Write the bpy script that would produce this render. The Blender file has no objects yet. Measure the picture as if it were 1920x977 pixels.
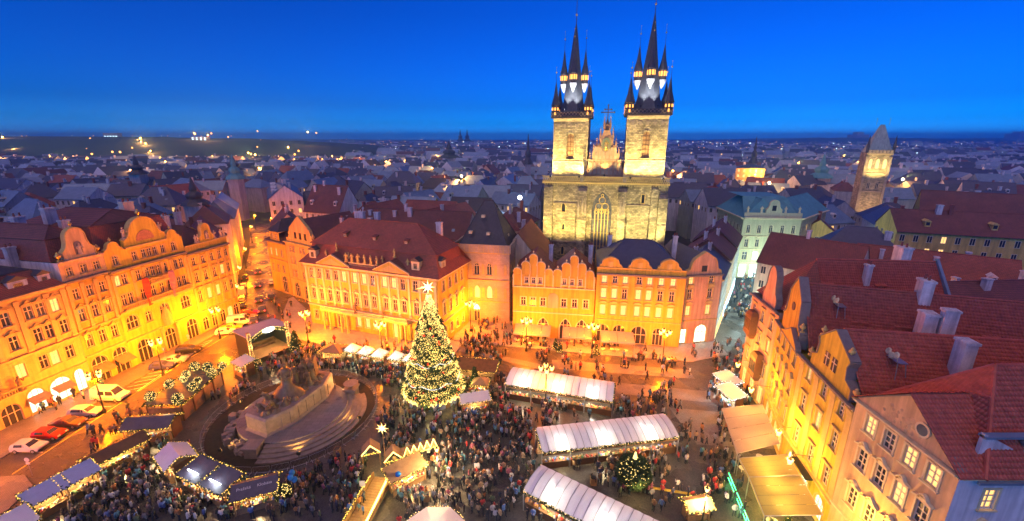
import bpy, math, random
import numpy as np
from mathutils import Vector, Matrix
S = bpy.context.scene
COL = S.collection
random.seed(7)
RNG = np.random.default_rng(7)
R = math.radians
PI = math.pi

# ------------------------------------------------------------------ camera, sky, sun, exposure
CAMH = 43.0
cam = bpy.data.cameras.new('camera')
cam.sensor_width = 36.0
cam.lens = 807.0 / 1920.0 * 36.0
cam.clip_start = 0.5
cam.clip_end = 30000
camo = bpy.data.objects.new('camera', cam)
camo.location = (0, 0, CAMH)
camo.rotation_euler = (R(90 - 15.908), 0, 0)
COL.objects.link(camo)
S.camera = camo

wd = bpy.data.worlds.new('World')
S.world = wd
wd.use_nodes = True
nt = wd.node_tree
nt.nodes.clear()
sky = nt.nodes.new('ShaderNodeTexSky')
sky.sky_type = 'NISHITA'
sky.sun_disc = False
sky.sun_elevation = R(12)
sky.sun_rotation = R(215)
sky.altitude = 200
sky.air_density = 1.0
sky.dust_density = 0.6
sky.ozone_density = 6.0
tco = nt.nodes.new('ShaderNodeTexCoord')
sep = nt.nodes.new('ShaderNodeSeparateXYZ')
ramp = nt.nodes.new('ShaderNodeValToRGB')          # deepening blue of the dusk sky, by height above the horizon all the way round
cr = ramp.color_ramp
cr.elements[0].position = 0.0; cr.elements[0].color = (0.06, 0.78, 2.5, 1)
cr.elements[1].position = 1.0; cr.elements[1].color = (0.0, 0.105, 0.40, 1)
for p_, c_ in ((0.03, (0.0, 0.34, 1.10, 1)), (0.065, (0.0, 0.20, 0.67, 1)), (0.24, (0.0, 0.15, 0.53, 1)), (0.45, (0.0, 0.125, 0.47, 1))):
    e_ = cr.elements.new(p_); e_.color = c_
tint = nt.nodes.new('ShaderNodeMix'); tint.data_type = 'RGBA'; tint.blend_type = 'MULTIPLY'
tint.inputs[0].default_value = 1.0
bg = nt.nodes.new('ShaderNodeBackground')
bg.inputs[1].default_value = 0.15
wo = nt.nodes.new('ShaderNodeOutputWorld')
nt.links.new(tco.outputs['Generated'], sep.inputs[0])
nt.links.new(sep.outputs[2], ramp.inputs[0])
nt.links.new(sky.outputs[0], tint.inputs[6])
nt.links.new(ramp.outputs[0], tint.inputs[7])
nt.links.new(tint.outputs[2], bg.inputs[0])
nt.links.new(bg.outputs[0], wo.inputs[0])

sl = bpy.data.lights.new('sun', 'SUN')              # the last warm glow of the western sky, behind the camera
sl.energy = 0.6
sl.angle = R(80)
sl.color = (1.0, 0.58, 0.50)
so = bpy.data.objects.new('sun', sl)
so.rotation_euler = (R(28), 0, R(-25))
COL.objects.link(so)

S.view_settings.view_transform = 'Standard'
S.view_settings.look = 'None'
S.view_settings.exposure = 1.0
S.view_settings.gamma = 1.0
S.view_settings.use_curve_mapping = False
S.render.engine = 'CYCLES'
S.cycles.use_denoising = True
S.cycles.use_adaptive_sampling = True
S.cycles.adaptive_threshold = 0.02
S.cycles.max_bounces = 5
S.cycles.diffuse_bounces = 2
S.cycles.glossy_bounces = 2
S.cycles.transmission_bounces = 3
S.cycles.volume_bounces = 0
S.cycles.sample_clamp_indirect = 3.0
S.cycles.caustics_reflective = False
S.cycles.caustics_refractive = False
# ------------------------------------------------------------------ helpers: meshes
class MB:
    def __init__(s): s.v = []; s.f = []; s.m = []
    def add(s, vs, fs, mi=0):
        b = len(s.v); s.v += [tuple(p) for p in vs]
        for f in fs: s.f.append(tuple(i + b for i in f)); s.m.append(mi)
        return s
    def poly(s, pts, mi=0): return s.add(pts, [tuple(range(len(pts)))], mi)
    def box(s, x0, y0, z0, x1, y1, z1, mi=0):
        v = [(x0,y0,z0),(x1,y0,z0),(x1,y1,z0),(x0,y1,z0),(x0,y0,z1),(x1,y0,z1),(x1,y1,z1),(x0,y1,z1)]
        return s.add(v, [(0,3,2,1),(4,5,6,7),(0,1,5,4),(1,2,6,5),(2,3,7,6),(3,0,4,7)], mi)
    def frustum(s, x0, y0, x1, y1, z0, z1, ins, mi=0):
        v = [(x0,y0,z0),(x1,y0,z0),(x1,y1,z0),(x0,y1,z0),(x0+ins,y0+ins,z1),(x1-ins,y0+ins,z1),(x1-ins,y1-ins,z1),(x0+ins,y1-ins,z1)]
        return s.add(v, [(0,3,2,1),(4,5,6,7),(0,1,5,4),(1,2,6,5),(2,3,7,6),(3,0,4,7)], mi)
    def prism(s, pts, ax, a, b, mi=0):
        n = len(pts)
        def P(p, t): return (t,p[0],p[1]) if ax == 'x' else (p[0],t,p[1]) if ax == 'y' else (p[0],p[1],t)
        v = [P(p, a) for p in pts] + [P(p, b) for p in pts]
        f = [tuple(range(n))[::-1], tuple(range(n, 2*n))] + [(i, (i+1) % n, n+(i+1) % n, n+i) for i in range(n)]
        return s.add(v, f, mi)
    def cyl(s, p0, p1, r0, r1=None, n=8, mi=0, caps=True):
        r1 = r0 if r1 is None else r1
        p0, p1 = Vector(p0), Vector(p1); d = (p1-p0).normalized()
        u = d.orthogonal().normalized(); w = d.cross(u)
        v = []
        for p, r in ((p0, r0), (p1, r1)):
            for i in range(n):
                a = 2*PI*i/n; v.append(p + (u*math.cos(a) + w*math.sin(a))*r)
        f = [(i, (i+1) % n, n+(i+1) % n, n+i) for i in range(n)]
        if caps: f += [tuple(range(n))[::-1], tuple(range(n, 2*n))]
        return s.add(v, f, mi)
    def tube(s, pts, r, n=6, mi=0):
        for a, b in zip(pts[:-1], pts[1:]): s.cyl(a, b, r, r, n, mi)
        return s
    def lathe(s, prof, n=12, c=(0,0,0), mi=0, sx=1, sy=1, a0=0.0):
        v = []; m = len(prof)
        for r, z in prof:
            for i in range(n):
                a = 2*PI*i/n + a0; v.append((c[0]+r*sx*math.cos(a), c[1]+r*sy*math.sin(a), c[2]+z))
        f = [(k*n+i, k*n+(i+1) % n, (k+1)*n+(i+1) % n, (k+1)*n+i) for k in range(m-1) for i in range(n)]
        f += [tuple(range(n))[::-1], tuple(range((m-1)*n, m*n))]
        return s.add(v, f, mi)
    def sph(s, c, r, n=8, m=5, mi=0, sz=1.0):
        return s.lathe([(r*math.sin(PI*max(.06, min(.94, k/m))), -r*sz*math.cos(PI*k/m)) for k in range(m+1)], n, c, mi)
    def mesh(s, name, mats, smooth=False):
        me = bpy.data.meshes.new(name); me.from_pydata(s.v, [], s.f)
        for m in (mats if isinstance(mats, (list, tuple)) else [mats]): me.materials.append(m)
        if any(s.m): me.polygons.foreach_set('material_index', s.m)
        if smooth: me.polygons.foreach_set('use_smooth', [True]*len(s.f))
        me.update(); return me
    def build(s, name, mats, parent=None, smooth=False, loc=None, rz=0):
        return inst(name, s.mesh(name, mats, smooth), parent, loc, rz)

def inst(name, me, parent=None, loc=None, rz=0, rot=None, sc=None):
    o = bpy.data.objects.new(name, me); COL.objects.link(o)
    if parent is not None: o.parent = parent
    if loc is not None: o.location = loc
    if rot is not None: o.rotation_euler = rot
    elif rz: o.rotation_euler = (0, 0, rz)
    if sc is not None: o.scale = sc if isinstance(sc, (tuple, list)) else (sc, sc, sc)
    return o
def tag(o, label=None, cat=None, group=None, kind=None):
    if label: o['label'] = label
    if cat: o['category'] = cat
    if group: o['group'] = group
    if kind: o['kind'] = kind
    return o
def thing(name, label, cat, loc=(0,0,0), rz=0, group=None):
    o = bpy.data.objects.new(name, None); COL.objects.link(o)
    o.empty_display_size = .3; o.location = loc; o.rotation_euler = (0,0,rz)
    return tag(o, label, cat, group)
def struct(o): o['kind'] = 'structure'; return o
def copy_tree(o, parent=None, top=True):
    c = o.copy(); COL.objects.link(c)
    if not top: c.parent = parent
    for ch in list(KIDS.get(o.name) or o.children): copy_tree(ch, c, False)
    return c
KIDS = {}
def scatter(base_v, base_f, mats4, name, mat_, parent=None, colors=None, smooth=False, matidx=None):
    """one mesh holding many transformed copies of a small base shape (numpy)"""
    bv = np.asarray(base_v, float); n = len(mats4); k = len(bv)
    M4 = np.asarray(mats4, float)
    V = np.einsum('nij,kj->nki', M4[:, :3, :3], bv) + M4[:, None, :3, 3]
    V = V.reshape(-1, 3)
    lens = [len(f) for f in base_f]; flat = np.concatenate([np.array(f) for f in base_f]); L = len(flat)
    F = (flat[None, :] + (np.arange(n)*k)[:, None]).reshape(-1)
    tot = np.tile(np.array(lens), n); start = np.concatenate([[0], np.cumsum(tot)[:-1]])
    me = bpy.data.meshes.new(name)
    me.vertices.add(len(V)); me.vertices.foreach_set('co', V.astype(np.float32).ravel())
    me.loops.add(len(F)); me.loops.foreach_set('vertex_index', F.astype(np.int32))
    me.polygons.add(len(tot)); me.polygons.foreach_set('loop_start', start.astype(np.int32))
    me.polygons.foreach_set('loop_total', tot.astype(np.int32))
    for m in (mat_ if isinstance(mat_, (list, tuple)) else [mat_]): me.materials.append(m)
    if matidx is not None: me.polygons.foreach_set('material_index', np.tile(np.array(matidx), n).astype(np.int32))
    if colors is not None:
        at = me.attributes.new('Col', 'FLOAT_COLOR', 'FACE')
        c = np.repeat(np.asarray(colors, float), len(base_f), axis=0)
        if c.shape[1] == 3: c = np.concatenate([c, np.ones((len(c), 1))], 1)
        at.data.foreach_set('color', c.astype(np.float32).ravel())
    if smooth: me.polygons.foreach_set('use_smooth', np.ones(len(tot), bool))
    me.update(); me.validate()
    return inst(name, me, parent)
def mats_of(P, S_=None, rz=None, rnd=False):
    """4x4 matrices from points, scales and z-rotations (or random rotations)"""
    P = np.asarray(P, float); n = len(P); M4 = np.zeros((n, 4, 4)); M4[:, 3, 3] = 1
    if rnd:
        q = RNG.normal(size=(n, 4)); q /= np.linalg.norm(q, axis=1)[:, None]; w, x, y, z = q.T
        Rm = np.array([[1-2*(y*y+z*z), 2*(x*y-w*z), 2*(x*z+w*y)], [2*(x*y+w*z), 1-2*(x*x+z*z), 2*(y*z-w*x)], [2*(x*z-w*y), 2*(y*z+w*x), 1-2*(x*x+y*y)]]).transpose(2, 0, 1)
    else:
        a = np.zeros(n) if rz is None else np.asarray(rz, float)
        Rm = np.zeros((n, 3, 3)); Rm[:, 0, 0] = np.cos(a); Rm[:, 0, 1] = -np.sin(a); Rm[:, 1, 0] = np.sin(a); Rm[:, 1, 1] = np.cos(a); Rm[:, 2, 2] = 1
    if S_ is not None:
        S_ = np.asarray(S_, float)
        Rm = Rm*(S_[:, None, None] if S_.ndim == 1 else S_[:, None, :])
    M4[:, :3, :3] = Rm; M4[:, :3, 3] = P
    return M4
OCT_V = [(1,0,0),(-1,0,0),(0,1,0),(0,-1,0),(0,0,1),(0,0,-1)]
OCT_F = [(0,2,4),(2,1,4),(1,3,4),(3,0,4),(2,0,5),(1,2,5),(3,1,5),(0,3,5)]

# ------------------------------------------------------------------ helpers: materials
def mat(name, col, rough=.8, var=.14, sc=.7, bump=0., bsc=6., metal=0., emit=0., ecol=None, streak=0., objcol=False, vcol=False, spec=.4, trans=0.):
    m = bpy.data.materials.new(name); m.use_nodes = True
    n = m.node_tree.nodes; l = m.node_tree.links; p = n['Principled BSDF']
    p.inputs['Roughness'].default_value = rough; p.inputs['Metallic'].default_value = metal
    p.inputs['Specular IOR Level'].default_value = spec
    tc = n.new('ShaderNodeTexCoord'); nz = n.new('ShaderNodeTexNoise')
    nz.inputs['Scale'].default_value = sc; nz.inputs['Detail'].default_value = 5; nz.inputs['Roughness'].default_value = .65
    l.new(tc.outputs['Object'], nz.inputs['Vector'])
    mx = n.new('ShaderNodeMapRange'); mx.inputs[1].default_value = .25; mx.inputs[2].default_value = .75
    mx.inputs[3].default_value = 1-var; mx.inputs[4].default_value = 1+var
    l.new(nz.outputs['Fac'], mx.inputs[0])
    fac = mx.outputs[0]
    if streak:
        mp = n.new('ShaderNodeMapping'); mp.inputs['Scale'].default_value = (1.6, 1.6, .12); l.new(tc.outputs['Object'], mp.inputs[0])
        n2 = n.new('ShaderNodeTexNoise'); n2.inputs['Scale'].default_value = 1.2; n2.inputs['Detail'].default_value = 4; l.new(mp.outputs[0], n2.inputs['Vector'])
        m2 = n.new('ShaderNodeMapRange'); m2.inputs[1].default_value = .3; m2.inputs[2].default_value = .7; m2.inputs[3].default_value = 1-streak; m2.inputs[4].default_value = 1+streak*.4
        l.new(n2.outputs['Fac'], m2.inputs[0])
        mu = n.new('ShaderNodeMath'); mu.operation = 'MULTIPLY'; l.new(fac, mu.inputs[0]); l.new(m2.outputs[0], mu.inputs[1]); fac = mu.outputs[0]
    vm = n.new('ShaderNodeVectorMath'); vm.operation = 'SCALE'
    vm.inputs[0].default_value = col[:3]
    if objcol: oi = n.new('ShaderNodeObjectInfo'); l.new(oi.outputs['Color'], vm.inputs[0])
    if vcol: at = n.new('ShaderNodeAttribute'); at.attribute_name = 'Col'; l.new(at.outputs['Color'], vm.inputs[0])
    l.new(fac, vm.inputs['Scale']); l.new(vm.outputs[0], p.inputs['Base Color'])
    if bump:
        nb = n.new('ShaderNodeTexNoise'); nb.inputs['Scale'].default_value = bsc; nb.inputs['Detail'].default_value = 4; l.new(tc.outputs['Object'], nb.inputs['Vector'])
        bp = n.new('ShaderNodeBump'); bp.inputs['Strength'].default_value = bump; bp.inputs['Distance'].default_value = .05
        l.new(nb.outputs['Fac'], bp.inputs['Height']); l.new(bp.outputs[0], p.inputs['Normal'])
    if emit:
        p.inputs['Emission Strength'].default_value = emit; p.inputs['Emission Color'].default_value = (*(ecol or col)[:3], 1)
    if trans:
        tr = n.new('ShaderNodeBsdfTranslucent'); l.new(vm.outputs[0], tr.inputs[0]); ms = n.new('ShaderNodeMixShader'); ms.inputs[0].default_value = trans
        l.new(p.outputs[0], ms.inputs[1]); l.new(tr.outputs[0], ms.inputs[2]); l.new(ms.outputs[0], n['Material Output'].inputs[0])
    return m
def nosample(m):
    m.cycles.emission_sampling = 'NONE'; return m
def brickmat(name, c1, c2, mortar, bw, bh, rough=.85, bump=.5, axis='wall', msize=.02, var=.5, wet=0.):
    """masonry / cobbles / tiles: brick pattern in object space; 'wall' maps (x+y, z), 'ground' maps (x, y)"""
    m = bpy.data.materials.new(name); m.use_nodes = True
    n = m.node_tree.nodes; l = m.node_tree.links; p = n['Principled BSDF']
    p.inputs['Roughness'].default_value = rough
    tc = n.new('ShaderNodeTexCoord'); vec = tc.outputs['Object']
    if axis == 'wall':
        sx = n.new('ShaderNodeSeparateXYZ'); l.new(vec, sx.inputs[0]); ad = n.new('ShaderNodeMath'); l.new(sx.outputs[0], ad.inputs[0]); l.new(sx.outputs[1], ad.inputs[1])
        cb = n.new('ShaderNodeCombineXYZ'); l.new(ad.outputs[0], cb.inputs[0]); l.new(sx.outputs[2], cb.inputs[1]); vec = cb.outputs[0]
    br = n.new('ShaderNodeTexBrick'); l.new(vec, br.inputs['Vector'])
    br.inputs['Scale'].default_value = 1; br.inputs['Brick Width'].default_value = bw; br.inputs['Row Height'].default_value = bh
    br.inputs['Mortar Size'].default_value = msize; br.inputs['Mortar Smooth'].default_value = .3; br.inputs['Bias'].default_value = 0
    br.inputs['Color1'].default_value = (*c1, 1); br.inputs['Color2'].default_value = (*c2, 1); br.inputs['Mortar'].default_value = (*mortar, 1)
    nz = n.new('ShaderNodeTexNoise'); nz.inputs['Scale'].default_value = .25; nz.inputs['Detail'].default_value = 8; nz.inputs['Roughness'].default_value = .75; l.new(tc.outputs['Object'], nz.inputs['Vector'])
    mr = n.new('ShaderNodeMapRange'); mr.inputs[1].default_value = .3; mr.inputs[2].default_value = .7; mr.inputs[3].default_value = 1-var; mr.inputs[4].default_value = 1+var*.5
    l.new(nz.outputs['Fac'], mr.inputs[0])
    vm = n.new('ShaderNodeVectorMath'); vm.operation = 'SCALE'; l.new(br.outputs['Color'], vm.inputs[0]); l.new(mr.outputs[0], vm.inputs['Scale']); l.new(vm.outputs[0], p.inputs['Base Color'])
    bp = n.new('ShaderNodeBump'); bp.inputs['Strength'].default_value = bump; bp.inputs['Distance'].default_value = .04; bp.invert = True
    l.new(br.outputs['Fac'], bp.inputs['Height']); l.new(bp.outputs[0], p.inputs['Normal'])
    if wet:
        n3 = n.new('ShaderNodeTexNoise'); n3.inputs['Scale'].default_value = .12; n3.inputs['Detail'].default_value = 6; l.new(tc.outputs['Object'], n3.inputs['Vector'])
        r3 = n.new('ShaderNodeMapRange'); r3.inputs[1].default_value = .35; r3.inputs[2].default_value = .65; r3.inputs[3].default_value = wet; r3.inputs[4].default_value = rough
        l.new(n3.outputs['Fac'], r3.inputs[0]); l.new(r3.outputs[0], p.inputs['Roughness'])
    return m

SOD = (1.0, .205, .001)          # sodium street light
WARM = (1.0, .66, .30)
MT = {}
for k_, c_ in dict(pl_pink=(.66,.46,.22), pl_peach=(.68,.47,.13), pl_yellow=(.68,.50,.05), pl_orange=(.64,.40,.05), pl_cream=(.66,.58,.42), pl_white=(.72,.70,.66), pl_ochre=(.60,.44,.06), pl_grey=(.42,.41,.40), pl_rose=(.64,.38,.22), pl_green=(.42,.47,.36)).items():
    MT[k_] = mat(k_, c_, .85, .15, .5, .2, 9, streak=.30)
MT['trim'] = mat('trim_stone', (.60,.44,.14), .8, .15, 1.2, .2, 12, streak=.15)
MT['trim_w'] = mat('trim_white', (.72,.62,.34), .8, .1, 1.2, .15, 12, streak=.15)
MT['trim_d'] = mat('trim_dark', (.20,.17,.15), .7, .2, 1.5)
MT['frame'] = mat('window_frame', (.68,.60,.42), .5, .05, 2)
MT['frame_d'] = mat('window_frame_dark', (.14,.10,.07), .5, .1, 2)
MT['glass'] = mat('window_glass', (.035,.035,.045), .08, .3, .5, spec=.8)
MT['lit'] = nosample(mat('window_lit', (.5,.36,.16), .3, .3, 1.2, emit=.85, ecol=(1,.56,.16)))
MT['lit_w'] = nosample(mat('shop_window_lit', (.6,.6,.5), .3, .3, 1.2, emit=1.1, ecol=(.85,1,.75)))
MT['lit_b'] = nosample(mat('window_lit_cold', (.5,.6,.6), .3, .3, 1.2, emit=1.8, ecol=(.6,.95,1)))
MT['rooft'] = brickmat('roof_tile_red', (.42,.11,.06), (.33,.088,.05), (.14,.045,.03), .3, .22, .65, .6, 'wall', .03, .35)
MT['rooft2'] = brickmat('roof_tile_brown', (.27,.085,.058), (.21,.068,.05), (.08,.035,.03), .3, .22, .65, .6, 'wall', .03, .35)
MT['tile'] = mat('clay_tile', (.45,.10,.055), .5, .34, 1.6, .2, 14)
MT['tile2'] = mat('clay_tile_old', (.34,.082,.05), .55, .4, 1.6, .2, 14)
MT['slate'] = mat('roof_slate', (.055,.05,.055), .5, .3, 1.2, .2, 6)
MT['slate_b'] = mat('roof_slate_blue', (.07,.075,.11), .45, .2, 1., .15, 6)
MT['copper'] = mat('roof_copper_green', (.10,.30,.30), .6, .2, .4)
MT['sheet'] = mat('roof_sheet_metal', (.20,.29,.36), .4, .2, .5, metal=.3)
MT['iron'] = mat('dark_iron', (.03,.03,.03), .5, .1, 2, metal=.4)
MT['steel'] = mat('galvanised_steel', (.45,.46,.48), .35, .1, 2, metal=.7)
MT['bronze'] = mat('bronze', (.17,.125,.075), .5, .45, 1.5, .4, 4, metal=.25)
MT['statue'] = mat('statue_stone', (.5,.42,.32), .85, .2, 2, .2, 6)
MT['gold'] = mat('gilding', (.9,.55,.12), .3, .1, 2, metal=.9)
MT['wood'] = mat('timber_boards', (.16,.08,.035), .7, .3, 1.5, .2, 8)
MT['wood_l'] = mat('timber_light', (.34,.20,.09), .7, .25, 1.5, .2, 8)
MT['chim'] = mat('chimney_render', (.64,.60,.57), .85, .25, 1., .2, 6, streak=.4)
MT['green'] = mat('fir_needles', (.030,.060,.018), .7, .4, 2)
MT['bulb_w'] = nosample(mat('warm_bulb', (1,.8,.3), .3, 0, 1, emit=1.2, ecol=(1,.70,.20)))
MT['bulb_t'] = nosample(mat('tree_bulb', (1,.8,.3), .3, 0, 1, emit=1.15, ecol=(1,.70,.17)))
MT['bulb_y'] = nosample(mat('yellow_bulb', (1,.8,.3), .3, 0, 1, emit=1.2, ecol=(1,.58,.06)))
MT['bulb_c'] = nosample(mat('cool_bulb', (.8,.9,1), .3, 0, 1, emit=1.6, ecol=(.6,.84,1)))
MT['lamp_glow'] = nosample(mat('lamp_glass_sodium', (1,.7,.3), .3, 0, 1, emit=2.6, ecol=(1,.58,.12)))
MT['lamp_white'] = nosample(mat('lamp_glass_white', (1,1,1), .3, 0, 1, emit=8, ecol=(.85,.93,1)))
MT['ropelight'] = nosample(mat('rope_light', (1,.8,.3), .3, 0, 1, emit=4, ecol=(1,.62,.10)))

def light(name, loc, energy, col, parent=None, rad=.3, spot=None, aim=None, blend=.6):
    d = bpy.data.lights.new(name, 'SPOT' if spot else 'POINT'); d.energy = energy; d.color = col; d.shadow_soft_size = rad
    if spot: d.spot_size = R(spot); d.spot_blend = blend
    o = bpy.data.objects.new(name, d); COL.objects.link(o); o.location = loc
    if aim is not None: o.rotation_euler = (Vector(aim)-Vector(loc)).to_track_quat('-Z', 'Y').to_euler()
    if parent is not None: o.parent = parent
    return o
# ------------------------------------------------------------------ helpers: facades, windows, roofs
def arch_curve(xa, xb, zb, kind, n=8):
    w = xb-xa; c = (xa+xb)/2; r = w/2
    if kind == 1:
        return [(c-r*math.cos(PI*i/n), zb-r+r*math.sin(PI*i/n)) for i in range(n+1)]
    hgt = .9*w; zs = zb-hgt; Rr = (r*r+hgt*hgt)/(2*r); h = n//2; out = []
    th = math.asin(min(1, hgt/Rr))
    for i in range(h+1): a = th*i/h; out.append((xa+Rr-Rr*math.cos(a), zs+Rr*math.sin(a)))
    return out + [(2*c-x, z) for x, z in out[-2::-1]]
def shape(xa, xb, za, zb, kind, n=8):
    """outline of an opening, anticlockwise from the lower left"""
    if not kind: return [(xa, za), (xb, za), (xb, zb), (xa, zb)]
    cv = arch_curve(xa, xb, zb, kind, n)
    return [(xa, za), (xb, za)] + [p for p in cv[::-1]]
def wall_ops(mb, x0, x1, z0, z1, ops, th=.3, T=(0,0,0), mi=0):
    c, s = math.cos(T[2]), math.sin(T[2])
    def Q(x, y, z): return (T[0]+x*c-y*s, T[1]+x*s+y*c, z)
    zs = sorted({z0, z1} | {z for o in ops for z in o[2:4] if z0 < z < z1})
    for a, b in zip(zs[:-1], zs[1:]):
        cut = sorted((o[0], o[1]) for o in ops if o[2] < b-1e-6 and o[3] > a+1e-6); x = x0
        for ca, cb in cut:
            if ca > x: mb.poly([Q(x,0,a), Q(ca,0,a), Q(ca,0,b), Q(x,0,b)], mi)
            x = max(x, cb)
        if x < x1: mb.poly([Q(x,0,a), Q(x1,0,a), Q(x1,0,b), Q(x,0,b)], mi)
    for xa, xb, za, zb, kind in ops:
        o = shape(xa, xb, za, zb, kind); n = len(o)
        for i in range(n):
            p, q = o[i], o[(i+1) % n]
            mb.poly([Q(p[0],0,p[1]), Q(p[0],th,p[1]), Q(q[0],th,q[1]), Q(q[0],0,q[1])], mi)
        if kind:
            cv = arch_curve(xa, xb, zb, kind); m = len(cv)//2
            for corner, seg in (((xa, zb), cv[:m+1]), ((xb, zb), cv[m:])):
                for p, q in zip(seg[:-1], seg[1:]): mb.poly([Q(corner[0],0,corner[1]), Q(p[0],0,p[1]), Q(q[0],0,q[1])], mi)
_WC = {}
def win_meshes(w, h, kind, det, fm):
    key = (round(w, 2), round(h, 2), kind, det, fm)
    if key in _WC: return _WC[key]
    f = MB(); t = .10
    o = shape(-w/2, w/2, 0, h, kind); i_ = [(x*(1-2*t/w), t+(z)*(1-2*t/h)) for x, z in o]; n = len(o)
    for y in (.14,):
        for k in range(n):
            a, b, c_, d = o[k], o[(k+1) % n], i_[(k+1) % n], i_[k]
            f.poly([(a[0],y,a[1]), (b[0],y,b[1]), (c_[0],y,c_[1]), (d[0],y,d[1])]); f.poly([(d[0],y,d[1]), (c_[0],y,c_[1]), (c_[0],y+.1,c_[1]), (d[0],y+.1,d[1])])
    top = h-t if not kind else h*.97
    zt = h*.64 if not kind else h-w*.62
    panes = []
    xs = [-w/2+t, 0, w/2-t] if w < 1.7 else [-w/2+t, -w/6, w/6, w/2-t]
    zz = [t, zt, top]
    if det == 2: zz = [t, h*.34, zt, top]
    if det == 0: xs = [-w/2+t, w/2-t]; zz = [t, top]
    for x in xs[1:-1]: f.box(x-.05, .13, t, x+.05, .22, top if not kind else h*.95)
    if det:
        for z in zz[1:-1]: f.box(-w/2+t, .135, z-.05, w/2-t, .215, z+.05)
    if kind:
        panes.append(('a', MB().poly([(x, .2, z) for x, z in i_]).mesh('pane', MT['glass'])))
    else:
        for xa, xb in zip(xs[:-1], xs[1:]):
            zr = list(zip(zz[:-1], zz[1:])) if det == 2 else [(zz[0], zz[-1])]
            for za, zb in zr:
                key2 = ('P', round(xb-xa, 2), round(zb-za, 2))
                if key2 not in _WC: _WC[key2] = MB().poly([(0,.2,0), (xb-xa,.2,0), (xb-xa,.2,zb-za), (0,.2,zb-za)]).mesh('pane', MT['glass'])
                panes.append(((xa, 0, za), _WC[key2]))
    _WC[key] = (f.mesh('window', MT[fm]), panes); return _WC[key]
def hood_mesh(w, style, tm):
    key = ('H', round(w, 2), style, tm)
    if key in _WC: return _WC[key]
    m = MB(); a = w/2+.25
    if style == 'flat': m.box(-a, -.28, 0, a, 0, .12); m.box(-a+.08, -.16, -.14, a-.08, 0, 0)
    elif style == 'tri': m.prism([(-a, 0), (a, 0), (a, .1), (0, .55), (-a, .1)], 'y', -.26, 0)
    elif style == 'seg': m.prism([(a*math.cos(PI*i/8), .1+.42*math.sin(PI*i/8)) for i in range(9)] + [(-a, 0), (a, 0)], 'y', -.26, 0)
    else:   # wave: curved baroque hood with a raised middle and turned-up ends
        up = [(-a-.1, .0), (-a*.55, .12), (-a*.28, .46), (0, .58), (a*.28, .46), (a*.55, .12), (a+.1, .0)]
        m.prism(up[::-1] + [(x, z-.16) for x, z in up], 'y', -.34, 0)
        m.prism([(-a*.5, -.3), (a*.5, -.3), (a*.42, .06), (-a*.42, .06)], 'y', -.1, 0)
    _WC[key] = m.mesh('hood', MT[tm]); return _WC[key]
def surr_mesh(w, h, kind, tm):
    key = ('S', round(w, 2), round(h, 2), kind, tm)
    if key in _WC: return _WC[key]
    m = MB(); t = .18
    if kind:
        o = shape(-w/2, w/2, 0, h, kind); g = shape(-w/2-t, w/2+t, 0, h+t, kind); n = len(o)
        for k in range(1, n):
            a, b, c_, d = o[k], o[(k+1) % n], g[(k+1) % n], g[k]
            m.add([(p[0], y, p[1]) for y in (-.07, 0) for p in (a, b, c_, d)], [(0,3,2,1), (2,3,7,6), (0,1,5,4)])
    else:
        m.box(-w/2-t, -.07, 0, -w/2, 0, h); m.box(w/2, -.07, 0, w/2+t, 0, h); m.box(-w/2-t, -.07, h, w/2+t, 0, h+t)
    m.box(-w/2-t-.08, -.2, -.14, w/2+t+.08, 0, 0)
    _WC[key] = m.mesh('surround', MT[tm]); return _WC[key]

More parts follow.
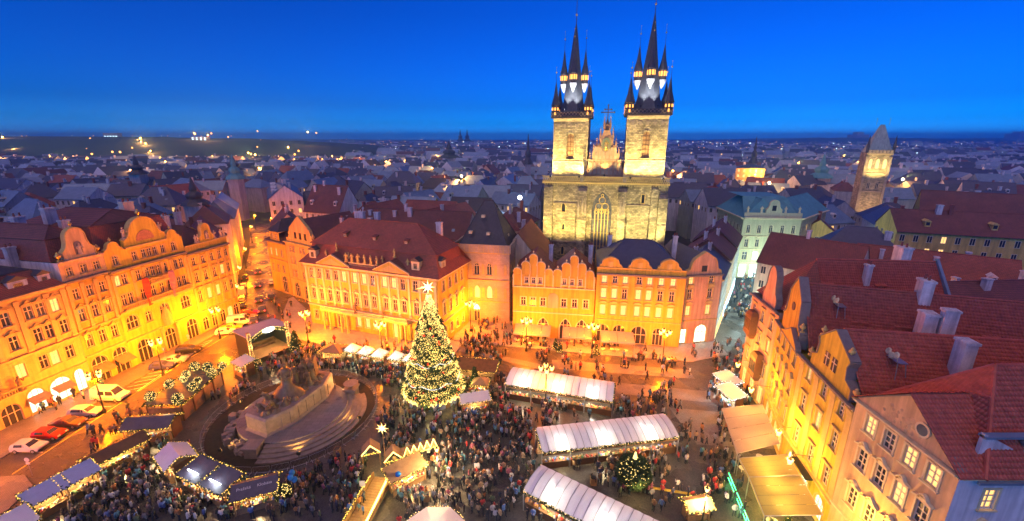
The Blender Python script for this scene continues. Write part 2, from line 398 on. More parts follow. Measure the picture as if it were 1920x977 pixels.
class Bd:
    """a building: an Empty at one end of its facade, x along the facade, y into the building, z up"""
    def __init__(s, name, label, A, B, H, depth, wm, tm='trim', fm='frame', cat='building', group=None, sidem=None):
        s.W = math.hypot(B[0]-A[0], B[1]-A[1]); s.H = H; s.d = depth; s.wm = wm; s.tm = tm; s.fm = fm
        s.rz = math.atan2(B[1]-A[1], B[0]-A[0]); s.A = A; s.sidem = sidem or wm
        s.root = thing(name, label, cat, (A[0], A[1], 0), s.rz, group)
    def W2(s, x, y, z):
        c, n = math.cos(s.rz), math.sin(s.rz); return (s.A[0]+x*c-y*n, s.A[1]+x*n+y*c, z)
    def T(s, side): return {'front': (0,0,0), 'right': (s.W, 0, PI/2), 'left': (0, s.d, -PI/2)}[side]
    def front(s, rows, side='front', z0=0, z1=None, lit=.0, det=1, x0=0, x1=None, name='wall', litm='lit', wm=None):
        """rows: (sill z, height, width, [x...], kind, hood or None, {x index: material} or None)"""
        T = s.T(side); x1 = x1 if x1 is not None else (s.W if side == 'front' else s.d); z1 = z1 or s.H
        ops = [(x-w/2, x+w/2, z, z+h, k) for z, h, w, xs, k, hd, sp in rows for x in xs]
        mb = MB(); wall_ops(mb, x0, x1, z0, z1, ops, .3, T)
        mb.build(name, MT[wm or s.wm], s.root)
        c, n = math.cos(T[2]), math.sin(T[2])
        for z, h, w, xs, k, hd, sp in rows:
            fme, pns = win_meshes(w, h, k, det, s.fm)
            for i, x in enumerate(xs):
                wo_ = inst('window', fme, s.root, (T[0]+x*c, T[1]+x*n, z), T[2])
                pm = MT[litm] if random.random() < lit else MT['glass']
                if sp is not None: pm = MT[sp] if isinstance(sp, str) else MT[sp[i]] if i in sp else pm
                for lc, me in pns:
                    po = inst('pane', me, wo_, None if lc == 'a' else lc)
                    if pm is not MT['glass']: po.material_slots[0].link = 'OBJECT'; po.material_slots[0].material = pm
                if det or hd: inst('surround', surr_mesh(w, h, k, s.tm), wo_)
                if hd: inst('hood', hood_mesh(w, hd, s.tm), wo_, (0, 0, h+.42))
        return s
    def sides(s, which='lrb', z1=None):
        z1 = z1 or s.H; W, d = s.W, s.d; mb = MB()
        if 'l' in which: mb.poly([(0,d,0), (0,0,0), (0,0,z1), (0,d,z1)])
        if 'r' in which: mb.poly([(W,0,0), (W,d,0), (W,d,z1), (W,0,z1)])
        if 'b' in which: mb.poly([(W,d,0), (0,d,0), (0,d,z1), (W,d,z1)])
        mb.build('side_wall', MT[s.sidem], s.root); return s
    def course(s, z, h=.35, pr=.3, name='cornice', tm=None, x0=0, x1=None, side='front'):
        T = s.T(side); x1 = x1 if x1 is not None else (s.W if side == 'front' else s.d); m = MB()
        m.prism([(0, z), (0, z+h), (-pr, z+h), (-pr, z+h*.55), (-pr*.45, z+h*.45), (-pr*.3, z)], 'x', x0, x1)
        m.build(name, MT[tm or s.tm], s.root, loc=(T[0], T[1], 0), rz=T[2]); return s
    def pil(s, xs, z0, z1, w=.55, pr=.16):
        m = MB(); m.box(-w/2, -pr, 0, w/2, 0, z1-z0); m.box(-w/2-.1, -pr-.09, z1-z0-.75, w/2+.1, 0, z1-z0-.1); m.box(-w/2-.08, -pr-.07, 0, w/2+.08, 0, .45)
        me = m.mesh('pilaster', MT[s.tm])
        for x in xs: inst('pilaster', me, s.root, (x, 0, z0))
        return s
    def rustic(s, z0, z1, ops, dz=.55, pr=.05):
        m = MB(); z = z0
        while z+dz <= z1+.01:
            x = 0.
            for ca, cb in sorted((o[0]-.2, o[1]+.2) for o in ops if o[2]-.15 < z+dz and o[3]+.2 > z) + [(s.W, s.W)]:
                if ca-x > .15: m.box(x+.01, -pr, z+.03, ca, 0, z+dz-.03)
                x = max(x, cb)
            z += dz
        tag(m.build('stone_courses', MT[s.wm], s.root), kind='stuff'); return s
    def polys(s, name, polys, m):
        mb = MB()
        for p in polys: mb.poly(p)
        return mb.build(name, MT[m], s.root)
    def mansard(s, z0, z1, i1, zr, i2, m1='rooft', m2=None, ov=.5, x0=0, x1=None, y0=0, y1=None, top=None):
        x1 = s.W if x1 is None else x1; y1 = s.d if y1 is None else y1
        a = (x0-ov*(x0 == 0)*0, y0-ov, x1, y1); r0 = [(a[0],a[1],z0), (a[2],a[1],z0), (a[2],a[3],z0), (a[0],a[3],z0)]
        r1 = [(x0+i1,y0+i1,z1), (x1-i1,y0+i1,z1), (x1-i1,y1-i1,z1), (x0+i1,y1-i1,z1)]
        if x1-x0 > y1-y0: ym = (y0+y1)/2; rd = [(x0+i1+i2,ym,zr), (x1-i1-i2,ym,zr)]; up = [[r1[0],r1[1],rd[1],rd[0]], [r1[1],r1[2],rd[1]], [r1[2],r1[3],rd[0],rd[1]], [r1[3],r1[0],rd[0]]]
        else: xm = (x0+x1)/2; rd = [(xm,y0+i1+i2,zr), (xm,y1-i1-i2,zr)]; up = [[r1[0],r1[1],rd[0]], [r1[1],r1[2],rd[1],rd[0]], [r1[2],r1[3],rd[1]], [r1[3],r1[0],rd[0],rd[1]]]
        low = [[r0[i], r0[(i+1) % 4], r1[(i+1) % 4], r1[i]] for i in range(4)]
        ro = s.polys('roof', low, m1)
        mb = MB()
        for p in up: mb.poly(p)
        mb.build('upper_roof', MT[m2 or m1], ro)
        mb = MB()
        for i in range(4): mb.cyl(r1[i], r1[(i+1) % 4], .14, .14, 6)
        for p, q in ((r1[0], rd[0]), (rd[0], rd[1]), (r1[1], rd[0] if x1-x0 <= y1-y0 else rd[1])): mb.cyl(p, q, .13, .13, 6)
        mb.build('ridge_cap', MT[m2 or m1], ro)
        return ro
    def hip(s, z0, zr, ins, m='rooft', ov=.5, x0=0, x1=None, y0=0, y1=None, axis=None):
        x1 = s.W if x1 is None else x1; y1 = s.d if y1 is None else y1
        X0, X1, Y0, Y1 = x0-ov, x1+ov, y0-ov, y1+ov
        c = [(X0,Y0,z0), (X1,Y0,z0), (X1,Y1,z0), (X0,Y1,z0)]
        if (axis or ('x' if X1-X0 > Y1-Y0 else 'y')) == 'x':
            ym = (Y0+Y1)/2; r = [(X0+ins,ym,zr), (X1-ins,ym,zr)]; P = [[c[0],c[1],r[1],r[0]], [c[1],c[2],r[1]], [c[2],c[3],r[0],r[1]], [c[3],c[0],r[0]]]; H_ = [(c[0],r[0]),(c[3],r[0]),(c[1],r[1]),(c[2],r[1]),(r[0],r[1])]
        else:
            xm = (X0+X1)/2; r = [(xm,Y0+ins,zr), (xm,Y1-ins,zr)]; P = [[c[0],c[1],r[0]], [c[1],c[2],r[1],r[0]], [c[2],c[3],r[1]], [c[3],c[0],r[0],r[1]]]; H_ = [(c[0],r[0]),(c[1],r[0]),(c[2],r[1]),(c[3],r[1]),(r[0],r[1])]
        ro = s.polys('roof', P + [c[::-1]], m)
        mb = MB()
        for p, q in H_:
            if (Vector(p)-Vector(q)).length > .3: mb.cyl(p, q, .13, .13, 6)
        mb.build('ridge_cap', MT[m], ro); return ro
    def chimney(s, x, y, z, h, w=.9, d=.7, m='chim', pots=2, zb=2.5):
        o = MB().box(-w/2, -d/2, -zb, w/2, d/2, h).box(-w/2-.1, -d/2-.1, h-.3, w/2+.1, d/2+.1, h-.05).build('chimney', MT[m], s.root, loc=(x, y, z))
        for i in range(pots):
            inst('chimney_pot', cpot(), o, ((i+.5)/pots*w-w/2, 0, h))
        return o
    def dormer(s, x, y, z, w=1.4, h=1.6, dp=2.4, m='pl_white', rm='rooft', kind='shed'):
        o = MB().box(-w/2, 0, 0, w/2, dp, h).build('dormer', MT[m], s.root, loc=(x, y, z))
        q = MB()
        if kind == 'shed': q.add([(-w/2-.15,-.25,h-.05), (w/2+.15,-.25,h-.05), (w/2+.15,dp+.6,h+.5), (-w/2-.15,dp+.6,h+.5), (-w/2-.15,-.25,h+.1), (w/2+.15,-.25,h+.1), (w/2+.15,dp+.6,h+.65), (-w/2-.15,dp+.6,h+.65)], [(0,3,2,1),(4,5,6,7),(0,1,5,4),(1,2,6,5),(2,3,7,6),(3,0,4,7)])
        else: q.prism([(-w/2-.2, h), (w/2+.2, h), (w/2+.1, h+.15), (0, h+.75), (-w/2-.1, h+.15)], 'y', -.2, dp+.4)
        q.build('dormer_roof', MT[rm], o)
        fme, pns = win_meshes(w*.55, h*.62, 0, 0, 'frame')
        inst('dormer_window', fme, o, (0, -.2, h*.2))
        for lc, me in pns: inst('pane', me, o, (lc[0], -.2, h*.2+lc[2]))
        return o
    def gable(s, outline, y0=-.25, y1=.35, m=None, cap=True, name='gable', x=0, z=0, capm=None):
        """a shaped gable: outline of (x, z) points, with a moulded coping along its upper edge"""
        g = MB().prism(outline, 'y', y0, y1).build(name, MT[m or s.wm], s.root, loc=(x, 0, z))
        if cap:
            c = MB(); ov = .13
            for a, b in zip(outline[1:-1], outline[2:]):
                dx, dz = b[0]-a[0], b[1]-a[1]; L = math.hypot(dx, dz)
                if L < .05: continue
                nx, nz = dz/L*ov, -dx/L*ov
                c.prism([a, b, (b[0]+nx, b[1]+nz), (a[0]+nx, a[1]+nz)], 'y', y0-.14, y1+.06)
            c.build('coping', MT[capm or s.tm], g)
        return g
    def statue(s, x, y, z, h=2.0, m='statue'): return inst('statue', statue_mesh(m, int(x*7) % 3), s.root, (x, y, z), random.uniform(-.6, .6), sc=h/2)
    def urn(s, x, y, z, h=1.2, m='trim'): return inst('urn', urn_mesh(m), s.root, (x, y, z), sc=h)
    def balus(s, x0, x1, z, y=-.3, h=.95, m=None, step=.32):
        q = MB(); n = int((x1-x0)/step)
        q.box(x0, y-.1, z, x1, y+.1, z+.1); q.box(x0, y-.13, z+h-.14, x1, y+.13, z+h)
        for i in range(n): q.lathe([(.06,.1), (.1,.3), (.05,.6), (.06,h-.14)], 5, (x0+(i+.5)*(x1-x0)/n, y, z))
        return tag(q.build('balustrade', MT[m or s.tm], s.root), kind='stuff')
def cpot():
    if 'pot' not in _WC: _WC['pot'] = MB().lathe([(.14,0), (.17,.1), (.12,.5), (.16,.6)], 8).mesh('chimney_pot', MT['rooft'])
    return _WC['pot']
def statue_mesh(m, v):
    k = ('st', m, v)
    if k not in _WC:
        q = MB(); q.box(-.3,-.3,0,.3,.3,.25)
        t = (v-1)*.08
        q.lathe([(.30,.25), (.27,.6), (.22,.95), (.20,1.15), (.27,1.42), (.25,1.52), (.09,1.6), (.08,1.66)], 9, (0,0,0), 0, 1, .75)
        q.sph((t*.5, -.03, 1.79), .15, 7, 5); q.cyl((.25,0,1.48), (.42+t,-.15,1.1), .08, .065, 6); q.cyl((.42+t,-.15,1.1), (.3,-.36,1.2+.25*v), .06, .05, 6)
        q.cyl((-.25,0,1.48), (-.38,-.05,1.15), .08, .065, 6); q.cyl((-.38,-.05,1.15), (-.25,-.3,1.0), .06, .05, 6)
        _WC[k] = q.mesh('statue', MT[m], True)
    return _WC[k]
def urn_mesh(m):
    k = ('urn', m)
    if k not in _WC: _WC[k] = MB().box(-.2,-.2,0,.2,.2,.15).lathe([(.1,.15), (.07,.28), (.26,.5), (.28,.66), (.12,.74), (.15,.82), (.05,1.0)], 10).mesh('urn', MT[m], True)
    return _WC[k]
def tiles(parent, O, U, V, poly, tw=.32, tl=.42, m='tile'):
    """interlocking clay tiles as geometry: O origin, U unit vector along the eave, V unit vector up the slope, poly outline in (u, v)"""
    O, U, V = np.array(O, float), np.array(U, float), np.array(V, float); N = np.cross(U, V); N /= np.linalg.norm(N)
    if N[2] < 0: N = -N
    us = [p[0] for p in poly]; vs = [p[1] for p in poly]
    gu = np.arange(min(us)+tw/2, max(us), tw); gv = np.arange(min(vs)+tl/2, max(vs), tl)
    A, B = np.meshgrid(gu, gv); P = np.stack([A.ravel(), B.ravel()], 1)
    ins = np.zeros(len(P), bool); j = len(poly)-1
    for i in range(len(poly)):
        (xi, yi), (xj, yj) = poly[i], poly[j]
        c = ((yi > P[:, 1]) != (yj > P[:, 1])) & (P[:, 0] < (xj-xi)*(P[:, 1]-yi)/((yj-yi) or 1e-9)+xi); ins ^= c; j = i
    P = P[ins]; n = len(P)
    prof = [(-.5, 0), (-.32, .055), (-.05, .06), (.18, .0), (.5, .0)]
    bv = [(a*tw, -tl*.5, h+.04) for a, h in prof] + [(a*tw, tl*.55, h+.005) for a, h in prof] + [(a*tw, -tl*.5, -.02) for a, h in prof]
    bf = [(i, i+1, 6+i, 5+i) for i in range(4)] + [(10+i, 11+i, 1+i, i) for i in range(4)]
    M4 = np.zeros((n, 4, 4)); M4[:, :3, 0] = U; M4[:, :3, 1] = V; M4[:, :3, 2] = N; M4[:, 3, 3] = 1
    M4[:, :3, 3] = O + P[:, :1]*U + P[:, 1:]*V + N*(.03+RNG.uniform(-.008, .008, (n, 1)))
    o = scatter(bv, bf, M4, 'roof_tiles', MT[m], parent); o['kind'] = 'stuff'; return o
# ------------------------------------------------------------------ the ground
MT['earth'] = mat('city_ground', (.05,.048,.05), .9, .2, .05)
MT['cobble'] = brickmat('cobbles', (.19,.17,.155), (.12,.11,.10), (.04,.036,.032), .17, .14, .5, .9, 'ground', .02, .45, wet=.14)
MT['cobble2'] = brickmat('granite_setts', (.33,.30,.27), (.26,.24,.21), (.09,.08,.07), .22, .18, .55, .7, 'ground', .02, .35, wet=.2)
MT['slab'] = brickmat('granite_slabs', (.42,.38,.34), (.35,.31,.28), (.10,.09,.08), .9, .6, .6, .5, 'ground', .02, .25, wet=.3)
MT['asphalt'] = brickmat('road_setts', (.17,.15,.13), (.12,.11,.10), (.025,.022,.02), .2, .15, .45, .9, 'ground', .02, .4, wet=.13)
MT['paint'] = mat('road_paint', (.7,.68,.62), .6, .2, 2)
MT['paint_y'] = mat('road_paint_yellow', (.75,.55,.05), .6, .2, 2)
MT['soil'] = mat('planted_soil', (.045,.03,.018), .95, .4, 1.5, .6, 5)
def sheet(name, pts, m, z):
    return struct(MB().poly([(x, y, z) for x, y in pts]).build(name, MT[m]))
sheet('ground', [(-9000,-2000), (9000,-2000), (9000,12000), (-9000,12000)], 'earth', -.02)
sheet('square', [(-80,5), (60,5), (60,100), (40,160), (-80,160)], 'cobble', 0)
sheet('road', [(-71.5,20), (-58.5,20), (-58.5,72), (-57.5,97), (-66,112), (-76,131), (-94,165), (-126,222), (-134,217), (-104,165), (-86,131), (-77,113), (-68.5,99), (-66.5,80), (-70.5,58)], 'asphalt', .004)
def kerbed(name, pts, m, h=.13):
    return struct(MB().prism(pts, 'z', 0.0, h).build(name, MT[m]))
kerbed('pavement', [(-83,20), (-71.6,20), (-71.0,55), (-68.2,80), (-66.8,96), (-70,102), (-77.5,115), (-80,113.5), (-74,98)], 'cobble2')
kerbed('pavement', [(-62,112), (-57,98), (-50.5,88), (-13.5,74.2), (-10.5,85.5), (-48,98), (-61.5,113.5)], 'slab', .10)
kerbed('pavement', [(-13.0,86.5), (0,83.5), (18,80.0), (36,77.0), (44.5,80.0), (45,86.5), (18,86.5), (1,96.5), (-13,98)], 'slab', .10)
kerbed('traffic_island', [(-71,38), (-62,38), (-60.5,41.5), (-61.5,45.2), (-64.5,47), (-68.5,46.6), (-71,44)], 'cobble2', .12)
# granite bands laid in the cobbles of the square
for pts in ([(-12,82), (6,74), (6.8,75.6), (-11,83.5)], [(8,78), (34,74), (34,70.8), (8,74.5)], [(14,70.5), (38,66), (38,62.5), (15,66.6)], [(-14,72), (-1,70), (-1,73), (-14,75.5)], [(26,62), (38,60), (38,52), (27,53)], [(-48,86), (-14,74), (-15,71.6), (-49,83)]):
    sheet('paving_band', pts, 'cobble2', .006)
# road markings
def marking(pts, m='paint', z=.0085): return struct(MB().poly([(x, y, z) for x, y in pts]).build('road_marking', MT[m]))
def line(a, b, w=.14, m='paint'):
    a, b = Vector((*a, 0)), Vector((*b, 0)); n = (b-a).normalized().cross(Vector((0,0,1)))*w/2
    return marking([(a-n)[:2], (b-n)[:2], (b+n)[:2], (a+n)[:2]], m)
line((-66.4,47.2), (-65.6,78), .14, 'paint_y'); line((-65.4,79), (-64.4,90), .14, 'paint_y')
for y in (51.4, 54.2, 57, 59.8, 62.2): line((-71, y), (-66.7, y))
for y0, y1 in ((66.5,73.5), (79.5,86.5)):
    for i in range(5): line((-70+.12*(y0-58), y0+i*1.5), (-66.2, y0+i*1.5+1.4))
    line((-66.2, y0), (-66.2, y1))

# ------------------------------------------------------------------ left side of the square
def LP(s): return (-77+.2113*s, 60+.9774*s)
def wave_gable(w, h1, h2):
    """baroque gable outline, centred: shoulders, concave sweep, round head"""
    a = w/2
    pts = [(-a, 0), (a, 0), (a, h1*.35), (a*.93, h1*.42), (a*.74, h1*.55), (a*.62, h1*.8), (a*.6, h1)]
    n = 8
    top = [(a*.6*math.cos(PI*i/n), h1+(h2-h1)*math.sin(PI*i/n)) for i in range(1, n)]
    return pts + top + [(-x, z) for x, z in pts[:1:-1]]

# L1: pale peach town house
b = Bd('town_house', 'pale peach corner town house with two roof dormers and lit arched shop windows', LP(-11), LP(8.45), 19.6, 18, 'pl_peach', sidem='pl_white')
g = lambda s: s+11
rows = [(.3, 3.9, 2.2, [g(.9)], 1, None, 'lit_w'), (.3, 4.0, 3.0, [g(4.2)], 1, None, 'lit_w'), (.3, 4.0, 1.5, [g(7.0)], 1, None, 'lit_w'), (.0, 3.4, 2.4, [g(-2.4)], 1, None, 'glass'),
        (6.7, 2.3, 1.15, [g(-6.5), g(-3.2), g(.2), g(3.1), g(4.6), g(6.7)], 0, None, None),
        (11.3, 2.3, 1.1, [g(-6.5), g(-3), g(.5), g(3.5), g(5.0), g(7.0)], 0, 'wave', None),
        (15.3, 2.2, 1.1, [g(-6.5), g(-3), g(.4), g(3.2), g(4.7), g(6.6)], 0, 'wave', None)]
b.front(rows, lit=.06); b.sides()
b.rustic(5.2, 9.7, [(x-w/2, x+w/2, z, z+h) for z, h, w, xs, *_ in rows for x in xs], .62)
b.course(4.75, .4, .35); b.course(9.75, .45, .4); b.course(18.9, .7, .8, tm='pl_peach'); b.pil([g(-4.8), g(-1.4), g(2.0), g(5.7), g(8.0)], 10.3, 18.8, .6)
b.mansard(19.62, 22.6, 2.4, 24.6, 4, 'rooft', 'slate')
for s_, w in ((3.3, 2.4), (6.6, 1.6), (-3, 2.4)): b.dormer(g(s_), .55, 19.8, w, 1.9, 2.4, 'pl_white', 'slate', 'gab')
bal = MB().box(g(-4.4), -1.3, 4.9, g(-.6), 0, 5.15).build('balcony', MT['trim'], b.root)
b.balus(g(-4.3), g(-.7), 5.15, -1.2)
for s_ in (-1.0, -4.0): b.statue(g(s_), -1.0, 5.2, 2.6, 'bronze')
for x in (g(.9), g(4.2)):
    MB().prism([(0, 3.1), (-1.5, 2.35), (-1.5, 2.3), (0, 3.0)], 'x', x-1.3, x+1.3).build('shop_awning', MT['trim_d'], b.root)
b.chimney(g(8.0), 9, 23, 2.5, 1.2, 1.0)
b.chimney(g(0), 12, 23, 2.8, 1.6, 1.0)

# L2: narrow orange house with a statue gable
b = Bd('town_house', 'narrow orange baroque house with statue niche gable beside the peach house', LP(8.5), LP(15.25), 19.7, 20, 'pl_orange', sidem='pl_white')
g = lambda s: s-8.5
rows = [(0, 5.1, 2.5, [g(10.3), g(13.8)], 1, None, None), (7.2, 2.3, 1.05, [g(9.8), g(11.9), g(13.9)], 0, 'wave', None), (12.2, 2.2, 1.0, [g(9.8), g(11.9), g(13.9)], 0, 'wave', None), (16.2, 1.9, .95, [g(9.8), g(11.9), g(13.9)], 0, None, None)]
b.front(rows, lit=.05); b.sides(z1=23.0)
for x in (g(10.3), g(13.8)):
    MB().box(x-1.0, .25, .3, x+1.0, .29, 1.9).build('display_window', MT['lit_w'], b.root)
    MB().poly([(x+1.1*math.cos(PI*i/10), .25, 3.85+1.1*math.sin(PI*i/10)) for i in range(11)]).build('fanlight', MT['lit_w'], b.root)
    MB().prism([(0, 3.4), (-1.9, 2.5), (-1.9, 2.42), (0, 3.3)], 'x', x-1.35, x+1.35).build('shop_awning', MT['wood_l'], b.root)
b.course(5.5, .4, .35); b.course(10.4, .35, .3); b.course(19.2, .5, .7, tm='trim_d')
b.pil([g(8.85), g(10.85), g(12.9), g(14.9)], 10.8, 19.0, .45)
b.front([(20.4, 1.5, .9, [g(9.8), g(11.9), g(13.9)], 0, None, None)], z0=19.7, z1=22.8, name='attic_wall', wm='pl_pink')
b.course(22.6, .55, .45, tm='pl_pink')
b.gable(wave_gable(4.6, 3.6, 5.2), 0, .8, 'pl_pink', x=g(11.9), z=23.15)
MB().prism(shape(-.55, .55, .6, 2.9, 1), 'y', -.06, .0).build('niche', MT['trim_d'], b.root, loc=(g(11.9), -.02, 23.15)); b.statue(g(11.9), -.25, 23.7, 2.0)
b.urn(g(11.9), .4, 28.35, 1.1, 'gold'); b.urn(g(9.0), .3, 23.15, 1.6, 'gold'); b.urn(g(14.8), .3, 23.15, 1.6, 'gold')
for s_ in (9.9, 14.0): b.statue(g(s_), .2, 23.15, 1.8)
b.mansard(23.1, 26.6, 1.0, 28.6, 2.2, 'rooft', 'rooft2', y0=2.0); b.chimney(g(14.6), 6, 25, 4.0, 1.3, .9); b.chimney(g(13), 14, 25, 4.6, 1.6, 1.)

# L3: yellow palace with a round gable
b = Bd('palace', 'large yellow palace with round mosaic gable, balcony and two long flags', LP(15.3), LP(30.45), 19.5, 22, 'pl_yellow', sidem='pl_cream')
g = lambda s: s-15.3
rows = [(0, 4.6, 2.6, [g(18.2)], 1, None, None), (0, 4.6, 2.4, [g(23.6)], 1, None, None), (0, 4.6, 2.6, [g(28.6)], 1, None, None), (7.4, 2.8, 2.2, [g(17.2), g(28.3)], 1, None, None),
        (7.6, 2.2, 1.2, [g(20.3)], 1, None, None), (7.4, 2.8, 1.9, [g(23.6)], 1, None, None), (12.3, 2.2, .95, [g(16.8), g(18.0), g(20.4), g(22.4), g(24.2), g(26.0), g(27.9), g(29.1)], 0, None, None),
        (16.3, 2.0, .95, [g(16.5), g(17.7), g(20.3), g(22.0), g(23.1), g(24.2), g(25.6), g(28.0), g(29.2)], 0, None, None)]
b.front(rows, lit=.1); b.sides(z1=22.6)
b.rustic(5.6, 10.6, [(x-w/2, x+w/2, z, z+h) for z, h, w, xs, *_ in rows for x in xs], .6)
b.course(5.2, .35, .35); b.course(10.8, .5, .5); b.course(18.9, .6, .8, tm='trim_d'); b.pil([g(15.7), g(19.2), g(21.3), g(25.0), g(26.9), g(30.1)], 11.4, 18.7, .5)
b.front([(20.3, 1.7, .9, [g(20.4), g(22.2), g(23.3), g(24.4), g(26.0)], 0, None, None), (20.2, 1.9, 1.0, [g(17.0), g(28.3)], 1, None, None)], z0=19.5, z1=22.9, name='attic_wall')
b.course(22.7, .45, .5, x0=g(19.0), x1=g(27.0))
for s_ in (17.0, 28.3): b.gable(wave_gable(2.9, 1.0, 1.7), -.1, .5, x=g(s_), z=22.9); b.urn(g(s_), .2, 24.6, .9); 
hg = [(-3.9, 0), (3.9, 0), (3.9, 1.2), (3.2, 1.6), (2.7, 2.4)] + [(2.6*math.cos(PI*i/10), 2.5+2.6*math.sin(PI*i/10)) for i in range(1, 10)] + [(-2.7, 2.4), (-3.2, 1.6), (-3.9, 1.2)]
b.gable(hg, -.1, .9, x=g(23.0), z=23.15)
MT['mosaic'] = mat('mosaic', (.42,.20,.10), .5, .6, 5)
MB().prism([(1.75*math.cos(PI*i/12), .7+1.9*math.sin(PI*i/12)) for i in range(13)], 'y', -.16, -.1).build('mosaic', MT['mosaic'], b.root, loc=(g(23.0), 0, 23.15))
b.statue(g(19.6), .3, 24.6, 2.4); b.statue(g(20.5), .3, 24.2, 1.8); b.statue(g(26.4), .3, 24.5, 2.2); b.urn(g(23.0), .3, 28.2, 1.6, 'gold')
MB().box(g(21.3), -1.2, 14.95, g(25.2), 0, 15.2).build('balcony', MT['trim'], b.root); b.balus(g(21.4), g(25.1), 15.2, -1.1)
MB().box(g(16.0), -.9, 11.3, g(30.0), 0, 11.55).build('balcony', MT['trim'], b.root); b.balus(g(16.1), g(29.9), 11.55, -.8)
MT['flag_r'] = mat('flag_red', (.55,.06,.04), .8, .2, 2, trans=.2); MT['flag_v'] = mat('flag_violet', (.42,.20,.30), .8, .2, 2, trans=.2)
for s_, mm in ((20.6, 'flag_r'), (25.8, 'flag_v')):
    q = MB(); n = 7
    for i in range(n):
        z0, z1 = 16.6-i*.8, 16.6-(i+1)*.8; f0, f1 = .25*math.sin(i*.8), .25*math.sin((i+1)*.8)
        q.add([(-.55, f0-.9, z0), (.55, -f0-.9, z0), (.55, -f1-.9, z1), (-.55, f1-.9, z1)], [(0,1,2,3)])
    fo = q.build('flag', MT[mm], b.root, loc=(g(s_), 0, 0)); MB().cyl((0,0,16.2), (0,-1.4,17.0), .05).build('flag_pole', MT['wood'], fo)
b.mansard(23.0, 27.4, 1.0, 29.6, 3, 'rooft', 'rooft2', y0=2.2); b.chimney(g(25.5), 6, 26.5, 4.2, 2.0, 1.2, 'pl_cream'); b.chimney(g(17), 13, 26, 4.6, 1.8, 1.1)
MB().lathe([(.9,0), (.85,2.2), (.5,3.2), (.2,3.8)], 10).build('portal_pediment', MT['trim'], b.root, loc=(g(23.6), -.1, 5.5))
b.pil([g(22.0), g(25.2)], 0, 5.2, .5, .4)

# L4: orange building at the street corner
b = Bd('corner_building', 'orange stuccoed corner building with balustrade and niche gable at the street mouth', LP(30.5), LP(41.3), 18.9, 16, 'pl_ochre', 'trim')
g = lambda s: s-30.5
cs = [g(32.0), g(34.3), g(36.6), g(38.7), g(40.5)]
b.front([(.4, 3.2, 1.5, cs, 1, None, None), (7.4, 2.5, 1.0, cs, 0, 'tri', None), (11.9, 2.3, 1.0, cs, 0, 'flat', None), (15.8, 1.8, .95, cs, 0, None, None)], lit=.12)
b.sides(); b.course(4.9, .35, .3); b.course(10.6, .3, .3); b.course(18.3, .6, .8, tm='trim_d'); b.pil([g(30.8), g(33.1), g(35.5), g(37.7), g(39.7), g(41)], 5.3, 18.2, .45)
b.front([], z0=18.9, z1=20.3, name='parapet'); b.course(20.2, .3, .25)
b.gable(wave_gable(3.4, 2.7, 4.0), 0, .7, x=g(36.2), z=20.5); MB().prism(shape(-.5, .5, .5, 2.4, 1), 'y', -.06, 0).build('niche', MT['trim_d'], b.root, loc=(g(36.2), -.02, 20.5)); b.statue(g(36.2), -.2, 21.0, 1.7)
for s_ in (33.6, 34.2, 38.4, 40.2, 41.0): b.statue(g(s_), .2, 20.5, 2.0)
b.hip(20.3, 24.0, 3, 'rooft2', 0, y0=1.2, x1=9); b.chimney(3, 7, 22.5, 4, 1.2, .8); b.chimney(7.5, 9, 22.5, 4, 1.2, .8)

# ------------------------------------------------------------------ far side of the square
# gabled pair by the street mouth
b = Bd('corner_house', 'small yellow corner house with turret roof and arched passage at the street mouth', (-70.2,120), (-62.4,115), 15.2, 11, 'pl_ochre')
W = b.W
b.front([(.2, 5.0, 2.6, [6.4], 1, None, None), (6.2, 2.2, 1.0, [1.6, 4.2, 6.8], 0, None, None), (10.8, 2.2, 1.0, [1.6, 4.2, 6.8], 0, None, {0: 'lit'})], lit=.2); b.sides('lrb')
b.course(14.6, .6, .6, tm='trim_d'); b.course(9.6, .3, .25); b.front([(15.8, 1.5, .9, [3.4, 5.2], 0, None, None)], z0=15.2, z1=18.2, x0=2.2, x1=6.8, name='attic_wall')
b.hip(18.0, 21.0, 3, 'slate', .4, x0=2.2, x1=6.8, y0=0, y1=8); b.hip(15.2, 17.5, 4, 'rooft2', .3)
b = Bd('gabled_house', 'tall peach house with triangular baroque gable between the corner house and the rococo palace', (-62.2,114.8), (-49.3,106.6), 16.0, 16, 'pl_peach')
W = b.W; cs = [2.2, 3.6, 6.9, 8.3, 11.6, 13.0]
b.front([(.2, 4.2, 2.4, [3, 7.6, 12.2], 1, None, None), (6.0, 2.0, .9, cs, 0, None, None), (9.8, 2.0, .9, cs, 0, None, None), (13.2, 1.7, .9, cs, 0, None, None)], lit=.04); b.sides()
b.course(15.4, .6, .6); b.course(5.2, .3, .25)
b.gable([(-6.8, 0), (6.8, 0), (6.6, .8), (5.4, 1.2), (4.8, 2.4), (4.4, 4.0), (0, 7.4), (-4.4, 4.0), (-4.8, 2.4), (-5.4, 1.2), (-6.6, .8)], 0, .6, x=W/2, z=16)
for x in (-2.2, 0, 2.2): MB().box(-.45,-.08,0,.45,0,1.7).build('gable_window', MT['glass'], b.root, loc=(W/2+x, 0, 17.2))
b.urn(W/2+5.2, .3, 17.4, 1.8); b.urn(W/2-5.2, .3, 17.4, 1.8)
b.polys('roof', [[(0,.6,16), (0,16,16), (W/2,16,22.6), (W/2,.6,22.6)], [(W,.6,16), (W,16,16), (W/2,16,22.6), (W/2,.6,22.6)], [(0,16,16), (W,16,16), (W/2,16,22.6)]], 'rooft2'); b.chimney(W-2, 9, 19, 3.2)

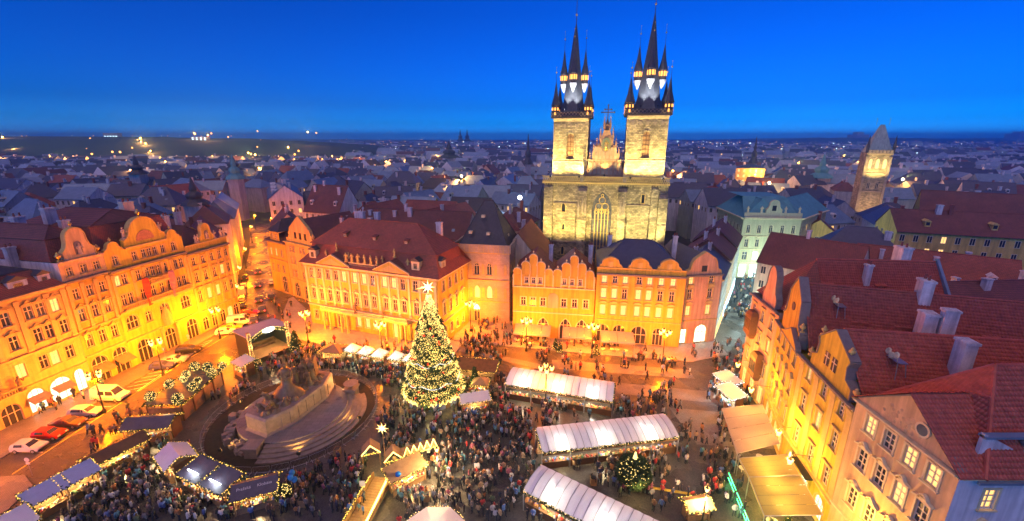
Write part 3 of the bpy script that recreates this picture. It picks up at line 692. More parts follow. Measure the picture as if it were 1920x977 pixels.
# Kinsky-like rococo palace
b = Bd('rococo_palace', 'long yellow rococo palace with two pediments, statues and big red mansard roof', (-48.3,95.9), (-15.2,83.5), 15.5, 13.5, 'pl_ochre', 'trim_w')
W = b.W
c1 = [1.9, 4.2, 6.7, 9.0, 11.2, 14.2, 16.7, 19.0, 22.1, 24.5, 26.8, 29.9, 32.2]; lit_ = {5: 'lit', 6: 'lit', 8: 'lit', 9: 'lit'}
b.front([(1.4, 2.3, 1.15, [1.9, 4.2, 14.2, 16.6, 19.0, 29.9, 32.2], 0, None, {2: 'lit', 3: 'lit', 4: 'lit'}), (.2, 4.0, 1.7, [9.0, 24.4], 1, None, {1: 'lit'}), (6.6, 2.7, 1.2, c1, 0, 'wave', None), (11.9, 2.3, 1.15, c1, 0, None, lit_)], lit=.03)
b.front([(1.4, 2.3, 1.1, [2.2, 5.0, 7.8, 10.6], 0, None, None), (6.6, 2.7, 1.15, [2.2, 5.0, 7.8, 10.6], 0, 'wave', None), (11.9, 2.3, 1.1, [2.2, 5.0, 7.8, 10.6], 0, None, None)], side='right', lit=.05); b.sides('lb')
b.course(4.9, .45, .4); b.course(4.9, .45, .4, side='right'); b.course(14.8, .7, .7); b.course(14.8, .7, .7, side='right')
b.pil([.45, 3.05, 5.3, 7.9, 10.1, 12.7, 15.4, 17.9, 20.5, 23.3, 25.6, 28.3, 31.0, 34.7], 5.6, 14.6, .5)
for x in (9.0, 24.4):
    b.gable([(-4.6, 0), (4.6, 0), (4.5, .25), (0, 2.5), (-4.5, .25)], -.75, 2.6, x=x, z=15.5)
    MB().prism([(-3.0, .35), (3.0, .35), (0, 1.75)], 'y', -.82, -.76).build('tympanum_relief', MT['trim'], b.root, loc=(x, 0, 15.5))
    for dx in (-1.9, 1.9): inst('pediment_roof', MB().add([(0,-.5,2.6), (0,3.6,2.6), (4.7*math.copysign(1,dx),3.6,.3), (4.7*math.copysign(1,dx),-.5,.3)], [(0,1,2,3)]).mesh('pediment_roof', MT['rooft2']), b.root, (x, 0, 15.6))
    for dx in (-3.2, 0, 3.2): b.statue(x+dx, 1.2, 16.6+(1.9 if dx == 0 else 0), 2.0, 'trim')
    for dx in (-3.35, -1.65, 1.65, 3.35): MB().lathe([(.34,0), (.34,.3), (.25,.4), (.22,4.2), (.34,4.4), (.34,4.7)], 10).build('portal_column', MT['trim'], b.root, loc=(x+dx, -1.65, 0))
MB().box(4.9, -2.0, 4.7, 28.6, 0, 5.1).build('balcony', MT['trim'], b.root); b.balus(5, 28.5, 5.1, -1.85, .9)
b.statue(15.2, -1.85, 5.5, 2.6, 'bronze'); b.statue(22.5, -1.85, 5.5, 1.6, 'bronze')
b.balus(13.2, 20.2, 15.6, -.2, 1.1)
for x in (12.6, 14.2, 15.8, 17.6, 19.2, 20.8): b.statue(x, -.2, 16.7, 2.2, 'trim')
b.polys('roof', [[(-.8,-.9,15.5), (W+.8,-.9,15.5), (W-.7,1.4,17.4), (.7,1.4,17.4)], [(.7,1.4,17.4), (W-.7,1.4,17.4), (W-1.3,2.0,19.6), (1.3,2.0,19.6)], [(W+.8,-.9,15.5), (W+.8,14.3,15.5), (W-.7,12.2,17.4), (W-.7,1.4,17.4)], [(W-.7,1.4,17.4), (W-.7,12.2,17.4), (W-1.3,11.6,19.6), (W-1.3,2,19.6)],
    [(-.8,14.3,15.5), (-.8,-.9,15.5), (.7,1.4,17.4), (.7,12.2,17.4)], [(.7,12.2,17.4), (.7,1.4,17.4), (1.3,2,19.6), (1.3,11.6,19.6)], [(W+.8,14.3,15.5), (-.8,14.3,15.5), (1.3,11.6,19.6), (W-1.3,11.6,19.6)]], 'rooft')
b.hip(19.62, 25.0, 7.5, 'rooft', .25, x0=1.2, x1=W-1.2, y0=1.9, y1=11.7)
for x, z in ((10, 21.4), (18, 21.2), (26.2, 21.0)): b.dormer(x, 3.1, z, .9, .8, 1.9, 'wood_l', 'rooft')
for x in (2.6, 30.0): b.dormer(x, .3, 16.2, 1.9, 2.2, 1.8, 'trim_w', 'slate', 'gab')
o = b.dormer(0, 0, 0, 1.8, 2.2, 1.8, 'trim_w', 'slate', 'gab'); o.location = (W-.3, 3.2, 16.2); o.rotation_euler = (0, 0, PI/2)
b.chimney(30.5, 10, 21, 4.0, 1.3, .9); b.chimney(8.5, 10.5, 22.5, 3.6, 2.6, .9); b.chimney(13.5, 10.5, 23, 3.2, 1.2, .9)

# Stone Bell house
MT['sandst'] = brickmat('sandstone', (.56,.44,.27), (.48,.37,.22), (.36,.28,.18), .9, .45, .85, .3, 'wall', .015, .3)
b = Bd('gothic_tower_house', 'square gothic stone tower house with steep dark hipped roof beside the rococo palace', (-13.3,97.5), (-.6,95.3), 17.6, 15, 'sandst', 'trim', 'frame')
W = b.W
b.front([(.1, 3.6, 1.5, [4.9], 2, None, {0: 'glass'}), (6.2, 3.2, 1.3, [2.1, 5.1, 8.1], 2, None, {0: 'lit', 1: 'lit', 2: 'lit'}), (12.0, 3.0, 1.3, [2.1, 5.1, 8.1], 2, None, None)], det=1, litm='lit')
b.front([(6.6, 2.6, 1.0, [4, 9], 2, None, None), (12.4, 2.4, 1.0, [3, 6.5], 2, None, None)], side='right'); b.sides('lb')
MB().prism(arch_curve(4.15, 5.65, 4.6, 2)[::-1], 'y', -.05, 0).build('fanlight', MT['lit_w'], b.root)
b.course(10.6, .3, .25); b.course(5.3, .3, .2); b.course(10.6, .3, .25, side='right'); b.course(17.2, .35, .3); b.course(17.2, .35, .3, side='right')
m = MB(); m.box(-.35, -.35, 17.55, W+.35, -.05, 19.4); m.box(W+.05, -.049, 17.55, W+.35, 15.35, 19.4); m.box(-.35, -.049, 17.55, -.05, 15.35, 19.4); m.box(-.049, 15.05, 17.55, W+.049, 15.35, 19.4); m.build('parapet', MT['sandst'], b.root)
for i in range(12): MB().box(0,-.05,0,.12,0,1.6).build('parapet_joint', MT['trim'], b.root, loc=(i*1.15, -.35, 17.65))
for x in (.6, 3.6, 6.6, 9.6, 11.9): MB().prism(shape(-.35,.35,0,2.6,2), 'y', -.06, 0).build('niche', MT['trim'], b.root, loc=(x, 0, 12.2)); MB().prism(shape(-.35,.35,0,2.6,2), 'y', -.06, 0).build('niche', MT['trim'], b.root, loc=(x, 0, 6.4))
b.hip(18.2, 28.6, 5.0, 'slate', -.4, axis='x')
for x, y, z in ((3.4, 2.0, 21.5), (7.6, 2.0, 21.3), (6.0, 4.0, 25.0), (11.2, 7, 20)):
    MB().box(-.4,-.3,0,.4,.6,.6).build('skylight', MT['trim_w'], b.root, loc=(x, y-.4, z))

# Tyn school with Venetian gables
b = Bd('arcaded_house', 'orange arcaded house with two clusters of round white-edged gables below the church', (.2,88.6), (17.6,86.0), 14.8, 12, 'pl_orange', 'trim_w')
W = b.W
ar = [3.2, 6.7, 11.6, 15.1]
b.front([(.1, 4.9, 2.5, ar, 2, None, None), (7.7, 1.9, 1.15, [2.3, 4.4, 6.6, 11.1, 13.4, 15.8], 0, None, None), (12.8, 1.3, .8, [3.0, 4.5, 5.9, 11.1, 12.7, 14.4], 0, None, None)], lit=.0); b.sides()
b.course(11.8, .3, .25); b.course(6.0, .3, .2)
MB().prism(shape(-1.15,1.15,0,3.4,1), 'y', -.1, 0).build('wall_relief', MT['pl_rose'], b.root, loc=(8.8, 0, 7.4))
def rg(x, w, z0, z1): return b.gable([(-w/2, 0), (w/2, 0), (w/2, z1-z0-w/2)] + [(w/2*math.cos(PI*i/8), z1-z0-w/2+w/2*math.sin(PI*i/8)) for i in range(1, 8)] + [(-w/2, z1-z0-w/2)], -.12, .4, x=x, z=z0)
for c in (4.4, 13.0):
    for dx, z1, w in ((-3.4, 16.2, 1.7), (-1.6, 17.7, 1.75), (0, 19.3, 1.6), (1.6, 17.7, 1.75), (3.3, 16.2, 1.7)):
        rg(c+dx, w, 14.8, z1); b.urn(c+dx, .1, z1+.05, .75, 'trim_w')
for x in (.1, 1.9, 3.6, 5.2, 6.9, 8.7, 10.4, 12.1, 13.8, 15.5, 17.3): MB().box(-.12,-.14,12.1,.12,0,14.8).build('pilaster', MT['trim_w'], b.root, loc=(x, 0, 0))
b.polys('roof', [[(0,.5,14.6), (0,12,14.6), (4.4,12,18.2), (4.4,.5,18.2)], [(8.8,.5,14.6), (8.8,12,14.6), (4.4,12,18.2), (4.4,.5,18.2)], [(8.8,.5,14.6), (8.8,12,14.6), (13,12,18.2), (13,.5,18.2)], [(W,.5,14.6), (W,12,14.6), (13,12,18.2), (13,.5,18.2)], [(0,12,14.6), (8.8,12,14.6), (4.4,12,18.2)], [(8.8,12,14.6), (W,12,14.6), (13,12,18.2)]], 'rooft')
b.chimney(7.6, 9, 17, 2.4); b.chimney(16.6, 9, 17, 2.6)

# house C and house D
b = Bd('mansard_house', 'wide orange house with lit windows, three scroll gables and dark blue mansard roof', (17.8,86.0), (35.4,83.1), 15.8, 16, 'pl_orange', 'trim')
W = b.W; cs = [1.6, 3.8, 5.9, 8.7, 10.8, 13.1, 15.4]
b.front([(.1, 4.2, 2.6, [1.9, 5.3], 1, None, None), (.1, 4.2, 3.2, [9.4], 1, None, None), (.1, 4.0, 2.2, [13.4], 1, None, None), (6.6, 2.2, 1.05, cs, 0, 'seg', {0: 'lit', 1: 'lit', 2: 'lit', 3: 'lit', 4: 'lit', 5: 'lit', 6: 'lit'}), (10.3, 2.2, 1.05, cs, 0, 'seg', {0: 'lit', 1: 'lit', 3: 'lit', 4: 'lit'}), (13.7, 1.6, 1.0, cs, 0, None, {0: 'lit', 2: 'lit', 4: 'lit', 5: 'lit', 6: 'lit'})]); b.sides()
b.course(15.4, .5, .6, tm='trim_d'); b.course(5.3, .3, .25); b.front([], z0=15.8, z1=17.0, name='parapet'); b.course(16.95, .2, .2)
for x in (2.7, 8.6, 14.4):
    b.gable([(-2.4, 0), (2.4, 0), (2.2, .5), (1.7, .8), (1.5, 1.6), (.9, 2.0), (0, 2.3), (-.9, 2.0), (-1.5, 1.6), (-1.7, .8), (-2.2, .5)], -.05, .7, x=x, z=17.0)
    MB().box(-.5,-.1,0,.5,-.05,1.2).build('gable_window', MT['pl_peach'], b.root, loc=(x, 0, 17.2))
b.hip(16.6, 21.4, 6, 'slate_b', .0, y0=.6)
b.chimney(16.8, 9, 19.0, 3.4, .9, .9); b.chimney(3.0, 12, 19.0, 2.4)
b = Bd('corner_house', 'narrow pink corner house with scroll gable at the entrance of the crowded shopping street', (35.5,84.6), (44.2,86.0), 15.6, 14, 'pl_rose', 'trim')
W = b.W
b.front([(.1, 3.4, 1.4, [1.4], 0, None, {0: 'lit_w'}), (.1, 4.2, 2.8, [5.4], 1, None, {0: 'lit_w'}), (6.6, 2.2, 1.05, [1.8, 6.4], 0, 'seg', {0: 'lit', 1: 'lit'}), (10.3, 2.2, 1.05, [1.8, 6.4], 0, 'seg', None), (13.6, 1.6, 1.0, [1.8, 6.4], 0, None, {0: 'lit'})]); b.sides('lb')
b.course(15.2, .5, .6, tm='trim_d'); b.course(5.3, .3, .25)
b.gable([(-3.9, 0), (3.9, 0), (3.7, .9), (3.0, 1.2), (2.7, 2.6), (2.3, 3.4), (0, 4.9), (-2.3, 3.4), (-2.7, 2.6), (-3.0, 1.2), (-3.7, .9)], -.05, .7, x=W/2, z=15.6); MB().box(-.6,-.1,0,.6,-.05,1.3).build('gable_window', MT['glass'], b.root, loc=(W/2, 0, 16.3))
b.polys('roof', [[(0,.7,15.6), (0,14,15.6), (W/2,14,20), (W/2,.7,20)], [(W,.7,15.6), (W,14,15.6), (W/2,14,20), (W/2,.7,20)]], 'slate_b')
# the long flank along the shopping street
DS = (.5265, .8502)
SF = []
for i, (s0, s1, H, wm, rm, zr, lb) in enumerate([(0,14,14.2,'pl_grey','slate_b',18.5,'grey house flank with many windows along the shopping street'), (14.1,27,15.0,'pl_rose','rooft2',19.5,'rosy gabled house halfway along the shopping street'), (27.1,42,15.5,'pl_grey','rooft2',20.5,'grey gabled house near the cream bank building')]):
    A = (44.4+DS[0]*s0, 86.2+DS[1]*s0); B = (44.4+DS[0]*s1, 86.2+DS[1]*s1)
    bb = Bd('street_house', lb, A, B, H, 11, wm, 'trim'); W = bb.W
    n = int(W/2.6); xs = [(k+.5)*W/n for k in range(n)]
    SF.append(bb)
    # near face and street face
    m = MB(); m.poly([(0,0,0), (0,11,0), (0,11,H), (0,0,H)]); m.poly([(W,0,0), (W,11,0), (W,11,H), (W,0,H)]); m.poly([(0,11,0), (W,11,0), (W,11,H), (0,11,H)]); m.build('side_wall', MT[wm], bb.root)
    m = MB(); m.poly([(0,0,0), (W,0,0), (W,0,H), (0,0,H)]); m.build('wall', MT[wm], bb.root)
    fr, pn = win_meshes(1.1, 1.9, 0, 0, 'frame')
    for z in (4.6, 8.0, 11.2):
        for x in xs:
            w_ = inst('window', fr, bb.root, (x, -.18, z))
            for lc, me in pn:
                po = inst('pane', me, w_, lc)
                if random.random() < .2: po.material_slots[0].link = 'OBJECT'; po.material_slots[0].material = MT['lit']
    for x in xs: MB().box(-.9, -.08, .4, .9, 0, 3.0).build('shop_window', MT['lit_b'] if i else MT['lit'], bb.root, loc=(x, 0, 0))
    bb.course(H-.5, .5, .4)
    bb.polys('roof', [[(-.3,-.4,H), (W+.3,-.4,H), (W+.3,5.5,zr), (-.3,5.5,zr)], [(-.3,11.3,H), (W+.3,11.3,H), (W+.3,5.5,zr), (-.3,5.5,zr)], [(0,0,H), (0,11,H), (0,5.5,zr-.1)], [(W,0,H), (W,11,H), (W,5.5,zr-.1)]], rm)
    bb.chimney(W*.3, 6.5, zr-1, 2.2); bb.chimney(W*.8, 4.5, zr-1.2, 2.2)
# ------------------------------------------------------------------ right side of the square: gabled houses with tiled roofs
def slope_tiles(b, ro, x_e, z_e, x_r, z_r, y0, y1, m='tile', clip=None):
    """tiles on a slope that falls along local x from the ridge (x_r, z_r) to the eave (x_e, z_e), between depths y0 and y1; u runs along depth"""
    L = math.hypot(x_r-x_e, z_r-z_e); V = ((x_r-x_e)/L, 0, (z_r-z_e)/L)
    return tiles(ro, (x_e, y0, z_e), (0, 1, 0), V, clip or [(0, 0), (y1-y0, 0), (y1-y0, L), (0, L)], m=m)
def ridge_house(b, z_e, z_r, depth, m='rooft', y0=.7, tm='tile', xr=None, ov=.3):
    W = b.W; xr = xr or W/2
    ro = b.polys('roof', [[(W+ov,y0,z_e-.1), (W+ov,depth,z_e-.1), (xr,depth,z_r), (xr,y0,z_r)], [(-ov,y0,z_e-.1), (-ov,depth,z_e-.1), (xr,depth,z_r), (xr,y0,z_r)]], m)
    MB().poly([(0,depth,z_e), (W,depth,z_e), (xr,depth,z_r-.1)]).build('end_gable', MT['pl_white'], b.root)
    slope_tiles(b, ro, W+ov, z_e-.1, xr, z_r, y0, depth, tm)
    q = MB(); n = int((depth-y0)/.42)
    for i in range(n): q.cyl((xr, y0+i*.42, z_r+.02), (xr, y0+i*.42+.44, z_r+.05), .17, .14, 7)
    tag(q.build('ridge_tiles', MT[tm], ro), kind='stuff')
    MB().box(W+ov, y0, z_e-.22, W+ov+.16, depth, z_e-.08).build('gutter', MT['sheet'], ro)
    return ro
def aerial(b, x, y, z):
    o = MB().cyl((-.9,0,0), (-.7,0,2.2), .05).cyl((.9,0,0), (.7,0,2.2), .05).cyl((-.9,.9,.6), (-.7,.7,2.2), .05).cyl((.9,.9,.6), (.7,.7,2.2), .05).box(-.95,-.1,2.1,.95,.8,2.2).build('aerial_frame', MT['steel'], b.root, loc=(x, y, z))
    for dx, dz in ((-.6, .6), (.6, .7), (0, .4)):
        MB().cyl((dx,-.2,2.2+dz), (dx,-.33,2.2+dz+.03), .38, .30, 10).cyl((dx,0,2.2), (dx,-.2,2.2+dz), .04).build('dish', MT['trim_w'], o)

# R1: pink house with pediment (nearest, lower right)
b = Bd('pedimented_house', 'pink house with triangular pediment and tiled hipped roof nearest the viewer', (35.0,38.1), (35.0,27.7), 17.6, 24, 'pl_pink', 'trim_w', sidem='pl_white')
W = b.W; cs = [2.1, 4.25, 6.4, 8.55]
b.front([(.2, 3.2, 1.6, cs, 1, None, 'lit'), (6.3, 2.2, 1.15, cs, 0, 'wave', None), (10.9, 2.2, 1.15, cs, 0, 'wave', {2: 'lit'}), (15.0, 1.9, 1.15, cs, 0, None, {0: 'lit', 2: 'lit', 3: 'lit'})], det=2)
b.front([(14.4, 1.9, 1.1, [2.9, 7.2], 0, None, {0: 'lit'}), (10.6, 2.0, 1.1, [2.9, 7.2], 0, 'wave', None), (6.2, 2.0, 1.1, [2.9, 7.2], 0, None, None)], side='right', det=2, wm='pl_white'); b.sides('lb')
b.course(17.3, .35, .45); b.course(4.6, .35, .3); b.course(17.3, .3, .35, side='right', tm='trim_w')
b.gable([(.1, 0), (W-.1, 0), (W-.1, .15), (W/2, 3.7), (.1, .15)], -.02, .5, z=17.65, capm='trim_d')
MB().lathe([(.5,0), (.5,.12)], 14).build('oval_window', MT['glass'], b.root, loc=(W*.66, -.03, 19.1)).rotation_euler = (PI/2, 0, 0)
MB().lathe([(.5,.0), (.68,.0), (.68,.12), (.5,.12)], 14).build('oval_frame', MT['trim_w'], b.root, loc=(W*.66, -.02, 19.1)).rotation_euler = (PI/2, 0, 0)
q = MB()
for i in range(26):
    a = random.uniform(0, 9); q.lathe([(random.uniform(.12,.3),0), (.06,.09)], 6, (0,0,0)); 
    for v in range(len(q.v)-12, len(q.v)): x, y, z = q.v[v]; q.v[v] = (x+W/2+math.cos(i*.7)*.3*i/5-(.9 if i % 2 else -.4), -z-.02, y+18.3+i*.03+.5*math.sin(i*1.3))
tag(q.build('stucco_relief', MT['pl_pink'], b.root), kind='stuff')
# gable roof behind the pediment
zr, xr = 21.6, W/2
g1 = b.polys('roof', [[(W+.35,-.35,17.55), (W+.35,5.2,17.55), (xr,5.2,zr), (xr,-.35,zr)], [(-.35,-.35,17.55), (-.35,5.2,17.55), (xr,5.2,zr), (xr,-.35,zr)]], 'rooft')
slope_tiles(b, g1, W+.35, 17.55, xr, zr, -.35, 5.2); slope_tiles(b, g1, -.35, 17.55, xr, zr, -.35, 5.2)
# main hipped roof
AP = (4.6, 7.0, 24.0); E0 = 17.5
ro = b.polys('roof', [[(W+.35,1.6,E0), (W+.35,24,E0), (4.6,24,24), AP], [(-.35,1.6,E0), (-.35,24,E0), (4.6,24,24), AP], [(-.35,1.6,E0), (W+.35,1.6,E0), AP]], 'rooft')
L = math.hypot(W+.35-4.6, 6.5)
slope_tiles(b, ro, W+.35, E0, 4.6, 24, 1.6, 24, clip=[(0, 0), (22.4, 0), (22.4, L), (5.4, L)])
Lh = math.hypot(5.4, 6.5); tiles(ro, (-.35, 1.6, E0), (1, 0, 0), (0, 5.4/Lh, 6.5/Lh), [(0, 0), (W+.7, 0), (4.95, Lh)])
q = MB(); q.cyl((W+.35,1.6,E0+.05), AP, .17, .17, 7); q.cyl((-.35,1.6,E0+.05), AP, .17, .17, 7); q.cyl(AP, (4.6,24,24.05), .17, .17, 7); q.build('ridge_tiles', MT['tile'], ro)
MB().box(W+.35, 1.0, E0-.25, W+.6, 24, E0-.05).build('gutter', MT['sheet'], ro)
MB().prism([(2.2, 17.7), (6.0, 17.7), (6.0, 18.6), (2.2, 20.6)], 'x', W-1.4, W-1.1).build('fire_wall', MT['chim'], b.root); MB().box(W-1.55, 2.2, 20.2, W-.95, 6.1, 20.4).build('wall_cap', MT['sheet'], b.root)
b.urn(W-1.25, 5.9, 18.9, 1.5, 'trim_d')
sk = MB().box(-.5,-.45,0,.5,.45,.12).build('skylight', MT['sheet'], b.root, loc=(7.6, 6.6, 20.35)); sk.rotation_euler = (0, R(48.5), 0); MB().box(-.36,-.32,.12,.36,.32,.14).build('pane', MT['glass'], sk)
b.chimney(2.2, 15, 22, 3.4, 2.0, 1.2); b.chimney(6.2, 20, 22.4, 3.0, 1.4, 1.2)

# R2: yellow house
b = Bd('yellow_gabled_house', 'bright yellow house with dark-edged gable and wrought balcony beside the pink house', (37.2,49.8), (35.2,38.2), 16.4, 22, 'pl_yellow', 'trim')
W = b.W; cs = [2.5, 6.1, 9.7]
b.front([(.2, 3.0, 2.0, [2.3, 6, 9.6], 1, None, 'lit_w'), (4.9, 2.5, 1.15, cs, 0, 'flat', None), (9.8, 2.2, 1.15, cs, 0, 'flat', None), (14.0, 1.7, 1.05, cs, 0, None, None)], det=2, lit=.15); b.sides()
b.course(15.9, .5, .55, tm='trim_d'); b.course(3.9, .35, .3)
b.pil([.6, 4.3, 7.9, 11.2], 4.4, 15.8, .9, .06)
b.gable([(2.2, 0), (W-1.2, 0), (W-1.2, 1.3), (W-2.4, 1.8), (W-2.6, 3.2), (W-2.2, 4.0), (W/2+.2, 6.1), (3.2, 4.0), (3.5, 3.2), (3.3, 1.8), (2.2, 1.3)], -.05, .8, z=16.4, capm='trim_d')
for x in (5.4, 6.9): 
    MB().box(-.5,-.09,0,.5,-.05,1.6).build('gable_window', MT['glass'], b.root, loc=(x, 0, 17.8)); MB().box(-.05,-.13,0,.05,-.08,1.6).box(-.5,-.13,1.0,.5,-.08,1.08).build('gable_window_bar', MT['frame'], b.root, loc=(x, 0, 17.8))
for x in (1.6, 3.3, 8.9, W-.8): b.urn(x, .2, 17.0 if x in (1.6, W-.8) else 20.6, 1.2)
MB().box(4.4, -1.1, 4.0, 8.2, 0, 4.2).build('balcony', MT['iron'], b.root)
q = MB(); q.box(4.4,-1.1,5.1,8.2,-1.04,5.18)
for i in range(20): q.box(4.42+i*.195,-1.09,4.2,4.46+i*.195,-1.05,5.1)
tag(q.build('balcony_railing', MT['iron'], b.root), kind='stuff')
ridge_house(b, 16.6, 22.5, 22)
b.chimney(9.1, 10.0, 19.0, 4.6, 1.4, 1.1, zb=2, pots=0); MB().box(9.3, 10.8, 18.2, 10.6, 12.4, 19.6).build('flashing', MT['sheet'], b.root)
aerial(b, 8.8, 4.2, 18.6)
o = b.dormer(9.0, 15.5, 19.4, 1.0, .8, 1.2, 'sheet', 'sheet'); o.rotation_euler = (0, 0, PI/2)

# R3: orange house
b = Bd('orange_gabled_house', 'orange house with tall oval-window gable and long tiled roof with satellite dishes', (41.0,61.2), (37.25,49.95), 16.2, 26, 'pl_orange', 'trim')
W = b.W; cs = [2.2, 4.8, 7.4, 10.0]
b.front([(.2, 3.0, 2.0, cs, 1, None, 'lit'), (5.0, 2.3, 1.1, cs, 0, 'wave', None), (9.4, 2.2, 1.1, cs, 0, 'wave', None), (13.6, 1.9, 1.05, cs, 0, None, None)], det=1, lit=.05); b.sides()
b.course(15.7, .5, .55, tm='trim_d'); b.course(4.0, .3, .3)
b.gable([(3.6, 0), (W-.4, 0), (W-.6, .5), (8.2, 2.0), (5.6, .6)], -.5, -.05, z=16.2, name='pediment', capm='trim_d')
b.gable([(2.0, 0), (W-1.6, 0), (W-1.6, 2.0), (W-2.8, 2.8), (W-3.2, 6.0), (W/2, 8.6), (3.4, 6.0), (3.0, 2.8), (2.0, 2.0)], -.03, .9, z=16.2, capm='trim_d')
MB().lathe([(.6,0), (.6,.1)], 14).build('oval_window', MT['glass'], b.root, loc=(W/2, -.05, 20.6)).rotation_euler = (PI/2, 0, 0)
for x in (2.4, W-2.0): b.urn(x, .2, 18.4, 1.3)
ridge_house(b, 16.5, 24.0, 26, 'rooft2', tm='tile2')
aerial(b, 8.0, 4.0, 20.0)
for y in (6.5, 11.0, 19.5):
    o = b.dormer(9.0, y, 19.6, 1.5, .7, 1.4, 'wood', 'tile2'); o.rotation_euler = (0, 0, PI/2)
b.chimney(11.2, 12.0, 17.4, 6.0, 1.6, 1.3, zb=3, pots=0); b.chimney(11.8, 13.6, 17.2, 7.0, 1.0, 1.3, zb=3, pots=0); b.chimney(6.2, 13.5, 23, 3.0, 1.6, 1.2)

# R4: corner house with oriel bays
b = Bd('bay_windowed_house', 'narrow pink house with two dark oriel bays at the corner of the shopping street', (41.9,70.4), (41.05,61.3), 17.2, 26, 'pl_rose', 'trim')
W = b.W; cs = [1.5, 4.5, 7.5]
b.front([(.2, 3.2, 1.8, cs, 0, None, 'lit'), (5.2, 2.2, 1.0, cs, 0, 'flat', None), (9.6, 2.1, 1.0, cs, 0, 'flat', None), (13.6, 2.0, 1.0, cs, 0, 'flat', None)], lit=.1); b.sides()
b.course(16.7, .5, .6, tm='trim_d'); b.gable(wave_gable(4.4, 4.2, 6.4), 0, .8, x=5.6, z=17.2, capm='trim_d')
for z, x in ((4.6, 6.0), (10.5, 2.2)):
    o = MB().box(-1.1,-1.2,0,1.1,0,3.4).frustum(-1.1,-1.2,1.1,.2,3.4,4.1,.3).frustum(-.6,-.7,.6,0,-.8,0,-.4).build('oriel_bay', MT['wood'], b.root, loc=(x, 0, z))
    for dx in (-.7, 0, .7): MB().box(dx-.28,-1.24,.9,dx+.28,-1.2,2.8).build('pane', MT['glass'], o)
ro = ridge_house(b, 17.6, 24.6, 24, y0=6.5)
b.polys('front_hip', [[(-.3,.6,17.5), (W+.3,.6,17.5), (W/2,6.5,24.6)], [(W+.3,.6,17.5), (W+.3,6.5,17.5), (W/2,6.5,24.6)], [(-.3,.6,17.5), (-.3,6.5,17.5), (W/2,6.5,24.6)]], 'rooft')
for y in (7.5, 15.0): o = b.dormer(7.0, y, 20.6, 1.4, .7, 1.4, 'wood', 'tile'); o.rotation_euler = (0, 0, PI/2)
b.chimney(6.6, 13.0, 22.0, 2.6, .8, .8); b.chimney(3.0, 20, 22.6, 4.0, 2.0, 1.4)
MB().prism([(-.2,17.4), (W+.6,17.4), (W+.6,18.4), (W/2,25.2), (-.2,18.4)], 'y', 23.8, 24.2).build('fire_wall', MT['sheet'], b.root)

# ------------------------------------------------------------------ the twin-towered church
MT['stone'] = brickmat('church_stone', (.56,.47,.28), (.24,.19,.11), (.15,.125,.08), .80, .45, .9, .9, 'wall', .03, .75)
MT['stone_d'] = mat('carved_stone', (.30,.24,.17), .9, .4, 1.2, .4, 4)
MT['gable_st'] = mat('gable_brown_stone', (.34,.20,.12), .9, .3, 1.2, .4, 4)
MT['spire'] = mat('spire_slate', (.055,.055,.06), .5, .35, 1.5, .3, 3)
MT['darkwood'] = mat('gallery_dark', (.05,.035,.03), .7, .3, 2)
CH_A = (9.6, 127.6)
CHR = R(-13)
b = Bd('gothic_church', 'twin-towered gothic church with floodlit stone facade and black needle spires', CH_A, (CH_A[0]+34.5*math.cos(CHR), CH_A[1]+34.5*math.sin(CHR)), 31, 16, 'stone', 'stone_d', 'frame_d', cat='church')
root = b.root; W = b.W
m = MB(); ops = [(14.0, 19.6, 3.0, 28.2, 2), (5.2, 6.2, 22.0, 24.6, 2), (5.5, 6.2, 16.6, 18.4, 2), (27.6, 28.4, 25.2, 27.6, 0), (5.4, 6.2, 9, 11.5, 2)]
wall_ops(m, 0, W, 0, 31, ops, .9); m.poly([(0,16,0), (0,0,0), (0,0,31), (0,16,31)]); m.poly([(W,0,0), (W,16,0), (W,16,31), (W,0,31)]); m.poly([(0,0,31), (W,0,31), (W,16,31), (0,16,31)])
m.build('facade_wall', MT['stone'], root)
# great window: glass, mullions, tracery
MT['glass_l'] = mat('leaded_glass', (.11,.11,.13), .2, .5, 1.5, .3, 5)
g_ = MB().prism(shape(14.0, 19.6, 3.0, 28.2, 2), 'y', .8, .85).build('great_window', MT['glass_l'], root)
for i in range(1, 6): MB().box(-.13,.45,3.0,.13,.8,23.2).build('mullion', MT['trim'], g_, loc=(14.0+i*5.6/6, 0, 0))
for z in (8, 12, 16, 20): MB().box(14.0,.62,z-.06,19.6,.79,z+.06).build('glazing_bar', MT['stone_d'], g_)
tr = MB()
for cx, cz, r in ((15.9, 23.8, .95), (17.7, 23.8, .95), (16.8, 25.6, .95), (15.2, 22.2, .5), (18.4, 22.2, .5), (16.8, 22.4, .6), (16.8, 27.0, .4)):
    for i in range(10):
        a0, a1 = 2*PI*i/10, 2*PI*(i+1)/10; tr.cyl((cx+r*math.cos(a0), .68, cz+r*math.sin(a0)), (cx+r*math.cos(a1), .68, cz+r*math.sin(a1)), .11, .11, 5)
tag(tr.build('tracery', MT['trim'], g_), kind='stuff')
sr = MB(); o_ = shape(14.0, 19.6, 3.0, 28.2, 2); p_ = shape(13.3, 20.3, 3.0, 29.0, 2)
for k in range(1, len(o_)): a, c, d, e = o_[k], o_[(k+1) % len(o_)], p_[(k+1) % len(o_)], p_[k]; sr.add([(q[0], y, q[1]) for y in (-.25, 0) for q in (a, c, d, e)], [(0,3,2,1), (2,3,7,6), (0,1,5,4)])
sr.build('window_surround', MT['stone'], root)
for xa, xb, za, zb, k in ops[1:]: MB().prism(shape(xa, xb, za, zb, k), 'y', .5, .55).build('lancet_window', MT['glass'], root); inst('window_surround', surr_mesh(xb-xa, zb-za, k, 'trim'), root, ((xa+xb)/2, 0, za))
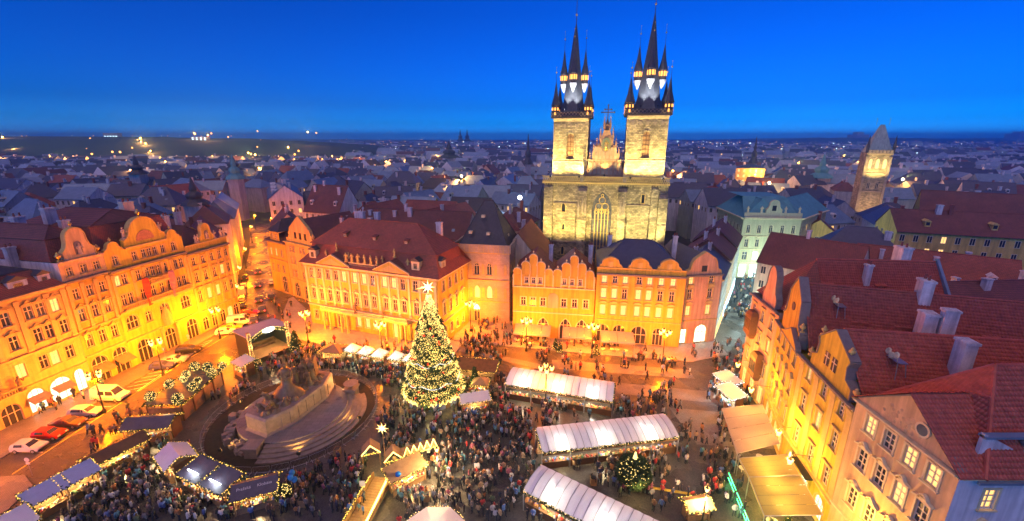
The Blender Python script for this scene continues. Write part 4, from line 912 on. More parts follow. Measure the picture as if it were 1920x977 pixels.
# buttresses with set-offs, string courses
def butt(x, w, pr, z1, nm='buttress'):
    q = MB(); q.prism([(0,0), (-pr,0), (-pr,z1*.34), (-pr*.8,z1*.37), (-pr*.8,z1*.68), (-pr*.6,z1*.71), (-pr*.6,z1-1.2), (0,z1)], 'x', x-w/2, x+w/2)
    return q.build(nm, MT['stone'], root)
butt(1.3, 2.6, 2.0, 30.5); butt(11.2, 2.6, 2.2, 29.5); butt(22.3, 2.3, 2.2, 29.5); butt(31.0, 1.8, 1.4, 30.5); butt(33.4, 2.4, 2.2, 28.0)
for z in (12.8, 24.4):
    for x0, x1 in ((2.6, 9.9), (23.5, 30.1)): MB().prism([(0,z), (-.3,z+.1), (-.3,z+.3), (0,z+.4)], 'x', x0, x1).build('string_course', MT['stone_d'], root)
def pinnacle(x, y, z, h, w=.5, m='stone_d'):
    q = MB().box(-w/2,-w/2,0,w/2,w/2,h*.4); q.lathe([(w*.72,h*.4), (w*.30,h*.62), (.03,h)], 4, (0,0,0), 0, 1, 1, PI/4)
    for k in range(3):
        zz = h*(.5+.15*k); r = w*(.62-.16*k)
        for a in range(4): q.sph((r*.7*math.cos(a*PI/2+PI/4), r*.7*math.sin(a*PI/2+PI/4), zz), .08*w*2, 5, 4)
    return q.build('pinnacle', MT[m], root, loc=(x, y, z))
for x, z in ((10.2, 21.5), (11.3, 22.0), (12.2, 21.5), (22.0, 21.5), (22.8, 22.0)): pinnacle(x, -1.7, z, 6.5, .7)
# balustrade of diamond lattice between towers and across
m = MB(); m.box(-.5,-1.3,30.4,W+.2,.4,30.9); m.box(-.5,-1.35,32.25,W+.2,-1.0,32.5); n = 62
for i in range(n):
    x0 = -.4+i*(W+.5)/n; x1 = x0+(W+.5)/n
    m.cyl((x0,-1.18,30.95), (x1,-1.18,32.25), .09, .09, 4); m.cyl((x1,-1.18,30.95), (x0,-1.18,32.25), .09, .09, 4)
tag(m.build('balustrade', MT['trim'], root), kind='stuff')
for i in range(48): MB().box(-.14,-.9,0,.14,0,.5).build('corbel', MT['stone'], root, loc=(.2+i*.72, 0, 29.9))
pinnacle(10.8, -.9, 31, 8.5, .9); pinnacle(22.6, -.9, 31, 8.0, .9)
# central gable
q = MB().prism([(11.6, 31.2), (22.4, 31.2), (22.3, 33.4), (18.6, 42.5), (17.4, 46.5), (16.6, 46.5), (15.4, 42.5), (11.7, 33.4)], 'y', .6, 1.6).build('gable_wall', MT['gable_st'], root)
for r_, (z, n, hw) in enumerate(((33.0, 8, 4.6), (37.2, 6, 3.1))):
    for i in range(n):
        x = 17.0-hw+(i+.5)*2*hw/n
        MB().prism(shape(-hw/n*.72, hw/n*.72, 0, 3.4, 2), 'y', .42, .6).build('blind_arch', MT['stone_d'], q, loc=(x, 0, z)); MB().box(x-hw/n-.12,.3,z-.3,x-hw/n+.12,.6,z+3.8).build('shaft', MT['gable_st'], q)
MB().box(12.0,.3,36.8,22.0,.6,37.1).build('string_course', MT['stone_d'], q)
MB().prism([(17.0+1.35*math.cos(2*PI*i/16), 41.2+1.85*math.sin(2*PI*i/16)) for i in range(16)], 'y', .3, .58).build('gilded_aureole', MT['gold'], q)
o = inst('gilded_statue', statue_mesh('gold', 1), q, (17.0, .15, 39.8), sc=1.4)
for t in range(6):
    f = t/5
    for sgn in (-1, 1):
        pinnacle(17.0+sgn*(5.3-4.5*f), 1.1, 33.3+12.0*f*(.55+.45*f), 5.2-1.2*f, .62, 'gable_st')
m = MB().lathe([(.9,0), (.5,1.6), (.16,3.0)], 6).box(-.13,-.1,2.6,.13,.1,6.6).box(-1.7,-.1,4.6,1.7,.1,4.9).box(-.9,-.1,5.4,.9,.1,5.62)
for x, z in ((-1.7,4.75), (1.7,4.75), (0,6.6), (-.9,5.5), (.9,5.5)): m.sph((x,0,z), .24, 6, 4)
m.build('gable_cross', MT['darkwood'], root, loc=(17.0, 1.1, 45.0))
# nave behind
MB().poly([(3,16,0), (3,60,0), (3,60,24), (3,16,24)]).poly([(31.5,16,0), (31.5,60,0), (31.5,60,24), (31.5,16,24)]).poly([(3,60,0), (31.5,60,0), (31.5,60,24), (3,60,24)]).build('nave_wall', MT['stone'], root)
MB().poly([(3,12,24), (3,60,24), (17.2,60,42), (17.2,12,42)]).poly([(31.5,12,24), (31.5,60,24), (17.2,60,42), (17.2,12,42)]).poly([(3,60,24), (31.5,60,24), (17.2,60,42)]).build('nave_roof', MT['spire'], root)
MT['belfry_lit'] = nosample(mat('belfry_window_lit', (.3,.12,.03), .6, .4, 3, emit=1.6, ecol=(1,.36,.06)))
def tower(cx, cy, hw, zg, k, spire_h):
    x0, x1, y0, y1 = cx-hw, cx+hw, cy-hw, cy+hw
    m = MB()
    wallop = [(cx-.95, cx+.95, zg-11.2, zg-4.2, 1)]
    wall_ops(m, x0, x1, 31, zg, wallop, .7, (0, y0, 0)) ; m.poly([(x0,y1,31), (x0,y0,31), (x0,y0,zg), (x0,y1,zg)]); m.poly([(x1,y0,31), (x1,y1,31), (x1,y1,zg), (x1,y0,zg)]); m.poly([(x0,y1,31), (x1,y1,31), (x1,y1,zg), (x0,y1,zg)])
    t = m.build('tower', MT['stone'], root)
    MB().prism(shape(cx-.95, cx+.95, zg-11.2, zg-4.2, 1), 'y', y0+.5, y0+.55).build('belfry_louvre', MT['wood_l'], t)
    for i in range(5): MB().box(cx-.9,y0+.35,0,cx+.9,y0+.5,.12).build('louvre_bar', MT['wood'], t, loc=(0,0,zg-10.2+i*1.2))
    MB().box(cx-.07,y0+.32,zg-11.2,cx+.07,y0+.5,zg-4.3).build('mullion', MT['wood'], t)
    s_ = inst('window_surround', surr_mesh(1.9, 7.0, 1, 'stone'), t, (cx, y0, zg-11.2)); s_.scale = (1.15, 2, 1.03)
    MB().prism([(y0,zg-12.0), (y0-.25,zg-11.9), (y0-.25,zg-11.7), (y0,zg-11.6)], 'x', x0, x1).build('string_course', MT['stone_d'], t)
    MB().prism([(y0,zg-.9), (y0-.7,zg-.1), (y0-.7,zg), (y0,zg)], 'x', x0, x1).build('cornice', MT['stone_d'], t)
    for i in range(5): MB().box(-.35*k,y0-.12,0,.35*k,y0,1.0).build('coat_of_arms' if k > 1 else 'corbel_stone', MT['stone_d'], t, loc=(x0+(i+.8)*2*hw/5.6, 0, zg-2.5))
    # dark timber gallery
    e = .7; gl = MB().box(x0-e,y0-e,zg,x1+e,y1+e,zg+.4)
    for a, c, d, f in ((x0-e,y0-e,x1+e,y0-e+.2), (x0-e,y1+e-.2,x1+e,y1+e), (x0-e,y0-e+.2,x0-e+.2,y1+e-.2), (x1+e-.2,y0-e+.2,x1+e,y1+e-.2)): gl.box(a,c,zg+.4,d,f,zg+1.7)
    gl.build('gallery', MT['darkwood'], t)
    lat = MB(); n = 12
    for i in range(n):
        a = x0-e+i*(2*hw+2*e)/n; c = a+(2*hw+2*e)/n; lat.cyl((a,y0-e-.04,zg+.45), (c,y0-e-.04,zg+1.6), .06, .06, 4); lat.cyl((c,y0-e-.04,zg+.45), (a,y0-e-.04,zg+1.6), .06, .06, 4)
    tag(lat.build('gallery_lattice', MT['stone_d'], t), kind='stuff')
    # corner turrets
    for sx in (-1, 1):
        for sy in (-1, 1):
            X, Y = cx+sx*(hw-.4), cy+sy*(hw-.4)
            q = MB().lathe([(1.15*k,0), (1.15*k,2.9), (1.35*k,2.95), (1.3*k,3.2)], 8, (0,0,0)).build('corner_turret', MT['darkwood'], root, loc=(X, Y, zg+.3))
            MB().lathe([(1.3*k,3.2), (.62*k,5.6), (.05,9.4), (.04,11.6)], 8).build('turret_spire', MT['spire'], q)
            MB().sph((0,0,11.7), .22, 7, 5).sph((0,0,13.0), .1, 6, 4).cyl((0,0,11.6), (0,0,13.2), .03).build('finial', MT['gold'], q)
            for a in (-PI/2-.75, -PI/2, -PI/2+.75, 0 if sx > 0 else PI):
                for zz in (.55, 1.75):
                    o = MB().box(-.2,-.03,0,.2,.03,.75).build('turret_window', MT['belfry_lit'], q, loc=(1.13*k*math.cos(a), 1.13*k*math.sin(a), zz)); o.rotation_euler = (0, 0, a+PI/2)
    # main spire: steep octagonal roof on a square foot
    sp = MB().lathe([(hw*1.30,0), (hw*.80,1.6), (hw*.60,4.2), (hw*.46,9.6), (hw*.30,15.0), (hw*.14,21.0), (.10,spire_h), (.07,spire_h+7)], 8, (0,0,0), 0, 1, 1, PI/8).build('spire', MT['spire'], root, loc=(cx, cy, zg+.4))
    MB().sph((0,0,spire_h+2), .3, 7, 5).build('finial', MT['gold'], sp)
    # hanging turrets half-way up
    for a in (-PI/2, 0, PI/2, PI):
        r = hw*.60; X, Y = cx+r*math.cos(a), cy+r*math.sin(a)
        q = MB().lathe([(.12,-2.6), (.35,-2.0), (1.0*k,-.6), (1.05*k,-.2)], 8).build('turret_corbel', MT['chim'], root, loc=(X, Y, zg+9.6))
        MB().lathe([(.95*k,-.2), (.95*k,.5), (1.0*k,.55), (1.0*k,2.2), (1.18*k,2.3)], 8).build('lantern', MT['darkwood'], q)
        for j in range(8):
            aa = j*PI/4+PI/8; o = MB().box(-.24*k,-.03,0,.24*k,.03,1.2).build('lantern_window', MT['belfry_lit'], q, loc=(.97*k*math.cos(aa), .97*k*math.sin(aa), .75)); o.rotation_euler = (0, 0, aa+PI/2)
        MB().lathe([(1.18*k,2.3), (.55*k,5.0), (.05,8.8), (.035,11.4)], 8).build('turret_spire', MT['spire'], q)
        MB().sph((0,0,11.5), .22, 7, 5).sph((0,0,13.4), .1, 6, 4).cyl((0,0,11.4), (0,0,13.6), .03).build('finial', MT['gold'], q)
tower(7.0, 5.6, 4.9, 48.3, .95, 24.6)
tower(27.6, 5.9, 5.4, 48.8, 1.05, 25.6)
# parish roofs against the foot of the church
MB().add([(23,-1,12), (32,-1,12), (32,-9,9), (23,-9,9), (27.5,-4,15.5)], [(0,4,1), (1,4,2), (2,4,3), (3,4,0)]).build('porch_roof', MT['slate'], root)
def floodlight(label, p, aim, energy, col, spot=70, lens='lamp_white'):
    t = thing('floodlight', label, 'floodlight', p)
    MB().box(-.25,-.1,-.2,.25,.1,.2).cyl((0,0,-.2), (0,0,-.6), .04).build('housing', MT['iron'], t)
    d = Vector(aim)-Vector(p)
    o = MB().box(-.22,-.02,-.17,.22,.02,.17).build('lens', MT[lens], t); o.location = Vector((d.x, d.y, 0)).normalized()*.14; o.rotation_euler = (0, 0, math.atan2(d.y, d.x)-PI/2)
    l_ = light('flood', d.normalized()*.35, energy, col, t, .25, spot); l_.rotation_euler = d.to_track_quat('-Z', 'Y').to_euler()
    return t
FW = (1.0, .74, .24)
def cw(x, y, z): return b.W2(x, y, z)
for nm, x, ax, en, cl in (('left corner', 3.0, 5.0, 6400, FW), ('left middle', 12.2, 11.0, 5200, FW), ('right middle', 21.4, 21.0, 5200, (1,.80,.28)), ('right corner', 31.5, 29.0, 6400, (1,.84,.32))):
    floodlight('roof floodlight aimed up at the church wall from its '+nm, cw(x, -8.5, 15.5), cw(ax, 0, 25), en, cl, 135)
for nm, x, y, z, ax, az, en in (('left end of the left tower parapet', 2.2, -1.0, 33.0, 5.0, 43, 3000), ('right end of the left tower parapet', 10.2, -1.0, 33.0, 9.0, 43, 2200), ('left end of the right tower parapet', 24, -1.0, 33.0, 26.0, 43, 2200), ('right end of the right tower parapet', 32.4, -1.0, 33.0, 29.0, 43, 3000)):
    floodlight('small floodlight at the '+nm, cw(x, y-3.2, z-.4), cw(ax, 2, az), en*3.4, FW, 125)
for nm, cx, zg in (('left', 7.0, 48.3), ('right', 27.6, 48.8)):
    for dx in (-2.2, 2.2): floodlight('spire floodlight on the %s tower gallery, %s' % (nm, 'left one' if dx < 0 else 'right one'), cw(cx+dx, .4, zg+2.4), cw(cx+dx*.45, 4.4, zg+9), 5200, (.85,.92,1), 60)
floodlight('floodlight below the gilded gable statue', cw(17, -2.0, 33), cw(17, .8, 41), 3000, (1,.56,.16), 85)
# ------------------------------------------------------------------ the town behind the square
_sw = {}
def simple_window(lit=None):
    k = lit or 'glass'
    if k not in _sw:
        q = MB().box(-.62,-.08,-.1,.62,.02,0, 0).box(-.55,-.05,0,-.47,.02,1.6, 0).box(.47,-.05,0,.55,.02,1.6, 0).box(-.55,-.05,1.6,.55,.02,1.7, 0).box(-.04,-.05,0,.04,.02,1.6, 0)
        q.add([(-.47,-.01,0), (.47,-.01,0), (.47,-.01,1.6), (-.47,-.01,1.6)], [(0,1,2,3)], 1)
        _sw[k] = q.mesh('window', [MT['frame'], MT[k]])
    return _sw[k]
WALLS = [('pl_cream','cream'), ('pl_white','white'), ('pl_white','white'), ('pl_grey','grey'), ('pl_peach','peach'), ('pl_ochre','ochre'), ('pl_rose','rose'), ('pl_green','greenish')]
ROOFS = [('rooft','red tiled'), ('rooft2','brown tiled'), ('rooft2','brown tiled'), ('slate_b','blue slate'), ('slate','dark slate'), ('sheet','pale sheet-metal'), ('sheet','pale sheet-metal'), ('slate_b','blue slate')]
def house(x, y, rz, w, d, H, zr, wi, ri, hipped, nch, label, group='houses of the old town', ndorm=0, wins=True, lit=.07, rows=2):
    t = thing('town_house', label, 'house', (x, y, 0), rz, group)
    wm, rm = MT[WALLS[wi][0]], MT[ROOFS[ri][0]]
    a, c = w/2, d/2; m = MB()
    m.poly([(-a,-c,0), (a,-c,0), (a,-c,H), (-a,-c,H)]); m.poly([(a,c,0), (-a,c,0), (-a,c,H), (a,c,H)])
    if hipped: m.poly([(a,-c,0), (a,c,0), (a,c,H), (a,-c,H)]); m.poly([(-a,c,0), (-a,-c,0), (-a,-c,H), (-a,c,H)])
    else: m.poly([(a,-c,0), (a,c,0), (a,c,H), (a,0,zr-.1), (a,-c,H)]); m.poly([(-a,c,0), (-a,-c,0), (-a,-c,H), (-a,0,zr-.1), (-a,c,H)])
    m.build('wall', wm, t)
    e = .45; ins = min(c, a*.8) if hipped else 0; z0 = H-.15
    r0 = [(-a-e*.3,-c-e,z0), (a+e*.3,-c-e,z0), (a+e*.3,c+e,z0), (-a-e*.3,c+e,z0)]; rd = [(-a+ins-(0 if hipped else e*.3),0,zr), (a-ins+(0 if hipped else e*.3),0,zr)]
    m = MB(); m.poly([r0[0], r0[1], rd[1], rd[0]]); m.poly([r0[2], r0[3], rd[0], rd[1]])
    if hipped: m.poly([r0[1], r0[2], rd[1]]); m.poly([r0[3], r0[0], rd[0]])
    m.box(-a-e*.3,-c-e-.12,z0-.12,a+e*.3,-c-e,z0+.02); m.cyl(rd[0], rd[1], .14, .14, 5)
    ro = m.build('roof', rm, t)
    for i in range(nch):
        cx, cy = random.uniform(-a*.85, a*.85), random.uniform(-c*.5, c*.5); cz = zr-abs(cy)/c*(zr-H)-1.2; ch = random.uniform(2.2, 3.6); cw_ = random.uniform(.6, 1.3)
        MB().box(-cw_/2,-.4,0,cw_/2,.4,ch).box(-cw_/2-.1,-.5,ch,cw_/2+.1,.5,ch+.16).build('chimney', MT['chim'] if random.random() < .75 else MT['rooft'], t, loc=(cx, cy, cz))
    for i in range(ndorm):
        dx = -a+(i+.5)*w/ndorm
        if hipped and abs(dx) > a-ins*.6: continue
        f = .28; yy = -c*(1-f); zz = H+(zr-H)*f
        if random.random() < .5:
            o = MB().box(-.6,-.1,-.5,.6,1.6,1.1).prism([(-.75,1.1), (.75,1.1), (0,1.6)], 'y', -.2, 2.2).build('dormer', wm, t, loc=(dx, yy-.3, zz+.1))
            MB().box(-.4,-.14,.1,.4,-.1,.95).build('pane', MT['lit'] if random.random() < lit else MT['glass'], o)
        else:
            o = MB().box(-.45,-.5,0,.45,.5,.1).build('skylight', MT['sheet'], t, loc=(dx, yy, zz+.08)); o.rotation_euler = (math.atan2(zr-H, c), 0, 0)
    if wins:
        n = max(2, int(w/2.7)); th_ = rz
        # faces turned towards the square
        for sx, sy, ln, ang in ((0,-1,w,0), (1,0,d,PI/2), (-1,0,d,-PI/2)):
            nx, ny = sx*math.cos(rz)-sy*math.sin(rz), sx*math.sin(rz)+sy*math.cos(rz)
            vx, vy = -x, -y; L = math.hypot(vx, vy)
            if (nx*vx+ny*vy)/L < .25: continue
            n = max(2, int(ln/2.7))
            for k in range(n):
                u = -ln/2+(k+.5)*ln/n
                for r_ in range(rows):
                    z = H-2.6-r_*3.3
                    px, py = (u, -c-.02) if sy else (sx*(a+.02), u*sx)
                    inst('window', simple_window('lit' if random.random() < lit else None), t, (px, py, z), ang)
    return t
def facing(x, y): return math.atan2(-y, -x)+PI/2     # turn the long front towards the square
NUM = ['first', 'second', 'third', 'fourth', 'fifth', 'sixth', 'seventh', 'eighth', 'ninth', 'tenth', 'eleventh', 'twelfth', 'thirteenth', 'fourteenth', 'fifteenth', 'sixteenth', 'seventeenth', 'eighteenth', 'nineteenth', 'twentieth']
# individually recognisable neighbours
house(-28, 126, R(-12), 34, 13, 16.0, 22.6, 0, 1, False, 5, 'long brown-roofed range directly behind the rococo palace', ndorm=4)
house(3.5, 113, R(78), 20, 12, 13.0, 20.5, 0, 0, False, 2, 'red tiled house squeezed between stone tower house and church')
house(-4, 122, R(-12), 15, 10, 15.0, 21.2, 4, 0, True, 1, 'red hipped house behind the stone tower house')
house(-71, 170, R(-20), 17, 13, 15.5, 25.2, 1, 1, False, 3, 'white gabled house with two yellow lit windows behind the corner houses', ndorm=3)
house(-44, 122, R(-15), 12, 10, 17.5, 20.5, 1, 5, True, 2, 'white house with pale metal roof behind the rococo palace ridge')
house(-83.0, 111.6, R(119), 17, 10, 16.5, 22.0, 5, 1, False, 2, 'ochre house with balconies along the left side of the car street', rows=4)
house(-92.0, 128.6, R(120), 17, 10, 19.0, 24, 1, 1, True, 2, 'tall white house on the left side of the car street', rows=5)
house(-103.2, 149.4, R(120), 22, 10, 17.0, 22.5, 3, 3, True, 3, 'grey house far along the left side of the car street', rows=4)
house(-99.4, 188.5, R(-61), 42, 12, 20.0, 25.0, 1, 3, False, 4, 'long white palace with many windows on the right side of the car street', ndorm=8, rows=5)
house(-75.0, 141.6, R(-60), 18, 9, 15.0, 20.0, 0, 1, False, 3, 'cream house with dark roof on the right side of the car street', rows=3)
house(-115.4, 170.6, R(120), 20, 10, 16.5, 21.5, 1, 5, False, 3, 'white house with pale roof farthest up the left side of the car street', rows=4)
house(122, 110, R(-20), 40, 13, 19.6, 24.5, 4, 1, False, 2, 'long peach house with a row of white-framed windows at the right edge', rows=2, ndorm=3)
house(80, 67, R(4), 24, 11, 15.5, 20.5, 1, 1, False, 3, 'white courtyard house behind the tiled roofs at the right')
house(74, 52, R(-86), 16, 12, 16.5, 21.5, 1, 0, True, 2, 'white house with red hipped roof beside the satellite-dish roof')
house(90, 50, R(-80), 18, 12, 15.5, 21.5, 4, 0, True, 2, 'peach house with red hipped roof near the right edge')
house(70, 38, R(-88), 16, 12, 16.5, 21.8, 1, 1, False, 2, 'white house with brown roof behind the yellow gabled house')
house(98, 66, R(-75), 18, 12, 15, 20.5, 0, 3, False, 2, 'cream house with blue slate roof at the right edge')
house(66, 91, R(-50), 18, 11, 16, 22, 0, 1, False, 3, 'cream house with brown roof behind the oriel-bayed house')
house(85, 84, R(-35), 24, 12, 15.5, 21, 1, 0, False, 3, 'white-walled house with long red roof behind the oriel-bayed house', ndorm=3)
house(86, 104, R(-30), 18, 12, 16, 22.0, 3, 3, True, 2, 'grey house with blue hipped roof before the cream bank building')
house(150, 140, R(-35), 26, 13, 18, 26.0, 5, 1, False, 2, 'ochre house with bare gable below the lit gothic gate tower')
house(-112, 84, R(80), 22, 13, 18.5, 25.5, 1, 1, True, 3, 'white house with brown hipped roof behind the yellow palace', ndorm=2)
house(-104, 66, R(80), 20, 12, 18.5, 25, 0, 0, False, 3, 'cream house with red roof behind the narrow orange house')
house(-112, 108, R(70), 20, 12, 18, 23.5, 3, 5, False, 3, 'grey house with pale metal roof behind the orange corner building')
house(-93, 106, R(115), 16, 11, 18, 24, 1, 4, False, 2, 'white house with dark slate roof above the orange corner building')
# the rest of the near town: a jittered grid, the largest-looking ones one by one, the rest as one mass
def blocked(x, y):
    if y < 108 and -98 < x < 108: return True
    if x < -98 and y < 118 and x > -122: return True
    if -22 < x < 66 and y < 190 and x > 2 and y > 108: return True     # church
    if y < 137 and -52 < x < 12: return True
    if 40 < x < 100 and y < 160: return True                # shopping street, bank
    if 100 < x < 168 and y < 126: return True
    if 138 < x < 205 and 120 < y < 225: return True           # gate tower
    # car street corridor
    t = (y-97)/(260-97); sx = -64-82*t
    if 97 < y < 262 and abs(x-sx) < 24: return True
    return False
cand = []
y = 60.; r_i = 0
while y < 620:
    step = 15+y*.012; cw_ = 19+y*.012
    n = int((1.24*y+40)*2/cw_)
    off = random.uniform(0, cw_)
    for i in range(n):
        x = -(1.24*y+40)+off+i*cw_
        jx, jy = x+random.uniform(-2, 2), y+random.uniform(-2.5, 2.5)
        if y < 105 and abs(x) < 96: continue
        if random.random() < .07: continue
        if blocked(jx, jy): continue
        cand.append((math.hypot(jx, jy), jx, jy, r_i, i))
    y += step; r_i += 1
cand.sort()
ZN = [(-1.3,'behind the left facades'), (-.62,'left of the car street'), (-.40,'behind the car street corner'), (-.12,'behind the rococo palace'), (.06,'left of the church'), (.42,'right of the church'), (.72,'behind the cream bank'), (.95,'around the gate tower'), (9,'at the right edge')]
mass = []; seen = {}
for k, (dist, x, y, r_i, i) in enumerate(cand):
    w, d = random.uniform(15, 21), random.uniform(10, 13); H = random.uniform(13.0, 17.5)-max(0, (y-300)/300)*1.5; zr = H+random.uniform(4.2, 6.6)
    wi, ri = random.randrange(len(WALLS)), random.randrange(len(ROOFS)); hp = random.random() < .35
    rz = random.choice([R(-14), R(-14), R(76), R(-30), R(60), R(8)])+random.uniform(-.12, .12)
    if dist > 190 and random.random() < .72: ri = random.choice([3, 5, 6, 7, 7]); wi = random.choice([1, 2, 3, 0, 7])  # farther houses get bluer roofs and cooler walls in place of haze
    if k < 262:
        nch = random.choice([1, 2, 2, 3]); nd = random.choice([0, 0, 2, 3])
        t_ = x/y; zone = next(nm for lim, nm in ZN if t_ < lim)
        base = '%s house with %s %s roof %s' % (WALLS[wi][1], ROOFS[ri][1], 'hipped' if hp else 'gabled', zone)
        c_ = seen.get(base, 0); seen[base] = c_+1
        lb = base if c_ == 0 else '%s, %s nearest such' % (base, NUM[c_]) if c_ < len(NUM) else base
        house(x, y, rz, w, d, H, zr, wi, ri, hp, nch, lb, ndorm=nd, wins=dist < 300, lit=.13, rows=2 if dist < 190 else 1)
    else: mass.append((x, y, rz, w, d, H, zr, wi, ri))
y = 620.
while y < 2600:
    n = int(y*1.25*2/(34+y*.02))
    for i in range(n):
        x = -1.25*y+(i+random.random())*2.5*y/n
        if x/y < -.38 and y > 560: continue
        mass.append((x, y+random.uniform(0, 20), random.uniform(-.5, .5), random.uniform(18, 40), random.uniform(12, 20), random.uniform(11, 22)+(y > 1500)*random.uniform(0, 8), 0, random.choice([1, 1, 3, 3, 0, 7]), random.choice([3, 3, 4, 5, 6, 7, 1])))  # bluish roof mix stands in for haze over the far town
    y += 24+y*.022
V, F, Cc = [], [], []
for x, y, rz, w, d, H, zr, wi, ri in mass:
    zr = zr or H+random.uniform(2, 6); c, s = math.cos(rz), math.sin(rz); a, e = w/2, d/2; b0 = len(V)
    for px, py, pz in ((-a,-e,0), (a,-e,0), (a,e,0), (-a,e,0), (-a,-e,H), (a,-e,H), (a,e,H), (-a,e,H), (-a,0,zr), (a,0,zr)): V.append((x+px*c-py*s, y+px*s+py*c, pz))
    wc = [(.62,.56,.42), (.7,.69,.66), (.7,.69,.66), (.42,.41,.40), (.62,.44,.28), (.55,.43,.25), (.6,.4,.34), (.42,.47,.36)][wi]
    rc = [(.20,.065,.05), (.14,.055,.05), (.14,.055,.05), (.07,.075,.11), (.055,.05,.055), (.30,.38,.44), (.22,.30,.38), (.07,.075,.11)][ri]
    for f, col in (((0,1,5,4), wc), ((2,3,7,6), wc), ((1,2,6,9,5), wc), ((3,0,4,8,7), wc), ((4,5,9,8), rc), ((6,7,8,9), rc)): F.append(tuple(i+b0 for i in f)); Cc.append((*col, 1))
    if random.random() < .5:
        for _ in range(random.choice([1, 1, 2, 3])):
            b0 = len(V); u = random.uniform(-a*.8, a*.8); z0 = H-random.choice([2.4, 2.4, 5.2]); k_ = max(.55, y*.0012)
            for px, pz in ((-k_, 0), (k_, 0), (k_, 2.4*k_), (-k_, 2.4*k_)): V.append((x+(u+px)*c-(-e-.05)*s, y+(u+px)*s+(-e-.05)*c, min(z0+pz, H-.1)))
            F.append((b0, b0+1, b0+2, b0+3)); Cc.append((-1, 0, 0, 1))
    if random.random() < .8:
        b0 = len(V); cx, cy, ch = random.uniform(-a*.7, a*.7), random.uniform(-e*.3, e*.3), 2.6; hw = random.uniform(.5, 1.1)
        for pz in (zr-1.5, zr-1.5+ch):
            for px, py in ((-hw,-.5), (hw,-.5), (hw,.5), (-hw,.5)): V.append((x+(cx+px)*c-(cy+py)*s, y+(cx+px)*s+(cy+py)*c, pz))
        for f in ((0,1,5,4), (1,2,6,5), (2,3,7,6), (3,0,4,7), (4,5,6,7)): F.append(tuple(i+b0 for i in f)); Cc.append((.66,.62,.58,1))
me = bpy.data.meshes.new('distant_town'); me.from_pydata(V, [], F)
at_ = me.attributes.new('Col', 'FLOAT_COLOR', 'FACE'); at_.data.foreach_set('color', np.array(Cc, np.float32).ravel())
MT['town'] = mat('distant_town', (.5,.5,.5), .8, .15, .05, vcol=True); me.materials.append(MT['town']); me.materials.append(MT['lit']); me.materials.append(MT['lit_b'])
me.polygons.foreach_set('material_index', [0 if c_[0] >= 0 else random.choice([1, 1, 2]) for c_ in Cc])
tag(inst('distant_town', me), 'mass of small roofs and walls stretching away to the hills', 'houses', kind='stuff')

MT['pl_bank'] = mat('pl_bank', (.56,.54,.30), .85, .10, .5, .15, 9, streak=.16)
# bank building with the green roof: a chamfered front and two wings
b = Bd('bank_building', 'cream corner building with green copper roof lit from the shopping street', (71.4,131.0), (88.2,129.4), 19.6, 20, 'pl_bank', 'trim_w')
W = b.W; cs = [1.8, 5.0, 8.4, 11.8, 15.0]
b.front([(.3, 4.2, 2.2, cs, 0, None, {i: 'lit_b' for i in range(5)}), (6.0, 2.6, 1.5, cs, 0, None, {1: 'lit_b', 2: 'lit_b', 3: 'lit_b'}), (10.2, 2.4, 1.1, cs, 0, 'tri', None), (14.6, 2.6, 1.1, cs, 1, None, None)]); b.sides('b')
for z in (5.0, 9.2, 13.4): b.course(z, .35, .3)
b.course(18.8, .8, .9); b.front([], z0=19.6, z1=21.0, name='parapet'); b.gable(wave_gable(4.4, 2.6, 3.8), 0, .6, x=W/2, z=21); MB().box(-.6,-.04,.6,.6,0,2.2).build('gable_window', MT['glass'], b.root, loc=(W/2, 0, 21))
for x in (1, 5, 12, 16): b.statue(x, .3, 21, 2.0, 'trim_w')
b.polys('roof', [[(0,.6,20.2), (W,.6,20.2), (W-2,8,25), (2,8,25)], [(2,8,25), (W-2,8,25), (W-2,20,25), (2,20,25)]], 'copper')
bank = b
for nm, A_, B_ in (('left', (73.2,152), (71.4,131.1)), ('right', (88.3,129.5), (107.5,146.0))):
    b = Bd('bank_wing', 'cream %s wing of the green-roofed bank with rows of pilastered windows' % nm, A_, B_, 19.4, 12, 'pl_bank', 'trim_w')
    n = int(b.W/2.5); cs = [(k+.5)*b.W/n for k in range(n)]
    b.front([(.4, 3.6, 1.6, cs, 0, None, 'lit_b'), (6.0, 2.4, 1.1, cs, 0, None, None), (10.2, 2.4, 1.1, cs, 0, None, None), (14.8, 2.0, 1.0, cs, 0, None, None)], det=0, lit=.1); b.sides('b' if nm == 'left' else 'rb')
    for z in (5.0, 9.2, 13.4): b.course(z, .35, .3)
    b.course(18.7, .7, .8); b.hip(19.4, 24.8, 3, 'copper', .3)
    for i in range(4): MB().box(-.5,-.4,0,.5,.4,.1).build('skylight', MT['glass'], b.root, loc=(b.W*(i+1)/5, 2.2, 21.4)).rotation_euler = (R(42), 0, 0)

